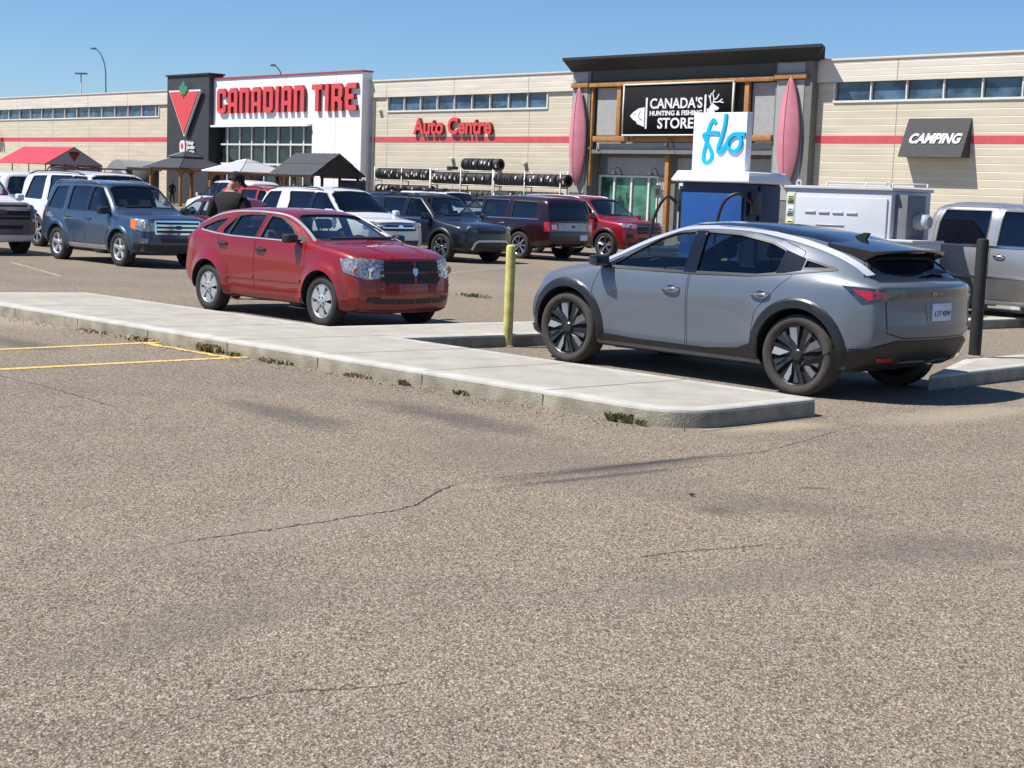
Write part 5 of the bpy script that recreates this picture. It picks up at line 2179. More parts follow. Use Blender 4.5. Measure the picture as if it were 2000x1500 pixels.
    if D['qx'] is not None:
        wins.append(dict(poly=rnd([(D.get('q0', cx) - .07, lo + .01), (D.get('q0', cx) - .07, up), (D['qxt'], up - .02), (D['qx'], lo + .03)], .04), door=-1, glass=D['glassr']))
    P['wins'], P['doors'] = wins, doors
    root = thing(name, label, cat, group=group)
    c = Car(P, root, pm, D['lv'])
    c.body()
    c.D = D
    if cx is not None:
        c.side_part('pillar_trim', [(bx + .045, lo), (bx + .045, up), (bx - .045, up), (bx - .045, lo)], D.get('pillar', GLOSSB), .004, .01, sides=(1, -1))
    if D['arch'] is not None:
        c.arch_trim(D['arch'], Rw + .04, Rw + .115, .016)
    if D['clad']:
        m = D['clad']
        f_, b_ = wb / 2, -wb / 2
        c.side_part('sill', [(f_ - ra - .04, .46), (b_ + ra + .04, .46), (b_ + ra + .02, .28), (f_ - ra - .02, .28)], m, .010, .03)
    if D['rails'] is not None:
        for s in (1, -1):
            bm = bmesh.new()
            a, b = ws - .2, rend + .15 if cb is None else cb + .3
            pts = []
            for i in range(9):
                x = a + (b - a) * i / 8
                h, _ = c.hit(Vector((x, s * rw * Wd * .93, 0)), Vector((0, 0, 1)))
                zz = h.z if h is not None else H - .05
                pts.append((x, s * rw * Wd * .93, zz + (.005 if i in (0, 8) else .055)))
            tube(bm, smooth_path(pts, 2), .018, 6)
            obj('roof_rail', bm, D['rails'], root)
    hm = D['handle'] or pm
    hz = belt - .13
    hs = [(0, bx + .17, hz)]
    if cx is not None:
        hs.append((1, D.get('cxb', cx) + .16, hz + .01))
    c.handles(hs, hm, .19)
    c.mirror(ax(lo) - .10, belt + .02, D['mirror'] or pm, .22, .18, .13, .05)
    c.wheels(D['rimf'], D['rimm'] or [SILVERM, WELLM, SILVERM], width=.235)
    c.xf, c.xr = xf, xr
    c.end_line('wiper', [(-.5, hood + .10), (.1, hood + .11)], True, .02, BLACKP, .02, .02)
    # bonnet seams
    for s in (1, -1):
        c.top_line('panel_gap', [(cowl + .05, s * .82 * Wd), (wb / 2 + .2, s * .79 * Wd), (xf - .22, s * .62 * Wd), (xf - .16, 0)], .008, BLACKP, .001, .01)
    return c


def front_face(c, hl, grille, gm, bars=(), barm=CHROME, frame=None, lampm=LENS, amber=None, bumper=None, bm_=BLACKP, lower=None, badge=None, hang=38):
    root = c.root
    c.corner_part('headlight', hl, hang, lampm, .010, .03, .05)
    if amber:
        c.corner_part('turn_signal', amber, hang, AMBER, .014, .03, .05)
    for s in (1, -1):
        cy = sum(p[1] for p in hl) / len(hl)
        cz = sum(p[2] for p in hl) / len(hl)
        h, n = c.hit(Vector((0, s * (cy - .02), cz)), Vector((1, 0, 0)))
        if h is not None:
            bm = bmesh.new()
            lathe(bm, [(.07, .004), (.07, .016), (.055, .018), (.048, .010), (.003, .006)], 16, 'X', M=Matrix.Translation(h))
            obj('bulb_ring', bm, CHROME, root)
    g = c.end_part('grille', grille, True, gm, .006, .03)
    for (z, hw, wd) in bars:
        c.end_line('grille_bar', [(-hw, z), (-hw * .5, z), (0, z), (hw * .5, z), (hw, z)], True, wd, barm, .016, .02)
    if frame:
        full = list(grille) + [(-y, z) for y, z in reversed(grille)]
        c.end_line('grille_frame', full, True, frame, barm, .018, .025, closed=True)
    if badge:
        w, h, z, m = badge
        pts = [(0, w * math.cos(a), z + h * math.sin(a)) for a in [2 * PI * k / 16 for k in range(16)]]
        obj('badge', c.patch(pts, (1, 0, 0), .028, .02), m, root)
    if bumper:
        c.end_part('front_bumper', bumper, True, bm_, .012, .03)
    if lower:
        c.end_part('bumper_grille', lower, True, BLACKP, .018, .02)


def rear_face(c, tl, lampm=REDL, ang=142, plate=None, bumper=None, bm_=BLACKP):
    c.corner_part('taillight', tl, ang, lampm, .010, .025, .05)
    if bumper:
        c.end_part('rear_bumper', bumper, False, bm_, .012, .03)
    if plate:
        c.plate(False, plate)


DGRILLE = mat('grille_black', (.012, .012, .014), .5, var=.5, scale=50, bump=.5, bscale=60)
BLUEG = mat('badge_blue', (.02, .04, .16), .3)


def build_blue_suv():
    p = paint('paint_blue', (0.040, 0.078, 0.145), 0.4, 0.34, 0.14)
    rimm = [SILVERM, WELLM, SILVERM]
    c = suv('parked_suv', 'slate blue boxy suv with chrome barred grille parked behind the kerb end', 'suv', p,
            dict(L=4.44, W=.90, H=1.735, wb=2.62, fo=.86, hood=1.10, belt=1.06, bx=-.10, cx=-1.0, cxb=-1.0, qx=-1.83, qxt=-1.66, q0=-1.06, tailslope=.16, R=.365, rim=.235, rails=mat('rail_grey', (.15, .16, .18), .4),
                 arch=p, flare=.03, roofw=.72, rimf=spoke_rim(5, .075, .085, hub=.07), rimm=rimm, mirror=BLACKP, handle=BLACKP, nose=.03, bowF=.12, hdrop=.03, fedge=.09,
                 cowl=1.0, ws=.30), 'cars parked in the near row')
    xf = c.xf
    front_face(c, [(xf - .32, .86, .97), (xf - .12, .74, .96), (xf, .55, .94), (xf, .55, .74), (xf - .15, .74, .74), (xf - .32, .86, .78)],
               [(0, .95), (.51, .945), (.50, .70), (0, .695)], DGRILLE, [(.865, .48, .04), (.785, .48, .04)], CHROME, .04,
               amber=[(xf - .40, .87, .97), (xf - .26, .81, .96), (xf - .28, .81, .76), (xf - .38, .87, .80)], bumper=[(0, .47), (.60, .47), (.84, .50), (.84, .33), (0, .33)],
               lower=[(0, .60), (.38, .60), (.36, .52), (0, .52)], badge=(.09, .042, .825, BLUEG))
    c.corner_part('fog_lamp', [(xf - .2, .76, .60), (xf - .12, .64, .60), (xf - .12, .64, .50), (xf - .2, .76, .50)], 30, LENS, .012, .02)
    c.side_line('sill', [(.80, .36), (-.78, .36)], .07, mat('sill_silver', (.5, .5, .5), .35, .5), .02, .04)
    xr = c.xr
    rear_face(c, [(xr + .25, .84, 1.12), (xr + .05, .70, 1.12), (xr + .05, .70, .80), (xr + .25, .86, .80)], plate=.85)
    # roof aerial
    return c.root


def build_white_big_suv():
    p = paint('paint_white', (.72, .73, .74), .0, .35, .12)
    c = suv('parked_suv', 'large white suv with roof rails standing in front of the blue one', 'suv', p,
            dict(L=5.25, W=1.0, H=1.93, wb=3.02, fo=.95, hood=1.20, belt=1.16, bx=-.05, cx=-1.18, cxb=-1.10, qx=-2.2, qxt=-2.0, q0=-1.25, R=.40, rim=.27, rails=mat('rail_black', (.03, .03, .03), .4), flare=.025, roofw=.76,
                 rimf=spoke_rim(6, .06, .09, dish=.05), rimm=[CHROME, WELLM, CHROME], tailslope=.22, nose=.04, handle=CHROME, cowl=1.35, ws=.62), 'cars parked in the far row')
    rear_face(c, [(c.xr + .2, .93, 1.35), (c.xr + .05, .80, 1.35), (c.xr + .05, .80, .95), (c.xr + .2, .95, .95)], plate=.9)
    xf = c.xf
    front_face(c, [(xf - .3, .94, 1.12), (xf - .05, .72, 1.1), (xf - .05, .72, .86), (xf - .3, .95, .9)], [(0, 1.08), (.6, 1.07), (.58, .80), (0, .80)], DGRILLE, [(1.0, .55, .05), (.9, .55, .05)])
    bm = bmesh.new()          # cargo bars and a long dark roof box
    hb = [(-.9, .0), (-.5, .0)]
    for x in (.1, -1.1):
        tube(bm, [(x, -.68, 1.99), (x, .68, 1.99)], .022, 6)
    obj('roof_rack', bm, BLACKP, c.root)
    return c.root


def build_silver_pickup():
    p = paint('paint_silver_truck', (.40, .40, .41), .6, .3, .2)
    c = suv('parked_pickup', 'silver crew cab pickup truck with chrome belt strip beside the black bollard', 'pickup truck', p,
            dict(L=5.85, W=1.0, H=1.93, wb=3.68, fo=.95, hood=1.22, belt=1.22, bend=-.98, bx=.30, cx=-.74, cxb=-.74, qx=None, R=.40, rim=.235, cowl=1.62, ws=.98, roofw=.74, flare=.03,
                 rimf=spoke_rim(5, .07, .09), handle=CHROME, nose=.03, bowF=.12, bedz=1.32, glassf=GL_DARK, mirror=CHROME, nst=38, pg=.10, pillar=p, cslope=.06))
    c.side_line('window_trim', [(1.35, 1.225), (.3, 1.23), (-.80, 1.235)], .028, CHROME, .010)
    tan = mat('two_tone_beige', (.22, .21, .19), .35, .6)
    c.side_part('lower_panel', [(1.30, .74), (.31, .74), (.31, .42), (1.30, .42)], tan, .006, .012, door=0)
    c.side_part('lower_panel', [(.28, .74), (-.72, .74), (-.72, .42), (.28, .42)], tan, .006, .012, door=1)
    c.side_line('side_moulding', [(1.30, .76), (-.72, .76)], .03, CHROME, .012)
    rear_face(c, [(c.xr + .1, .97, 1.28), (c.xr, .85, 1.28), (c.xr, .85, .85), (c.xr + .1, .97, .85)], plate=.7)
    xf = c.xf
    front_face(c, [(xf - .3, .94, 1.12), (xf - .05, .72, 1.1), (xf - .05, .72, .86), (xf - .3, .95, .9)], [(0, 1.10), (.6, 1.09), (.58, .80), (0, .80)], DGRILLE, [(1.0, .55, .06), (.9, .55, .06)], CHROME, .05)
    c.side_line('running_board', [(1.3, .33), (-.75, .33)], .07, CHROME, .07, .09)
    return c.root


def build_white_pickup():
    p = paint('paint_white', (.72, .73, .74), .0, .35, .12)
    c = suv('parked_pickup', 'white pickup truck with black grille cut by the left edge of the view', 'pickup truck', p,
            dict(L=5.85, W=1.0, H=1.88, wb=3.65, fo=.95, hood=1.22, belt=1.20, bend=-.98, bx=.30, cx=-.74, cxb=-.74, qx=None, R=.40, rim=.235, cowl=1.62, ws=.98, roofw=.74, flare=.02,
                 handle=CHROME, nose=.03, bowF=.12, bedz=1.30, hdrop=.03, nst=38), 'cars parked in the near row')
    xf = c.xf
    gray = mat('bumper_grey', (.17, .17, .175), .4, .3)
    front_face(c, [(xf - .28, .94, 1.10), (xf - .06, .78, 1.10), (xf - .06, .72, .80), (xf - .25, .95, .82)], [(0, 1.12), (.72, 1.12), (.72, .76), (0, .76)], DGRILLE,
               [(1.03, .68, .035), (.86, .68, .03)], gray, .05, lampm=LENSD, bumper=[(0, .74), (.78, .74), (.97, .72), (.97, .48), (.7, .45), (0, .45)], bm_=gray, lower=[(0, .66), (.5, .66), (.5, .58), (0, .58)], badge=(.12, .05, .95, mat('badge_bronze', (.2, .14, .06), .3, .5)))
    rear_face(c, [(c.xr + .1, .97, 1.28), (c.xr, .85, 1.28), (c.xr, .85, .85), (c.xr + .1, .97, .85)])
    return c.root


def build_white_cab():
    p = paint('paint_white', (.72, .73, .74), .0, .35, .12)
    c = suv('parked_van', 'white wagon with black rear window half hidden at the far left', 'van', p,
            dict(L=5.0, W=.97, H=1.88, wb=3.0, fo=.95, hood=1.15, belt=1.16, R=.38, cx=-1.1, cxb=-1.05, qx=-2.1, qxt=-2.0, roofw=.78), 'cars parked in the far row')
    rear_face(c, [(c.xr + .2, .90, 1.35), (c.xr + .05, .80, 1.35), (c.xr + .05, .80, .95), (c.xr + .2, .93, .95)], plate=.9)
    return c.root


def build_white_crossover():
    p = paint('paint_white', (.72, .73, .74), .0, .35, .12)
    c = suv('parked_suv', 'white crossover with black windows parked between the red hatchback and the navy suv', 'suv', p,
            dict(L=4.95, W=.98, H=1.76, wb=2.86, fo=.93, hood=1.10, belt=1.10, bx=-.05, cx=-1.12, cxb=-1.02, cslope=-.02, q0=-1.35, qx=-2.18, qxt=-1.92, tailslope=.42, R=.38, rim=.25, rails=BLACKP, roofw=.70,
                 glassf=GL_DARK, wsdark=True, nose=.06, pillar=GLOSSB), 'cars parked in the near row')
    xf = c.xf
    front_face(c, [(xf - .40, .90, 1.0), (xf - .12, .74, .98), (xf - .04, .60, .95), (xf - .04, .60, .80), (xf - .3, .90, .82)], [(0, .98), (.56, .96), (.54, .78), (0, .77)], DGRILLE, [(.92, .5, .03), (.85, .5, .03)], CHROME, None,
               lower=[(0, .55), (.66, .55), (.60, .40), (0, .40)], badge=(.08, .04, .875, CHROME))
    rear_face(c, [(c.xr + .2, .88, 1.15), (c.xr + .05, .74, 1.12), (c.xr + .05, .74, .90), (c.xr + .2, .92, .92)], plate=.85)
    return c.root


def build_navy_suv():
    p = paint('paint_navy', (.005, .008, .022), .1, .3, .03)
    rm = [CHROME, WELLM, CHROME]
    c = suv('parked_suv', 'dark navy suv with silver arc on its front bumper and roof rails', 'suv', p,
            dict(L=4.89, W=.94, H=1.70, wb=2.89, fo=.97, hood=1.06, belt=1.06, bx=-.05, cx=-1.10, cxb=-1.0, q0=-1.22, qx=-1.98, qxt=-1.86, tailslope=.22, R=.37, rim=.25, rails=BLACKP, roofw=.72, rimf=spoke_rim(5, .05, .07, twin=.12), rimm=rm,
                 arch=BLACKP, clad=BLACKP, nose=.05, glassf=GL_MID, hdrop=.09), 'cars parked in the near row')
    xf = c.xf
    front_face(c, [(xf - .38, .86, .94), (xf - .1, .72, .93), (xf - .02, .54, .90), (xf - .02, .54, .77), (xf - .3, .86, .79)], [(0, .90), (.5, .89), (.46, .74), (0, .73)], DGRILLE, [], lampm=LENSD,
               bumper=[(0, .42), (.5, .42), (.84, .44), (.84, .30), (0, .30)], lower=[(0, .60), (.5, .60), (.44, .44), (0, .44)])
    c.end_line('bumper_arc', [(-.62, .34), (-.56, .50), (-.46, .555), (0, .56), (.46, .555), (.56, .50), (.62, .34)], True, .055, SILVERM, .03, .03)
    c.side_line('running_board', [(1.0, .36), (-1.0, .36)], .05, CHROME, .04, .06)
    c.side_line('window_trim', [(.95, 1.045), (-.05, 1.05), (-1.9, 1.07)], .02, CHROME, .008)
    rear_face(c, [(c.xr + .2, .84, 1.1), (c.xr + .05, .5, 1.1), (c.xr + .05, .5, .92), (c.xr + .2, .88, .92)], plate=.75)
    bm = bmesh.new()
    for x in (.05, -.55, -1.05):      # ski carrier bars across the rails
        tube(bm, [(x, -.62, 1.76), (x, .62, 1.76)], .02, 6)
        for y in (-.45, 0, .45):
            box(bm, x - .05, x + .05, y - .05, y + .05, 1.74, 1.83, bev=.012)
    obj('roof_rack', bm, BLACKP, c.root)
    return c.root


def build_maroon_wagon():
    p = paint('paint_maroon', (.020, .003, .008), .2, .3, .03)
    rm = [CHROME, WELLM, CHROME]
    c = suv('parked_wagon', 'dark maroon box-shaped wagon with silver tailgate panel, seen from behind', 'wagon', p,
            dict(L=5.13, W=.965, H=1.73, wb=2.995, fo=.95, hood=1.08, belt=1.08, bx=.02, cx=-1.05, cxb=-1.0, q0=-1.08, qx=-2.12, qxt=-2.08, tailslope=.10, rend=-2.5, R=.38, rim=.265, roofw=.80, rimf=spoke_rim(8, .035, .05, dish=.05), rimm=rm,
                 glassf=GL_MID, handle=CHROME, nose=.03, bowR=.08, pillar=GLOSSB), 'cars parked in the near row')
    xr = c.xr
    sil = mat('satin_silver', (.42, .42, .42), .45, .6)
    c.end_part('tailgate_panel', [(0, 1.02), (.60, 1.015), (.60, .80), (0, .80)], False, sil, .01, .02)
    c.corner_part('taillight', [(xr + .22, .92, 1.03), (xr + .03, .78, 1.03), (xr, .60, 1.03), (xr, .60, .78), (xr + .03, .78, .78), (xr + .22, .93, .78)], 145, REDL, .012, .025)
    c.corner_part('tail_lens', [(xr + .03, .80, .97), (xr, .64, .97), (xr, .64, .83), (xr + .03, .80, .83)], 160, PLATE, .018, .02)
    c.plate(False, .62, -.42, .30, .15)
    pts = [(0, .07 * math.cos(a), .92 + .035 * math.sin(a)) for a in [2 * PI * k / 14 for k in range(14)]]
    obj('badge', c.patch(pts, (-1, 0, 0), .016, .015), BLUEG, c.root)
    c.side_line('window_trim', [(1.2, 1.085), (0, 1.09), (-2.2, 1.095)], .02, CHROME, .008)
    c.end_part('rear_bumper', [(0, .52), (.6, .52), (.86, .50), (.86, .40), (0, .40)], False, BLACKP, .014, .03)
    # white roof is body coloured here; exhaust
    bm = bmesh.new()
    for s in (1, -1):
        lathe(bm, [(.035, 0), (.035, -.18), (.028, -.18), (.028, 0)], 12, 'X', M=Matrix.Translation((xr + .06, s * .62, .38)), close=True)
    obj('exhaust', bm, CHROME, c.root)
    return c.root


def build_red_suv():
    p = paint('paint_cherry', (.28, .006, .012), .3, .28, .04)
    rm = [CHROME, WELLM, CHROME]
    c = suv('parked_suv', 'bright red suv with chrome wheels and black grille at the end of the near row', 'suv', p,
            dict(L=5.04, W=1.0, H=1.78, wb=2.87, fo=.93, hood=1.14, belt=1.12, bx=-.05, cx=-1.12, cxb=-1.02, q0=-1.3, qx=-2.1, qxt=-2.0, tailslope=.24, R=.385, rim=.275, rails=SILVERM, roofw=.72, rimf=spoke_rim(5, .04, .06, twin=.14, dish=.05), rimm=rm,
                 arch=BLACKP, clad=BLACKP, nose=.04, glassf=GL_MID, hdrop=.04), 'cars parked in the near row')
    xf = c.xf
    front_face(c, [(xf - .40, .92, 1.02), (xf - .12, .76, 1.01), (xf - .04, .56, .99), (xf - .04, .56, .89), (xf - .3, .92, .91)], [(0, 1.02), (.54, 1.01), (.52, .74), (0, .73)], DGRILLE, [(.95, .5, .02), (.82, .5, .02)], mat('bar_grey', (.1, .1, .1), .3), None,
               bumper=[(0, .50), (.5, .50), (.88, .50), (.88, .32), (0, .32)], lower=[(0, .62), (.45, .62), (.42, .52), (0, .52)])
    c.corner_part('fog_recess', [(xf - .22, .86, .74), (xf - .10, .66, .72), (xf - .10, .66, .60), (xf - .22, .86, .60)], 35, BLACKP, .010, .02)
    rear_face(c, [(c.xr + .2, .92, 1.12), (c.xr + .05, .72, 1.1), (c.xr + .05, .72, .93), (c.xr + .2, .94, .93)], plate=.85)
    return c.root


def build_red_boxy():
    p = paint('paint_bright_red', (.42, .02, .022), .1, .35, .1)
    c = suv('parked_suv', 'plain red square-backed suv behind the man in black', 'suv', p,
            dict(L=4.45, W=.90, H=1.72, wb=2.64, fo=.86, hood=1.08, belt=1.10, bx=-.05, cx=-.95, cxb=-.92, q0=-1.02, qx=-1.76, qxt=-1.66, tailslope=.12, R=.36, rails=BLACKP, roofw=.78, pillar=p, lv=1), 'cars parked in the far row')
    return c.root


def build_back_white():
    p = paint('paint_white', (.72, .73, .74), .0, .35, .12)
    c = suv('parked_suv', 'white suv with blue tinted side windows nearest to the gazebo', 'suv', p,
            dict(L=4.9, W=.95, H=1.88, wb=2.85, hood=1.15, belt=1.20, R=.36, qx=-1.9, qxt=-1.7, tailslope=.3, roofw=.72, lv=1, glassf=GL_MID, mirror=p), 'cars parked in the far row')
    return c.root


def build_tan_suv():
    p = paint('paint_white', (.72, .73, .74), .0, .35, .12)
    c = suv('parked_suv', 'white suv with dark grey roof in front of the tyre racks', 'suv', p,
            dict(L=4.8, W=.94, H=1.78, wb=2.8, hood=1.1, belt=1.12, R=.37, qx=-2.0, qxt=-1.85, tailslope=.25, roofw=.76, lv=1, pillar=p, wsdark=True), 'cars parked in the far row')
    D = c.D
    ol = rnd([(.30, .60), (-.3, .66), (-1.9, .64), (-1.95, .55)], .05)
    bm = c.patch([(x, y, 0) for x, y in ol] + [(x, -y, 0) for x, y in reversed(ol)], (0, 0, 1), .01, .02, .12)
    obj('roof_panel', bm, mat('roof_grey', (.07, .075, .085), .35), c.root)
    return c.root


def build_sedan():
    p = paint('paint_wine', (.16, .012, .022), .4, .32, .06)
    c = suv('parked_car', 'wine red sedan just behind the blue suv bonnet', 'car', p,
            dict(L=4.6, W=.88, H=1.45, wb=2.7, fo=.92, hood=.92, belt=.93, cowl=1.05, ws=.28, bx=-.15, cx=-1.0, cxb=-1.02, cslope=.12, qx=None, trunk=1.0, trunkx=-1.62, rroof=-.95, R=.32, rim=.21, low=True, roofw=.66, glassr=GL_CLEAR, glassf=GL_CLEAR, hdrop=.1, nose=.1), 'cars parked in the far row')
    return c.root


def build_dark_car():
    p = paint('paint_black', (.012, .012, .014), .3, .3, .05)
    c = suv('parked_car', 'small black car showing one red tail lamp over the grey crossover bonnet', 'car', p,
            dict(L=4.4, W=.87, H=1.27, wb=2.6, fo=.88, hood=.88, belt=.92, cowl=1.0, ws=.35, bx=-.25, cx=None, qx=None, trunk=1.02, trunkx=-.95, rroof=-.35, R=.31, rim=.2, low=True, roofw=.66, hdrop=.1, nose=.1, lv=1))
    xr = c.xr
    rear_face(c, [(xr + .35, .84, .96), (xr + .08, .70, .96), (xr + .06, .60, .93), (xr + .06, .60, .80), (xr + .10, .74, .78), (xr + .3, .86, .84)], plate=.72)
    return c.root


# ---------------------------------------------------------------- things in front of the store
def at(x, y, depth):
    d = ray(x, y)
    return Vector((0, 0, CAM_H)) + d * (depth / FPX)


DKMETAL = mat('dark_steel', (.045, .047, .052), .5, .3, var=.12)
ROOFD = mat('gazebo_roof_dark', (.060, .062, .068), .5, .3, var=.1)
ROOFL = mat('gazebo_roof_light', (.46, .48, .50), .5, .2, var=.06)
WOODP = mat('cedar_post', (.30, .135, .045), .65, var=.2, scale=6)


def pyramid(bm, hx, hy, z0, z1, tx, ty, th=.05, ribs=True):
    """hipped roof skin with thickness, plus ridge caps"""
    q = [bm.verts.new((sx * hx, sy * hy, z0)) for sx, sy in ((-1, -1), (1, -1), (1, 1), (-1, 1))]
    t = [bm.verts.new((sx * tx, sy * ty, z1)) for sx, sy in ((-1, -1), (1, -1), (1, 1), (-1, 1))]
    q2 = [bm.verts.new((sx * hx, sy * hy, z0 - th)) for sx, sy in ((-1, -1), (1, -1), (1, 1), (-1, 1))]
    for i in range(4):
        j = (i + 1) % 4
        bm.faces.new((q[i], q[j], t[j], t[i]))
        bm.faces.new((q2[i], q2[j], q[j], q[i]))
    bm.faces.new(t)
    bm.faces.new(q2[::-1])
    if ribs:
        for i in range(4):
            tube(bm, [q[i].co, t[i].co], .04, 5)
    bmesh.ops.recalc_face_normals(bm, faces=bm.faces)


def gazebo(label, s, n, hx, hy, eave, roofm, postm, tiers, braces=True, posts=None):
    g = wall_thing('gazebo', label, 'gazebo', s, n, 0)
    bm = bmesh.new()
    for (hx_, hy_, z0, z1, tx, ty) in tiers:
        pyramid(bm, hx_, hy_, z0, z1, tx, ty)
    obj('roof', bm, roofm, g, ang=20)
    px_, py_ = hx * .80, hy * .80
    for sx, sy in (posts or ((-1, -1), (1, -1), (1, 1), (-1, 1))):
        bm = bmesh.new()
        box(bm, sx * px_ - .09, sx * px_ + .09, sy * py_ - .09, sy * py_ + .09, 0, eave, bev=.01)
        if braces:
            for dx, dy in ((-sx, 0), (0, -sy)):
                tube(bm, smooth_path([(sx * px_, sy * py_, eave - .75), (sx * px_ + dx * .22, sy * py_ + dy * .22, eave - .32), (sx * px_ + dx * .62, sy * py_ + dy * .62, eave - .06)], 4), .055, 6)
        obj('post', bm, postm, g)
    bm = bmesh.new()
    for sy in (-1, 1):
        box(bm, -px_ - .1, px_ + .1, sy * py_ - .05, sy * py_ + .05, eave - .16, eave + .02)
    for sx in (-1, 1):
        box(bm, sx * px_ - .05, sx * px_ + .05, -py_ + .06, py_ - .06, eave - .15, eave + .01)
    obj('beam', bm, postm, g)
    return g


# dark two-tier gazebo on cedar posts
s0, z0 = wl(364, 324, 6.0)
gazebo('dark two-tier hardtop gazebo on cedar posts left of the entrance', s0, 6.0, 2.5, 2.0, 2.55, ROOFD, WOODP,
       [(2.5, 2.0, 2.60, 3.35, .75, .6), (.95, .80, 3.38, 3.75, .06, .05)])
s0, z0 = wl(482, 331, 5.5)
gazebo('pale grey hardtop gazebo in front of the entrance glazing', s0, 5.5, 2.35, 2.0, 2.40, ROOFL, WOODP, [(2.35, 2.0, 2.45, 3.10, .55, .45), (.62, .52, 3.10, 3.28, .04, .04)])
# black gable pavilion: corrugated roof, ridge running along the front
s0, z0 = wl(620, 336, 5.0)
g = wall_thing('pavilion', 'black metal gable-roofed pavilion at the right of the entrance', 'gazebo', s0, 5.0, 0)
bm = bmesh.new()
hx, hy, ze, zr = 2.35, 2.1, 2.35, 3.75
nr = 46
for sy in (-1, 1):
    rows = []
    for i in range(nr + 1):
        x = -hx + 2 * hx * i / nr
        b_ = .028 if (i % 5) == 0 else 0
        rows.append([bm.verts.new((x, sy * hy, ze + b_)), bm.verts.new((x, sy * hy * .5, (ze + zr) / 2 + b_)), bm.verts.new((x, sy * hy * .5, (ze + zr) / 2 + .03 + b_)), bm.verts.new((x, 0, zr + b_ + (.001 if sy > 0 else 0)))])
    for A, B in zip(rows, rows[1:]):
        for k in range(3):
            bm.faces.new((A[k], B[k], B[k + 1], A[k + 1]))
sol = bmesh.ops.recalc_face_normals(bm, faces=bm.faces)
obj('roof', bm, ROOFD, g, ang=20)
bm = bmesh.new()
for sx in (-1, 1):
    extrude_poly(bm, [(-hy * .9, ze), (hy * .9, ze), (0, zr - .1)], sx * hx * .9 - .03, sx * hx * .9 + .03, plane='YZ')
obj('gable_panel', bm, CHARD, g)
for sx in (-1, 0, 1):
    for sy in (-1, 1):
        bm = bmesh.new()
        box(bm, sx * hx * .82 - .07, sx * hx * .82 + .07, sy * hy * .82 - .07, sy * hy * .82 + .07, 0, ze + .08)
        obj('post', bm, DKMETAL if sx else WOODP, g)
bm = bmesh.new()
box(bm, -hx * .9, hx * .9, -hy * .9, -hy * .8, ze - .12, ze + .04)
box(bm, -hx * .9, hx * .9, hy * .8, hy * .9, ze - .12, ze + .04)
box(bm, -hx * .9 - .04, -hx * .9 + .04, -.06, .06, ze, zr - .05)
obj('beam', bm, WOODP, g)

# red fabric shelter with a printed gable
s0, z0 = wl(144, 322, 7.0)
sh = wall_thing('shelter', 'open shelter with red fabric roof and pale gable end at the far left', 'shelter', s0 - 4.3, 7.0, 0)
TENT = mat('tent_red', (.55, .028, .045), .6, var=.08, scale=1.5)
TENTG = mat('tent_pale', (.30, .32, .35), .8, var=.06)
bm = bmesh.new()
hx, hy, ze, zr = 4.4, 2.35, 2.62, 3.95
for sy in (-1, 1):
    for a, b_ in ((-hx, -.03), (.03, hx)):
        v = [bm.verts.new(p) for p in ((a, sy * hy, ze), (b_, sy * hy, ze), (b_, 0, zr), (a, 0, zr))]
        v2 = [bm.verts.new(p + Vector((0, 0, -.05))) for p in [q.co.copy() for q in v]]
        bm.faces.new(v)
        bm.faces.new(v2[::-1])
        for i in range(4):
            bm.faces.new((v[i], v2[i], v2[(i + 1) % 4], v[(i + 1) % 4]))
bmesh.ops.recalc_face_normals(bm, faces=bm.faces)
obj('roof', bm, TENT, sh, ang=20)
bm = bmesh.new()
for x in (hx - .04, -hx + .04):
    gp_ = [(-hy + .05, ze - .02), (hy - .05, ze - .02), (0, zr - .08)]
    extrude_poly(bm, gp_, x - .02, x + .02, plane='YZ')
obj('gable_panel', bm, TENTG, sh)
bm = bmesh.new()
extrude_poly(bm, [(-.42, ze + .80), (.42, ze + .80), (0, ze + .22)], hx - .02 + .003, hx + .012, plane='YZ')
obj('emblem', bm, REDSIDE, sh)
bm = bmesh.new()
extrude_poly(bm, [(-.34, ze + .95), (.34, ze + .95), (.46, ze + .81), (-.46, ze + .81)], hx - .02 + .003, hx + .012, plane='YZ')
obj('emblem_bar', bm, CHARD, sh)
for x in (-hx + .1, -hx * .33, hx * .33, hx - .1):
    for sy in (-1, 1):
        bm = bmesh.new()
        tube(bm, [(x, sy * (hy - .08), 0), (x, sy * (hy - .08), ze)], .05, 8)
        obj('post', bm, DKMETAL, sh)
bm = bmesh.new()
for sy in (-1, 1):
    for x in (hx - .1,):
        tube(bm, smooth_path([(x, sy * (hy - .08), ze - .9), (x, sy * (hy - .35), ze - .3), (x, sy * (hy - 1.0), ze - .03)], 5), .05, 6)
for y in (-.75, .75):
    tube(bm, [(hx - .1, y, 0), (hx - .1, y, ze)], .045, 6)
obj('brace', bm, DKMETAL, sh)
bm = bmesh.new()
for sy in (1,):
    box(bm, -hx + .2, hx - .2, sy * (hy - .12), sy * (hy - .10), .05, ze - .02)
obj('back_curtain', bm, mat('clear_vinyl', (.42, .42, .40), .5), sh)

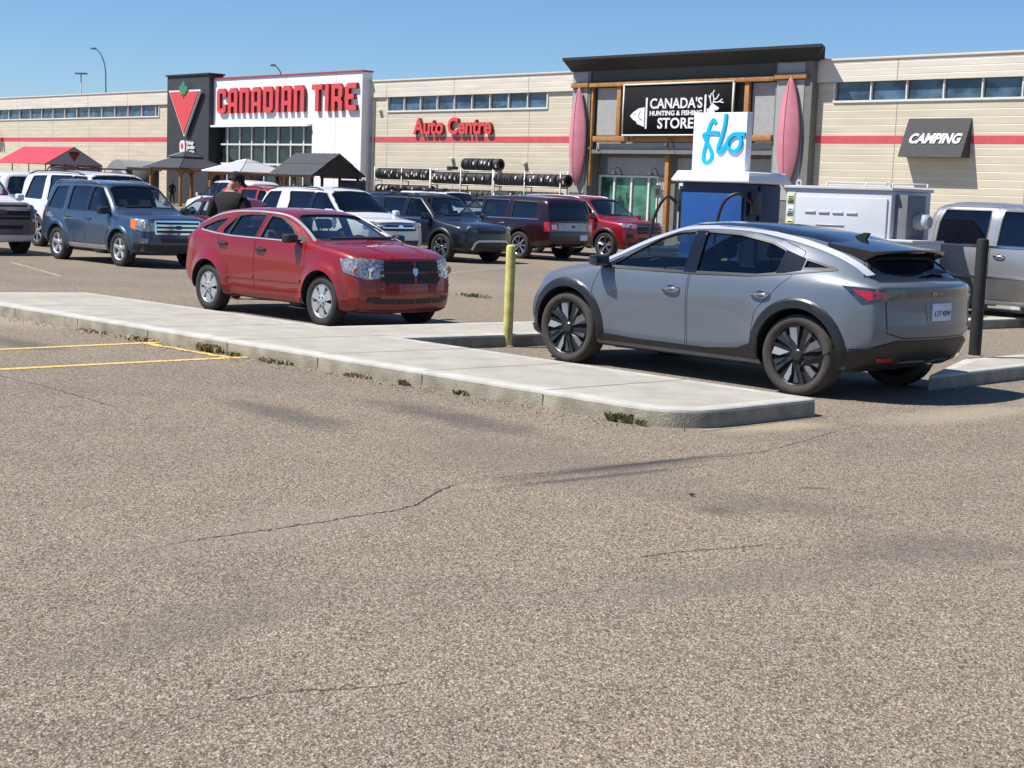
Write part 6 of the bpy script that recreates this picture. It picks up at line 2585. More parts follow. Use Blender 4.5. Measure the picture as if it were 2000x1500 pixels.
# moulded garden shed
s0, _ = wl(262, 390, 5.0)
sd = wall_thing('garden_shed', 'grey moulded garden shed with arched double door', 'shed', s0, 5.0, 0)
sd.scale = (1.12, 1.0, 1.14)
bm = bmesh.new()
box(bm, -1.2, 1.2, -1.3, 1.3, 0, 2.05)
obj('wall', bm, mat('shed_brown', (.125, .11, .098), .8, var=.08), sd)
bm = bmesh.new()
extrude_poly(bm, [(-1.35, 2.05), (-1.30, 2.25), (-.6, 2.62), (0, 2.72), (.6, 2.62), (1.30, 2.25), (1.35, 2.05)], -1.42, 1.42)
obj('roof', bm, mat('shed_grey', (.24, .24, .235), .8, var=.06), sd)
bm = bmesh.new()
arch = [(-1.22, 0), (-1.22, 1.75)] + [(1.22 * -math.cos(a), 1.75 + .72 * math.sin(a)) for a in [PI * i / 10 for i in range(1, 10)]] + [(1.22, 1.75), (1.22, 0)]
arch2 = [(-.92, 0), (-.92, 1.6)] + [(.92 * -math.cos(a), 1.6 + .5 * math.sin(a)) for a in [PI * i / 10 for i in range(1, 10)]] + [(.92, 1.6), (.92, 0)]
extrude_poly(bm, arch, -1.40, -1.31)
obj('door_surround', bm, mat('shed_pale', (.50, .50, .48), .8), sd)
for sg_ in (-1, 1):
    bm = bmesh.new()
    hp = [p for p in arch2 if p[0] * sg_ >= 0]
    hp = ([(0.02 * sg_, 0)] + [p for p in hp] + [(.02 * sg_, 2.1)]) if sg_ < 0 else ([(.02, 0), (.02, 2.1)] + [p for p in hp if p[0] > .03])
    extrude_poly(bm, hp if sg_ > 0 else [(-.02, 0), (-.92, 0)] + [p for p in hp if -.92 < p[0] < -.03 and p[1] > 1.55] + [(-.02, 2.1)], -1.44, -1.401)
    dr = obj('door', bm, mat('shed_door', (.17, .17, .168), .8), sd)
    bm = bmesh.new()
    box(bm, sg_ * .12 - .02, sg_ * .12 + .02, -1.50, -1.441, .95, 1.2)
    obj('handle', bm, CHARD, dr)
# wire fence panel beside the shed
s0, _ = wl(215, 390, 4.6)
fe = wall_thing('wire_fence', 'low wire fence panel left of the garden shed', 'fence', s0, 4.6, 0)
for x in (-.9, .75, .95):
    bm = bmesh.new()
    tube(bm, [(x, 0, 0), (x, 0, 2.45)], .035, 6)
    obj('fence_post', bm, DKMETAL, fe)
bm = bmesh.new()
for z in (.3, 1.2, 2.35):
    tube(bm, [(-.9, 0, z), (.75, 0, z)], .018, 5)
for i in range(11):
    tube(bm, [(-.9 + .165 * i, 0, .3), (-.9 + .165 * i, 0, 2.35)], .008, 4)
obj('wire_panel', bm, DKMETAL, fe)

# potted plant with orange flowers
s0, _ = wl(349, 396, 6.5)
pt = wall_thing('potted_plant', 'dark pot with orange flowers beside the cedar post', 'plant', s0, 8.4, 0)
bm = bmesh.new()
lathe(bm, [(.22, 0), (.32, .55), (.34, .55), (.34, .60), (.28, .60)], 16, 'Z')
obj('pot', bm, CHARD, pt)
rnd_ = random.Random(4)
bm = bmesh.new()
for i in range(160):
    a, r_, z = rnd_.uniform(0, 2 * PI), .38 * rnd_.random() ** .5, rnd_.uniform(.55, 1.25)
    c = Vector((r_ * math.cos(a), r_ * math.sin(a), z))
    Mt = Matrix.Translation(c) @ Matrix.Rotation(rnd_.uniform(0, 6), 4, 'Z') @ Matrix.Rotation(rnd_.uniform(0, 3), 4, 'X')
    q = [bm.verts.new(Mt @ Vector(p)) for p in ((-.05, 0, 0), (0, -.03, 0), (.06, 0, 0), (0, .03, 0))]
    bm.faces.new(q).material_index = 0 if i % 3 else 1
obj('foliage', bm, [mat('flower_orange', (.45, .12, .02), .7), mat('leaf_green', (.05, .09, .02), .7)], pt, ang=0)

# propane / vending cabinet and red goods under the black pavilion
s0, _ = wl(688, 380, 3.4)
cb = wall_thing('storage_cabinet', 'dark blue cabinet under the right end of the black pavilion', 'cabinet', s0, 3.4, 0)
bm = bmesh.new()
box(bm, -.8, .8, -.45, .45, 0, 2.15, bev=.02)
obj('cabinet_body', bm, mat('cabinet_blue', (.018, .035, .085), .5, var=.1), cb)
bm = bmesh.new()
for x in (-.72, .04):
    box(bm, x, x + .68, -.475, -.452, .1, 2.05, bev=.01)
obj('cabinet_door', bm, mat('cabinet_blue2', (.024, .045, .10), .5), cb)
MOWR = mat('mower_red', (.45, .03, .03), .4, coat=.5)


def mower(label, s, n, rz):
    t = thing('lawn_tractor', label, 'lawn tractor', TW(s, n, 0), WANG + rz, 'lawn tractors under the pavilion')
    bm = bmesh.new()
    box(bm, .15, 1.0, -.28, .28, .45, .95, bev=.09)
    box(bm, -.7, .2, -.36, .36, .38, .52, bev=.04)
    box(bm, -.8, -.35, -.42, .42, .5, .72, bev=.08)
    obj('body', bm, MOWR, t)
    bm = bmesh.new()
    box(bm, -.55, -.15, -.22, .22, .74, .84, bev=.04)
    box(bm, -.62, -.5, -.22, .22, .80, 1.22, bev=.05)
    obj('seat', bm, BLACKP, t)
    bm = bmesh.new()
    tube(bm, [(.12, 0, .8), (-.05, 0, 1.12)], .025, 6)
    tube(bm, [(-.05 + .05 * math.sin(a), .19 * math.cos(a), 1.13 + .09 * math.sin(a)) for a in [2 * PI * i / 14 for i in range(15)]], .02, 5, cap=False)
    obj('steering_wheel', bm, BLACKP, t)
    for x, r_, w_ in ((-.55, .25, .2), (.75, .18, .12)):
        for y in (-.42, .42):
            bm = bmesh.new()
            lathe(bm, [(r_ * .5, -w_ / 2), (r_, -w_ * .4), (r_, w_ * .4), (r_ * .5, w_ / 2)], 18, 'Y', M=Matrix.Translation((x, y, r_)))
            obj('wheel', bm, TYREM, t)
    return t


s0, _ = wl(628, 372, 5.5)
mower('red lawn tractor standing under the black pavilion, nearer the white wall', s0, 5.2, .4)
s0, _ = wl(606, 372, 5.5)
mower('red lawn tractor standing under the black pavilion, nearer the glazing', s0, 5.0, 2.2)

# ---- tyre racks
RACKM = mat('rack_white', (.60, .60, .585), .5, .2, var=.08)
TY0 = bmesh.new()
_R, _r, _w = .355, .20, .112
lathe(TY0, [(_r, -_w * .8), (_r + .03, -_w), (_R - .05, -_w), (_R - .012, -_w * .8), (_R - .012, -_w * .32), (_R - .022, -_w * .28), (_R - .022, -_w * .2), (_R, -_w * .16), (_R, _w * .16), (_R - .022, _w * .2), (_R - .022, _w * .28), (_R - .012, _w * .32), (_R - .012, _w * .8), (_R - .05, _w), (_r + .03, _w), (_r, _w * .8)], 30, 'X', close=True)
TYM = bpy.data.meshes.new('tyre')
finish(TY0, 40)
TY0.to_mesh(TYM)
TY0.free()
TYM.materials.append(mat('new_tyre', (.034, .034, .035), .6, var=.5, scale=7))
TAGM = bmesh.new()
box(TAGM, -.055, .055, -_R - .006, -_R + .004, -.09, .09)
TAGME = bpy.data.meshes.new('label')
TAGM.to_mesh(TAGME)
TAGM.free()
TAGME.materials.append(mat('paper_tag', (.62, .60, .56), .7, var=.2))
rg = random.Random(11)


def tyre_row(s0_, s1_, n, z, label, group):
    x = s0_ + .14
    while x < s1_ - .12:
        o = bpy.data.objects.new('tyre', TYM)
        link(o)
        o.location = TW(x, n + rg.uniform(-.03, .03), z + _R)
        o.rotation_euler = (rg.uniform(0, 6), 0, WANG + rg.gauss(0, .13))
        tag(o, label, 'tyre', group)
        if rg.random() < .38:
            c = bpy.data.objects.new('label', TAGME)
            link(c, o)
            c.rotation_euler = (-o.rotation_euler[0] + rg.uniform(-.5, .3), 0, 0)
        x += rg.uniform(.222, .265)


def rack(label, sx, zs, z_top, n=1.6):
    t = wall_thing('tyre_rack', label, 'rack', sx[0], n, 0, 'tyre racks along the wall')
    for x in sx:
        for y in (-.28, .28):
            bm = bmesh.new()
            box(bm, x - sx[0] - .03, x - sx[0] + .03, y - .03, y + .03, 0, z_top)
            obj('upright', bm, RACKM, t)
    for z in zs:
        bm = bmesh.new()
        for y in (-.22, .22):
            box(bm, 0, sx[-1] - sx[0], y - .025, y + .025, z - .05, z)
        for x in sx:
            box(bm, x - sx[0] - .025, x - sx[0] + .025, -.25, .25, z - .10, z - .052)
        obj('shelf', bm, RACKM, t)
    return t


def sx_(zx, y=350, n=1.9):
    return wl(700 + zx / 4, y, n)[0]


def zz_(zx, zy, n=1.9):
    return wl(700 + zx / 4, 110 + zy / 4, n)[1]


B = [sx_(v) for v in (125, 335, 562, 797, 1047, 1297, 1577)]
zA, zB = zz_(340, 965), zz_(800, 1000)
rack('white steel tyre rack nearest the entrance front', [B[0], B[1], B[2] - .06], [zA, zA - 1.0], zA + .78)
rack('white steel tyre rack with a top row of tyres in the middle of the wall', [B[2], B[3], B[4]], [zB, zB - 1.0, zz_(800, 888)], zz_(800, 885) + .06)
rack('white steel tyre rack nearest the left pink kayak', [B[4] + .12, B[5], B[6]], [zB + .02, zB - .98], zB + .85)
lab = 'black tyre standing in the %s row of the %s rack'
for (a, b_, z, l1, l2) in ((B[0], B[2] - .06, zA, 'upper', 'left'), (B[0], B[2] - .06, zA - 1.0, 'lower', 'left'), (B[2], B[4], zB, 'upper', 'middle'), (B[2], B[4], zB - 1.0, 'lower', 'middle'),
                           (B[4] + .12, B[6] + .45, zB + .02, 'upper', 'right'), (B[4] + .12, B[6], zB - .98, 'lower', 'right'), (B[3], B[4] + .5, zz_(800, 888), 'top', 'middle')):
    tyre_row(a, b_, 1.6, z, lab % (l1, l2), 'tyres in the %s row of the %s rack' % (l1, l2))
o = bpy.data.objects.new('tyre', TYM)
link(o)
o.location = TW((sx_(655) + sx_(750)) / 2, 1.6, zz_(700, 888) + .115)
o.rotation_euler = (0, PI / 2, WANG)
tag(o, 'single black tyre lying flat on top of the middle rack', 'tyre')

# ---- street lamps rising behind the roof
LAMPM = mat('lamp_pole_grey', (.22, .24, .27), .5, .4)


def curved_lamp(label, px_, ytop, xtop, depth):
    p = at(px_, 300, depth)
    top = at(xtop, ytop, depth)
    t = thing('street_lamp', label, 'street lamp', (p.x, p.y, 0), 0, 'street lamps behind the store')
    H, dx = top.z, top.x - p.x
    bm = bmesh.new()
    tube(bm, smooth_path([(0, 0, 0), (0, 0, H * .55), (0, 0, H * .78), (dx * .08, 0, H * .88), (dx * .4, 0, H * .96), (dx * .85, 0, H)], 6), .09, 8, r2=.05)
    obj('pole', bm, LAMPM, t)
    bm = bmesh.new()
    box(bm, min(dx * .8, dx * 1.25), max(dx * .8, dx * 1.25), -.16, .16, H - .10, H + .10, bev=.05)
    obj('lamp_head', bm, LAMPM, t)


curved_lamp('tall curved grey street lamp above the left roof line', 206, 97, 190, 165)
curved_lamp('street lamp tip showing over the white entrance front', 552, 129, 537, 150)
p = at(158, 300, 170)
t = thing('street_lamp', 'thin straight lamp post with flat twin head left of the curved lamp', 'street lamp', (p.x, p.y, 0), 0, 'street lamps behind the store')
H = at(158, 146, 170).z
bm = bmesh.new()
tube(bm, [(0, 0, 0), (0, 0, H)], .075, 8, r2=.06)
obj('pole', bm, LAMPM, t)
bm = bmesh.new()
box(bm, -.65, .65, -.2, .2, H - .02, H + .16, bev=.03)
obj('lamp_head', bm, LAMPM, t)


# ---- parking signs on thin posts
def post_sign(label, px_, py, depth, w_, h_, m, foot_z=0):
    p = at(px_, py, depth)
    t = thing('parking_sign', label, 'sign', (p.x, p.y, 0), WANG + .35)
    bm = bmesh.new()
    tube(bm, [(0, 0, 0), (0, 0, p.z + h_ / 2)], .03, 8)
    obj('post', bm, DKMETAL, t)
    bm = bmesh.new()
    extrude_poly(bm, rnd([(-w_ / 2, p.z - h_ / 2), (w_ / 2, p.z - h_ / 2), (w_ / 2, p.z + h_ / 2), (-w_ / 2, p.z + h_ / 2)], w_ * .25), -.05, -.032)
    obj('sign_plate', bm, m, t)
    bm = bmesh.new()
    extrude_poly(bm, [(-w_ * .25, p.z - h_ * .25), (w_ * .25, p.z - h_ * .25), (w_ * .25, p.z + h_ * .22), (-w_ * .25, p.z + h_ * .22)], -.056, -.051)
    obj('sign_symbol', bm, DKMETAL, t)


post_sign('small grey sign on a post before the bay shop window', 1285, 374, 74, .34, .62, mat('sign_grey', (.12, .12, .12), .6))
post_sign('small white sign on a post between the pavilion and the tyre racks', 711, 354, 98, .32, .60, WHITES)

# ---------------------------------------------------------------- charging station, transformer, bollards
cp = at(1424, 357, 20.6)
cs = thing('charging_station', 'blue car charging cabinet with white cap behind the grey crossover', 'charger', (cp.x + .08, cp.y + .40, KZ), WANG + .06)
CBLUE = mat('charger_blue', (.010, .060, .235), .4, var=.08, coat=.3)
CNAVY = mat('charger_navy', (.014, .022, .055), .45, var=.1)
hx, hy = .56, .40
zc = cp.z - KZ
bm = bmesh.new()
box(bm, -hx + .02, hx - .02, -hy + .02, hy, 0, zc, bev=.02)
obj('cabinet', bm, CNAVY, cs)
bm = bmesh.new()
box(bm, -hx + .05, hx - .06, -hy - .02, -hy + .018, .25, zc - .14, bev=.012)
obj('front_panel', bm, CBLUE, cs)
bm = bmesh.new()
box(bm, hx - .016, hx + .012, -hy + .30, hy - .04, .25, zc - .03, bev=.008)
obj('side_panel', bm, mat('charger_side', (.018, .030, .075), .5), cs)
bm = bmesh.new()
box(bm, -hx - .10, hx + .10, -hy - .10, hy + .10, zc, zc + .15, bev=.03)
for v in bm.verts:
    if v.co.z > zc + .08:
        v.co.x *= .93
        v.co.y *= .90
obj('cap', bm, WHITES, cs)
for s_ in (-1, 1):
    bm = bmesh.new()
    box(bm, (-hx - .09 if s_ < 0 else hx + .015), (-hx + .0 if s_ < 0 else hx + .10), -hy + .06, -hy + .22, zc - .42, zc - .10, bev=.02)
    obj('holster', bm, BLACKP, cs)
bm = bmesh.new()
fz = zc - .26
for pts in ([(-hx - .06, -hy + .02, zc - .30), (-hx - .16, -hy - .10, zc - .22), (-hx - .30, -hy - .18, zc - .55), (-hx - .34, -hy - .2, zc - 1.1), (-hx - .2, -hy - .15, .25), (-hx + .05, -hy + .05, .15)],
            [(hx + .05, -hy + .04, zc - .26), (hx - .04, -hy - .14, zc - .14), (hx - .22, -hy - .24, zc - .32), (hx - .30, -hy - .26, zc - .9), (hx - .25, -hy - .2, .3), (hx - .1, -hy - .02, .16)]):
    tube(bm, smooth_path(pts, 8), .022, 8)
obj('cable', bm, BLACKP, cs)
bm = bmesh.new()
box(bm, -.70, .70, -.52, .52, -.02, .10)
obj('plinth', bm, CONCS, cs)

fs_p = at(1411, 331, 20.6)
fs = thing('charger_sign', 'square white sign with blue flo script standing on the charging cabinet', 'sign', (fs_p.x + .02, fs_p.y + .36, cp.z + .145), WANG)
hw = .47
bm = bmesh.new()
box(bm, -hw, hw, -.06, .06, .0, .80, bev=.008)
obj('sign_box', bm, WHITES, fs)
FLOB = mat('script_blue', (.0, .46, .82), .45, var=.03)
bm = bmesh.new()


def sp_(x, y):       # pixels of the enlarged photograph -> sign face
    return ((x - 1196) / 404 * .94, (968 - y) / 404 * .80)


path = [(1128, 712), (1110, 716), (1092, 712), (1086, 690), (1100, 660), (1122, 650)]
f1 = [(1168, 640), (1150, 615), (1128, 640), (1112, 690), (1104, 760), (1088, 830), (1086, 885), (1108, 908), (1140, 890), (1150, 850), (1128, 800), (1092, 742), (1080, 720), (1105, 706), (1150, 700), (1195, 705)]
l1 = [(1243, 574), (1236, 650), (1215, 740), (1196, 800), (1200, 832), (1222, 828), (1256, 780), (1290, 735), (1330, 712), (1392, 712)]
o1 = [(1330, 712), (1362, 740), (1362, 790), (1330, 826), (1290, 820), (1266, 790), (1272, 750), (1300, 720)]
stroke(bm, [tuple(q) for q in smooth_path([sp_(*p) for p in f1], 6)], .052, -.072, -.058, step=.00006)
stroke(bm, [tuple(q) for q in smooth_path([sp_(*p) for p in l1], 6)], .052, -.080, -.058, step=.00006)
stroke(bm, [tuple(q) for q in smooth_path([sp_(*p) for p in o1], 6, True)], .050, -.088, -.058, closed=True, step=.00006)
obj('script', bm, FLOB, fs)

tp = at(1690, 372, 24.0)
tf = thing('transformer_cabinet', 'white electrical cabinet with stickers and meter box right of the charger', 'cabinet', (tp.x, tp.y + .5, KZ), WANG + .03)
hx, hy = .98, .56
zt = tp.z - KZ
CABW = mat('cabinet_white', (.52, .54, .58), .45, var=.04, scale=2)
bm = bmesh.new()
box(bm, -hx, hx, -hy, hy, 0, zt, bev=.015)
box(bm, -hx - .03, hx + .03, -hy - .04, hy + .03, zt + .002, zt + .05, bev=.01)
obj('cabinet_body', bm, CABW, tf)
bm = bmesh.new()
box(bm, -hx + .20, hx - .06, -hy - .03, -hy + .01, .1, zt - .12, bev=.01)
box(bm, -hx + .03, -hx + .18, -hy - .012, -hy + .01, .1, zt - .06, bev=.006)
obj('cabinet_door', bm, CABW, tf)
bm = bmesh.new()
for x in (-hx + .16, hx - .14):
    for y in (-hy + .1,):
        ring = [(x + .045 * math.cos(a), y, zt + .085 + .045 * math.sin(a)) for a in [2 * PI * i / 14 for i in range(15)]]
        tube(bm, ring, .014, 6, cap=False)
obj('lifting_eye', bm, CABW, tf)
bm = bmesh.new()
for i in range(4):
    box(bm, -hx + .40 + i * .26, -hx + .40 + i * .26 + .2, -hy - .05, -hy - .031, zt * .80, zt * .80 + .035, bev=.006)
box(bm, -hx + .62, -hx + 1.15, -hy - .045, -hy - .031, zt * .70, zt * .70 + .012)
obj('embossed_vent', bm, CABW, tf)
stk = [mat('sticker_green', (.42, .55, .12), .6, var=.2, scale=30), mat('sticker_white', (.7, .7, .66), .6, var=.3, scale=40), mat('sticker_yellow', (.60, .58, .16), .6, var=.2, scale=30), mat('sticker_cream', (.6, .58, .42), .6, var=.25, scale=30)]
for i in range(4):
    bm = bmesh.new()
    z = zt - .24 - i * .20
    box(bm, -hx + .045, -hx + .165, -hy - .018, -hy - .0125, z, z + .15)
    so_ = obj('sticker', bm, stk[i], tf)
    bm = bmesh.new()
    for k in range(3):
        box(bm, -hx + .06, -hx + .14 - .02 * (k % 2), -hy - .022, -hy - .0185, z + .03 + k * .035, z + .045 + k * .035)
    obj('sticker_print', bm, CHARD, so_)
# rails of a guard frame on top
bm = bmesh.new()
for a, b_ in ((-hx + .02, -hx + .02), (-.2, -.2), (.3, .3), (hx - .05, hx - .05)):
    tube(bm, [(a, hy - .04, zt), (a, hy - .04, zt + .13)], .014, 5)
tube(bm, [(-hx + .02, hy - .04, zt + .13), (hx - .05, hy - .04, zt + .13)], .012, 5)
obj('top_rail', bm, CABW, tf)
mb = bmesh.new()
box(mb, hx + .002, hx + .22, -hy + .10, -hy + .62, .55, zt - .05, bev=.01)
obj('meter_box', mb, mat('meter_grey', (.15, .155, .16), .5, var=.08), tf)
mb = bmesh.new()
lathe(mb, [(.13, 0), (.13, .08), (.115, .085), (.115, .19), (.09, .22), (.002, .225)], 22, 'X', M=Matrix.Translation((hx + .22, -hy + .40, zt * .76)))
obj('meter', mb, mat('meter_glass', (.42, .45, .47), .12, var=.15, coat=1.0), tf)
bm = bmesh.new()
box(bm, -hx - .2, hx + .2, -hy - .2, hy + .2, -.02, .09)
obj('plinth', bm, CONCS, tf)
bp_ = at(1775, 474, 23.3)
bx2 = thing('ground_box', 'low pale blue utility box beside the electrical cabinet', 'cabinet', (bp_.x, bp_.y + .35, KZ), WANG)
bm = bmesh.new()
box(bm, -.42, .42, -.4, .4, 0, bp_.z - KZ, bev=.02)
obj('box_body', bm, mat('box_pale', (.50, .55, .62), .5, var=.06), bx2)
bm = bmesh.new()
box(bm, -.45, .45, -.43, .43, bp_.z - KZ + .001, bp_.z - KZ + .04, bev=.01)
obj('lid', bm, CABW, bx2)


def bollard(label, base, H, r, m, cap, lean=(0, 0), band=None):
    t = thing('bollard', label, 'bollard', base)
    bm = bmesh.new()
    lathe(bm, [(r, -.02), (r, H - .03), (r * .92, H - .012), (r * .6, H), (.002, H + .004)], 24, 'Z')
    for v in bm.verts:
        v.co.x += lean[0] * v.co.z
        v.co.y += lean[1] * v.co.z
    obj('post', bm, m, t)
    bm = bmesh.new()
    lathe(bm, [(r + .03, -.01), (r + .03, .012), (r + .001, .02), (r + .001, -.01)], 24, 'Z', close=True)
    obj('base_ring', bm, cap, t)
    return t


YB = mat('bollard_yellow', (.52, .47, .13), .6, var=.3, scale=7, bump=.2)
bollard('weathered yellow steel bollard in front of the kerb end', gp(991, 677), 1.19, .057, YB, CONCS, (.002, 0))
bollard('tall matt black bollard standing on the right kerb island', gp(1903, 697, KZ) + Vector((0, 0, 0)), 1.33, .068, mat('bollard_black', (.012, .012, .013), .7, var=.3), CONCS)

# ---- weeds at the foot of the kerb, and litter
WEED = [mat('weed_green', (.17, .19, .08), .8, var=.35, scale=30), mat('weed_dry', (.36, .27, .15), .85, var=.3, scale=30)]


def weed(label, px_, py, n, rad, h, dry=.4, seed=1):
    g_ = random.Random(seed)
    p = gp(px_, py)
    t = tag(bpy.data.objects.new('weed', None), label, 'weed', 'weeds along the kerb')
    bm = bmesh.new()
    for i in range(n):
        a, r_ = g_.uniform(0, 2 * PI), rad * g_.random()
        # spread along the kerb rather than across it
        q = Vector((r_ * math.cos(a), r_ * math.sin(a) * .35, 0))
        b_ = g_.uniform(0, 2 * PI)
        hh = h * g_.uniform(.4, 1)
        tip = q + Vector((math.cos(b_) * hh * .6, math.sin(b_) * hh * .6, hh))
        w_ = g_.uniform(.008, .020)
        sd_ = Vector((-math.sin(b_), math.cos(b_), 0)) * w_
        md_ = (q + tip) / 2 + Vector((0, 0, hh * .15))
        v = [bm.verts.new(z) for z in (q - sd_ * .4, q + sd_ * .4, md_ + sd_, tip, md_ - sd_)]
        bm.faces.new(v).material_index = 1 if g_.random() < dry else 0
    me = bpy.data.meshes.new('weed')
    bm.to_mesh(me)
    bm.free()
    for m in WEED:
        me.materials.append(m)
    o = bpy.data.objects.new('weed', me)
    link(o)
    bpy.data.objects.remove(t)
    if py > 600:         # at the foot of the kerb face
        tt = min((p - _fl).dot(_fd), (_fr - _fl).length - .35)
        p = (_fl + _fd * tt + nrm_ * .05)
        p.z = 0
    o.location = p
    o.rotation_euler = (0, 0, math.atan2(_fd.y, _fd.x))
    if py < 600:
        o['kind'] = 'stuff'
    else:
        tag(o, label, 'weed', 'weeds along the kerb')


weed('green weed clump by the rounded kerb corner', 1262, 818, 130, .13, .09, .3, 1)
weed('low dark weed against the kerb near the yellow line ends', 468, 684, 170, .22, .10, .45, 2)
weed('small weed tuft below a kerb joint right of the yellow lines', 547, 690, 70, .12, .05, .4, 3)
weed('thin brown weed strip where the upper yellow line meets the kerb', 350, 660, 130, .35, .05, .65, 4)
weed('dry weed tufts along the kerb foot in front of the red hatchback', 610, 704, 130, .28, .05, .6, 5)
weed('upright dry stems at the kerb foot below the yellow bollard', 870, 745, 60, .06, .06, .5, 6)
weed('small green weed close to the white litter', 962, 766, 60, .10, .05, .2, 7)
weed('sparse dry weed strip between the two middle kerb joints', 760, 732, 110, .2, .045, .7, 8)
weed('tiny green weed at the kerb nose beside the rounded corner', 1298, 826, 50, .05, .06, .1, 9)
weed('brown weed strip under the long kerb at the left', 270, 645, 120, .3, .035, .75, 10)
weed('patch of green weeds on the open asphalt right of the red hatchback', 925, 580, 120, .45, .07, .1, 12)
bm = bmesh.new()
gr_ = random.Random(3)
bmesh.ops.create_icosphere(bm, subdivisions=2, radius=.06)
for v in bm.verts:
    v.co = Vector((v.co.x * 1.5, v.co.y * .9, max(-.02, v.co.z * .35))) * (1 + gr_.uniform(-.25, .25))
lt = obj('litter', bm, mat('litter_white', (.55, .58, .62), .6, var=.3, scale=30), None, ang=15)
lt.location = gp(1045, 786) + Vector((0, 0, .021))
lt.rotation_euler = (0, 0, .4)
tag(lt, 'crumpled pale scrap of litter at the kerb foot', 'litter')
bm = bmesh.new()
bmesh.ops.create_icosphere(bm, subdivisions=1, radius=.016)
for v in bm.verts:
    v.co = Vector((v.co.x * 1.2, v.co.y, v.co.z * .5)) * (1 + gr_.uniform(-.3, .3))
lt = obj('pebble', bm, mat('pebble_dark', (.06, .055, .05), .9), None, ang=15)
lt.location = gp(1351, 969) + Vector((0, 0, .012))
tag(lt, 'dark pebble lying on the open asphalt', 'stone')


# ---------------------------------------------------------------- people
def skin_body(name, pts, edges, mats, parent, lv=2):
    """one continuous surface grown round a jointed skeleton: pts = [(x, y, z, rx, ry)]"""
    me = bpy.data.meshes.new(name)
    me.from_pydata([p[:3] for p in pts], edges, [])
    o = bpy.data.objects.new(name, me)
    COL.objects.link(o)
    o.modifiers.new('s', 'SKIN').use_smooth_shade = True
    for v, p in zip(me.skin_vertices[0].data, pts):
        v.radius = (p[3], p[4])
    me.skin_vertices[0].data[0].use_root = True
    sb = o.modifiers.new('b', 'SUBSURF')
    sb.levels = sb.render_levels = lv
    em = bpy.data.meshes.new_from_object(o.evaluated_get(bpy.context.evaluated_depsgraph_get()))
    bpy.data.objects.remove(o)
    bm = bmesh.new()
    bm.from_mesh(em)
    bpy.data.meshes.remove(em)
    return bm


SKIN = mat('skin', (.42, .23, .16), .55, var=.08)
BLKT = mat('black_cotton', (.010, .010, .011), .9, var=.25, scale=5, bump=.3, bscale=12)
JEAN = mat('dark_denim', (.028, .036, .06), .9, var=.2)
SHOE = mat('shoe_dark', (.02, .02, .02), .7)
HAIRM = mat('dark_hair', (.018, .012, .009), .8, var=.3)


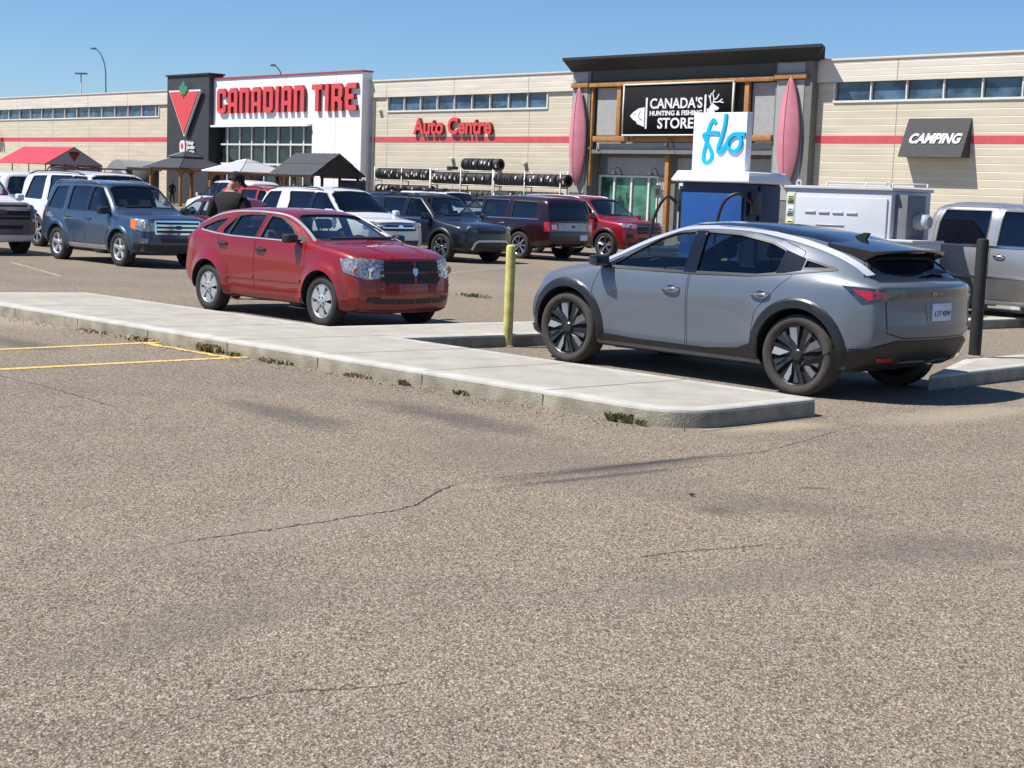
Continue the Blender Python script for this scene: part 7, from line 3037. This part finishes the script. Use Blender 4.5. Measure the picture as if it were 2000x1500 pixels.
def person(label, loc, rz, H=1.78, shirt=BLKT, legs=JEAN, hair='short', cap=None, stride=0.0, arm=(0.06, 0.0), head=(0, 0), wide=1.0, arms_skin=True):
    """figure facing local +x; arm: how far the hands hang (forward, out); head: (turn, nod) in degrees"""
    t = thing('person', label, 'person', loc, rz)
    k = H / 1.78
    hy = .095
    w = wide
    fx = stride
    pts = [
        (0, 0, .96, .13 * w, .15 * w),                       # 0 pelvis
        (0, 0, 1.12, .125 * w, .145 * w), (0.01, 0, 1.30, .135 * w, .165 * w), (.0, 0, 1.43, .105 * w, .13 * w), (.01, 0, 1.50, .058, .06), (.02, 0, 1.58, .055, .058),   # 1-5 spine, neck
        (.035, 0, 1.66, .088, .080), (.025, 0, 1.735, .082, .074),        # 6,7 head
    ]
    ed = [(0, 1), (1, 2), (2, 3), (3, 4), (4, 5), (5, 6), (6, 7)]

    def add(p, a):
        pts.append(p)
        ed.append((a, len(pts) - 1))
        return len(pts) - 1
    hands = []
    for s in (1, -1):
        sf = fx * s
        i = add((0, s * hy * w, .90, .095 * w, .105 * w), 0)
        i = add((sf * .45 + .02, s * hy, .50, .062, .066), i)
        i = add((sf * .55 + .01, s * hy, .42, .058, .06), i)
        i = add((sf * 1.0 - .01, s * hy, .11, .042, .044), i)
        i = add((sf * 1.0 + .0, s * hy, .055, .048, .044), i)
        i = add((sf * 1.0 + .17, s * (hy + .015), .035, .035, .045), i)
        i = add((0, s * .17 * w, 1.42, .072, .072), 3)
        i = add((-.02 + arm[0] * .2, s * (.215 * w + .02), 1.28, .055 * w, .058), i)
        i = add((-.03 + arm[0] * .5, s * (.235 * w + arm[1] * .4 + .02), 1.13, .042, .044), i)
        i = add((.03 + arm[0] * 1.2, s * (.235 * w + arm[1] + .02), .90, .028, .032), i)
        i = add((.05 + arm[0] * 1.4, s * (.235 * w + arm[1] + .015), .83, .022, .040), i)
        hands.append((pts[-1], s))
    bm = skin_body('body', [(p[0] * k, p[1] * k, p[2] * k, p[3] * k, p[4] * k) for p in pts], ed, None, t)
    # skin, shirt, trousers and shoes are areas of the one surface
    for f in bm.faces:
        c = f.calc_center_median() / k
        if c.z < .085:
            mi = 3
        elif c.z > 1.505 and abs(c.y) < .12:
            mi = 0
        elif abs(c.y) > .185 * w and c.z < 1.14:
            mi = 0 if arms_skin or c.z < .92 else 1
        elif c.z < .93:
            mi = 2
        else:
            mi = 1
        f.material_index = mi
        f.smooth = True
    # head turn and nod
    if head != (0, 0):
        piv = Vector((.02 * k, 0, 1.56 * k))
        Mr = Matrix.Rotation(R(head[0]), 4, 'Z') @ Matrix.Rotation(R(head[1]), 4, 'Y')
        for v in bm.verts:
            tt = sst((v.co.z / k - 1.54) / .06) if abs(v.co.y) < .14 * k else 0
            if tt > 0:
                v.co = v.co.lerp(piv + Mr @ (v.co - piv), tt)
    else:
        piv, Mr = Vector((0, 0, 0)), Matrix.Identity(4)

    def HD(p):
        q = Vector(p) * k
        return piv + Mr @ (q - piv) if head != (0, 0) else q
    body = obj('body', bm, [SKIN, shirt, legs, SHOE], t, ang=0)
    # fingers and thumbs
    for p, s in hands:
        hb_ = bmesh.new()
        bx, by, bz = (p[0] * k, p[1] * k, p[2] * k)
        for q in range(4):
            x0 = bx + (q - 1.5) * .019
            L_ = (.072, .082, .078, .062)[q]
            tube(hb_, smooth_path([(x0, by, bz - .005), (x0 + .004, by - s * .006, bz - .035 - L_ * .4), (x0 + .012, by - s * .022, bz - .035 - L_)], 3), .009, 6, r2=.007)
        tube(hb_, smooth_path([(bx + .03, by, bz + .03), (bx + .052, by - s * .012, bz - .01), (bx + .055, by - s * .024, bz - .05)], 3), .011, 6, r2=.008)
        obj('fingers', hb_, SKIN, t)
    # face and ears
    fb = bmesh.new()
    for s in (1, -1):
        bmesh.ops.create_icosphere(fb, subdivisions=1, radius=.014, matrix=Matrix.Translation(HD((.115, s * .034, 1.665))))
        M_ = Matrix.Translation(HD((.025, s * .082, 1.655))) @ Matrix.Diagonal((.022, .010, .032, 1))
        bmesh.ops.create_icosphere(fb, subdivisions=2, radius=1, matrix=M_)
    M_ = Matrix.Translation(HD((.125, 0, 1.638))) @ Matrix.Diagonal((.020, .014, .024, 1))
    bmesh.ops.create_icosphere(fb, subdivisions=2, radius=1, matrix=M_)
    M_ = Matrix.Translation(HD((.110, 0, 1.600))) @ Matrix.Diagonal((.010, .026, .007, 1))
    bmesh.ops.create_icosphere(fb, subdivisions=2, radius=1, matrix=M_)
    obj('face', fb, SKIN, t)
    hb_ = bmesh.new()
    bmesh.ops.create_uvsphere(hb_, u_segments=20, v_segments=12, radius=1)
    for v in list(hb_.verts):
        v.co = Vector((v.co.x * .108 - .0, v.co.y * .094, v.co.z * .105))
    lo_ = -.055 if hair == 'short' else -.30
    dele = [v for v in hb_.verts if (v.co.x > .035 and v.co.z < .045) or v.co.z < -.06]
    bmesh.ops.delete(hb_, geom=dele, context='VERTS')
    if hair == 'long':
        for v in hb_.verts:
            if v.co.z < -.02:
                v.co.z -= .22
                v.co.x -= .02
    for v in hb_.verts:
        v.co = HD(v.co + Vector((.022, 0, 1.70)))
    obj('hair', hb_, HAIRM, t)
    if cap:
        cb_ = bmesh.new()
        bmesh.ops.create_uvsphere(cb_, u_segments=22, v_segments=14, radius=1)
        bmesh.ops.delete(cb_, geom=[v for v in cb_.verts if v.co.z < -.02], context='VERTS')
        for v in cb_.verts:
            v.co = HD(Vector((v.co.x * .118 + .022, v.co.y * .104, v.co.z * .10 + 1.715)))
        br = [(.10, -.085, 1.722), (.17, -.075, 1.712), (.205, -.03, 1.708), (.205, .03, 1.708), (.17, .075, 1.712), (.10, .085, 1.722)]
        a_ = [cb_.verts.new(HD(p)) for p in br]
        b_ = [cb_.verts.new(HD((p[0], p[1], p[2] - .012))) for p in br]
        cb_.faces.new(a_)
        cb_.faces.new(b_[::-1])
        for i in range(6):
            cb_.faces.new((a_[i], b_[i], b_[(i + 1) % 6], a_[(i + 1) % 6]))
        obj('cap', cb_, cap, t)
    if arms_skin:
        # sleeve hems and a shirt hem that stand off the body a little
        sb_ = bmesh.new()
        for s in (1, -1):
            p0 = Vector((-.01 + arm[0] * .1, s * (.185 * w + .01), 1.36)) * k
            p1 = Vector((-.025 + arm[0] * .4, s * (.232 * w + arm[1] * .3 + .02), 1.16)) * k
            tube(sb_, [p0, p0.lerp(p1, .5), p1], .072 * k * w, 12, r2=.066 * k * w, cap=False)
        lathe(sb_, [(.150 * w * k, .90 * k), (.158 * w * k, .93 * k), (.165 * w * k, 1.05 * k)], 20, 'Z', M=Matrix.Diagonal((.88, 1.12, 1, 1)), close=False)
        obj('shirt', sb_, shirt, t)
    return t


mp_ = at(449, 400, 23.6)
person('man in black t-shirt and black cap seen from behind past the red hatchback', (mp_.x, mp_.y, 0), R(68), 1.95, BLKT, JEAN, 'short', BLKT, 0.05, (.05, .02), (-30, 36), 1.2)
p2 = gp(336, 398)
person('person in black with long dark hair walking by the dark gazebo', (p2.x * .965, p2.y * .965, 0), R(-60), 1.72, BLKT, BLKT, 'long', None, .16, (.05, 0), (0, 0), .92, False)
s0, _ = wl(664, 372, 4.0)
p3 = TW(s0, 6.6, 0)
person('shopper in black cap and dark jacket at the right end of the pavilion', tuple(p3), R(200), 1.72, mat('jacket_dark', (.03, .03, .035), .9), JEAN, 'short', BLKT, 0, (.08, .02), (0, 8), 1.05, False)
s0, _ = wl(577, 372, 3.0)
person('shopper in pale shirt inside the pavilion by the glazing', tuple(TW(s0, 3.3, 0)), R(-120), 1.70, mat('shirt_pale', (.5, .5, .5), .9), JEAN, 'short', None, .1, (.05, 0), (0, 0), 1.0)


# ---------------------------------------------------------------- park the vehicles
HEAD = R(-45.5)
HV = Vector((math.cos(HEAD), math.sin(HEAD), 0))


def park(root, yaw, near, wb, hw, front=True, off=0.0, scale=1.0):
    """near: ground point under the near wheel on the viewer's side; front: whether it is the front wheel"""
    f = Vector((math.cos(yaw), math.sin(yaw), 0))
    side = Vector((-f.y, f.x, 0))
    if side.dot(-near) < 0:
        side = -side
    c = near - f * (wb / 2 if front else -wb / 2) * scale - side * (hw + off) * scale
    root.location = (c.x, c.y, 0)
    root.rotation_euler = (0, 0, yaw)
    root.scale = (scale,) * 3
    return root


def spot(root, r, t, yaw):
    """row coordinates: r along the parking row, t along the cars"""
    p = Vector((.70, .713, 0)) * r + HV * t
    root.location = (p.x, p.y, 0)
    root.rotation_euler = (0, 0, yaw)
    return root


hero = park(build_crossover(), R(134.5), gp(1547, 770), 2.775, .86, front=False, scale=1.045)
hero.scale = (1.075, 1.045, 1.045)
hatch = park(build_hatchback(), R(-46), gp(632, 637), 2.635, .80, front=True)
park(build_blue_suv(), R(-46), gp(236, 520), 2.62, .82)
park(build_navy_suv(), R(-45), gp(862, 511), 2.89, .86)
park(build_maroon_wagon(), R(135), gp(1014, 505), 2.995, .88, front=False)
park(build_red_suv(), R(-45), gp(1182, 504), 2.87, .9)
park(build_white_big_suv(), R(-45), gp(76, 481), 3.02, .9, front=False)
park(build_silver_pickup(), R(-45.5), Vector((8.5, 23.05, 0)), 3.68, .9)
r = build_white_pickup()
p = gp(40, 494) - HV * 1.82 + Vector((HV.y, -HV.x, 0)) * .88      # its left front tyre shows under the bumper
r.location = (p.x, p.y, 0)
r.rotation_euler = (0, 0, R(-46))
p = at(-10, 400, 46)
r = build_white_cab()
r.location = (p.x, p.y, 0)
r.rotation_euler = (0, 0, R(134))
r = build_white_crossover()
p = at(662, 440, 38.2)
r.location = (p.x, p.y, 0)
r.rotation_euler = (0, 0, R(-45))
for fn, px_, dep, yaw in ((build_red_boxy, 545, 46, -45), (build_back_white, 455, 60, 134), (build_tan_suv, 880, 56, -45), (build_sedan, 435, 38, 134)):
    r = fn()
    p = at(px_, 400, dep)
    r.location = (p.x, p.y, 0)
    r.rotation_euler = (0, 0, R(yaw))
r = build_dark_car()
r.location = (3.80, 25.95, 0)
r.rotation_euler = (0, 0, R(45))
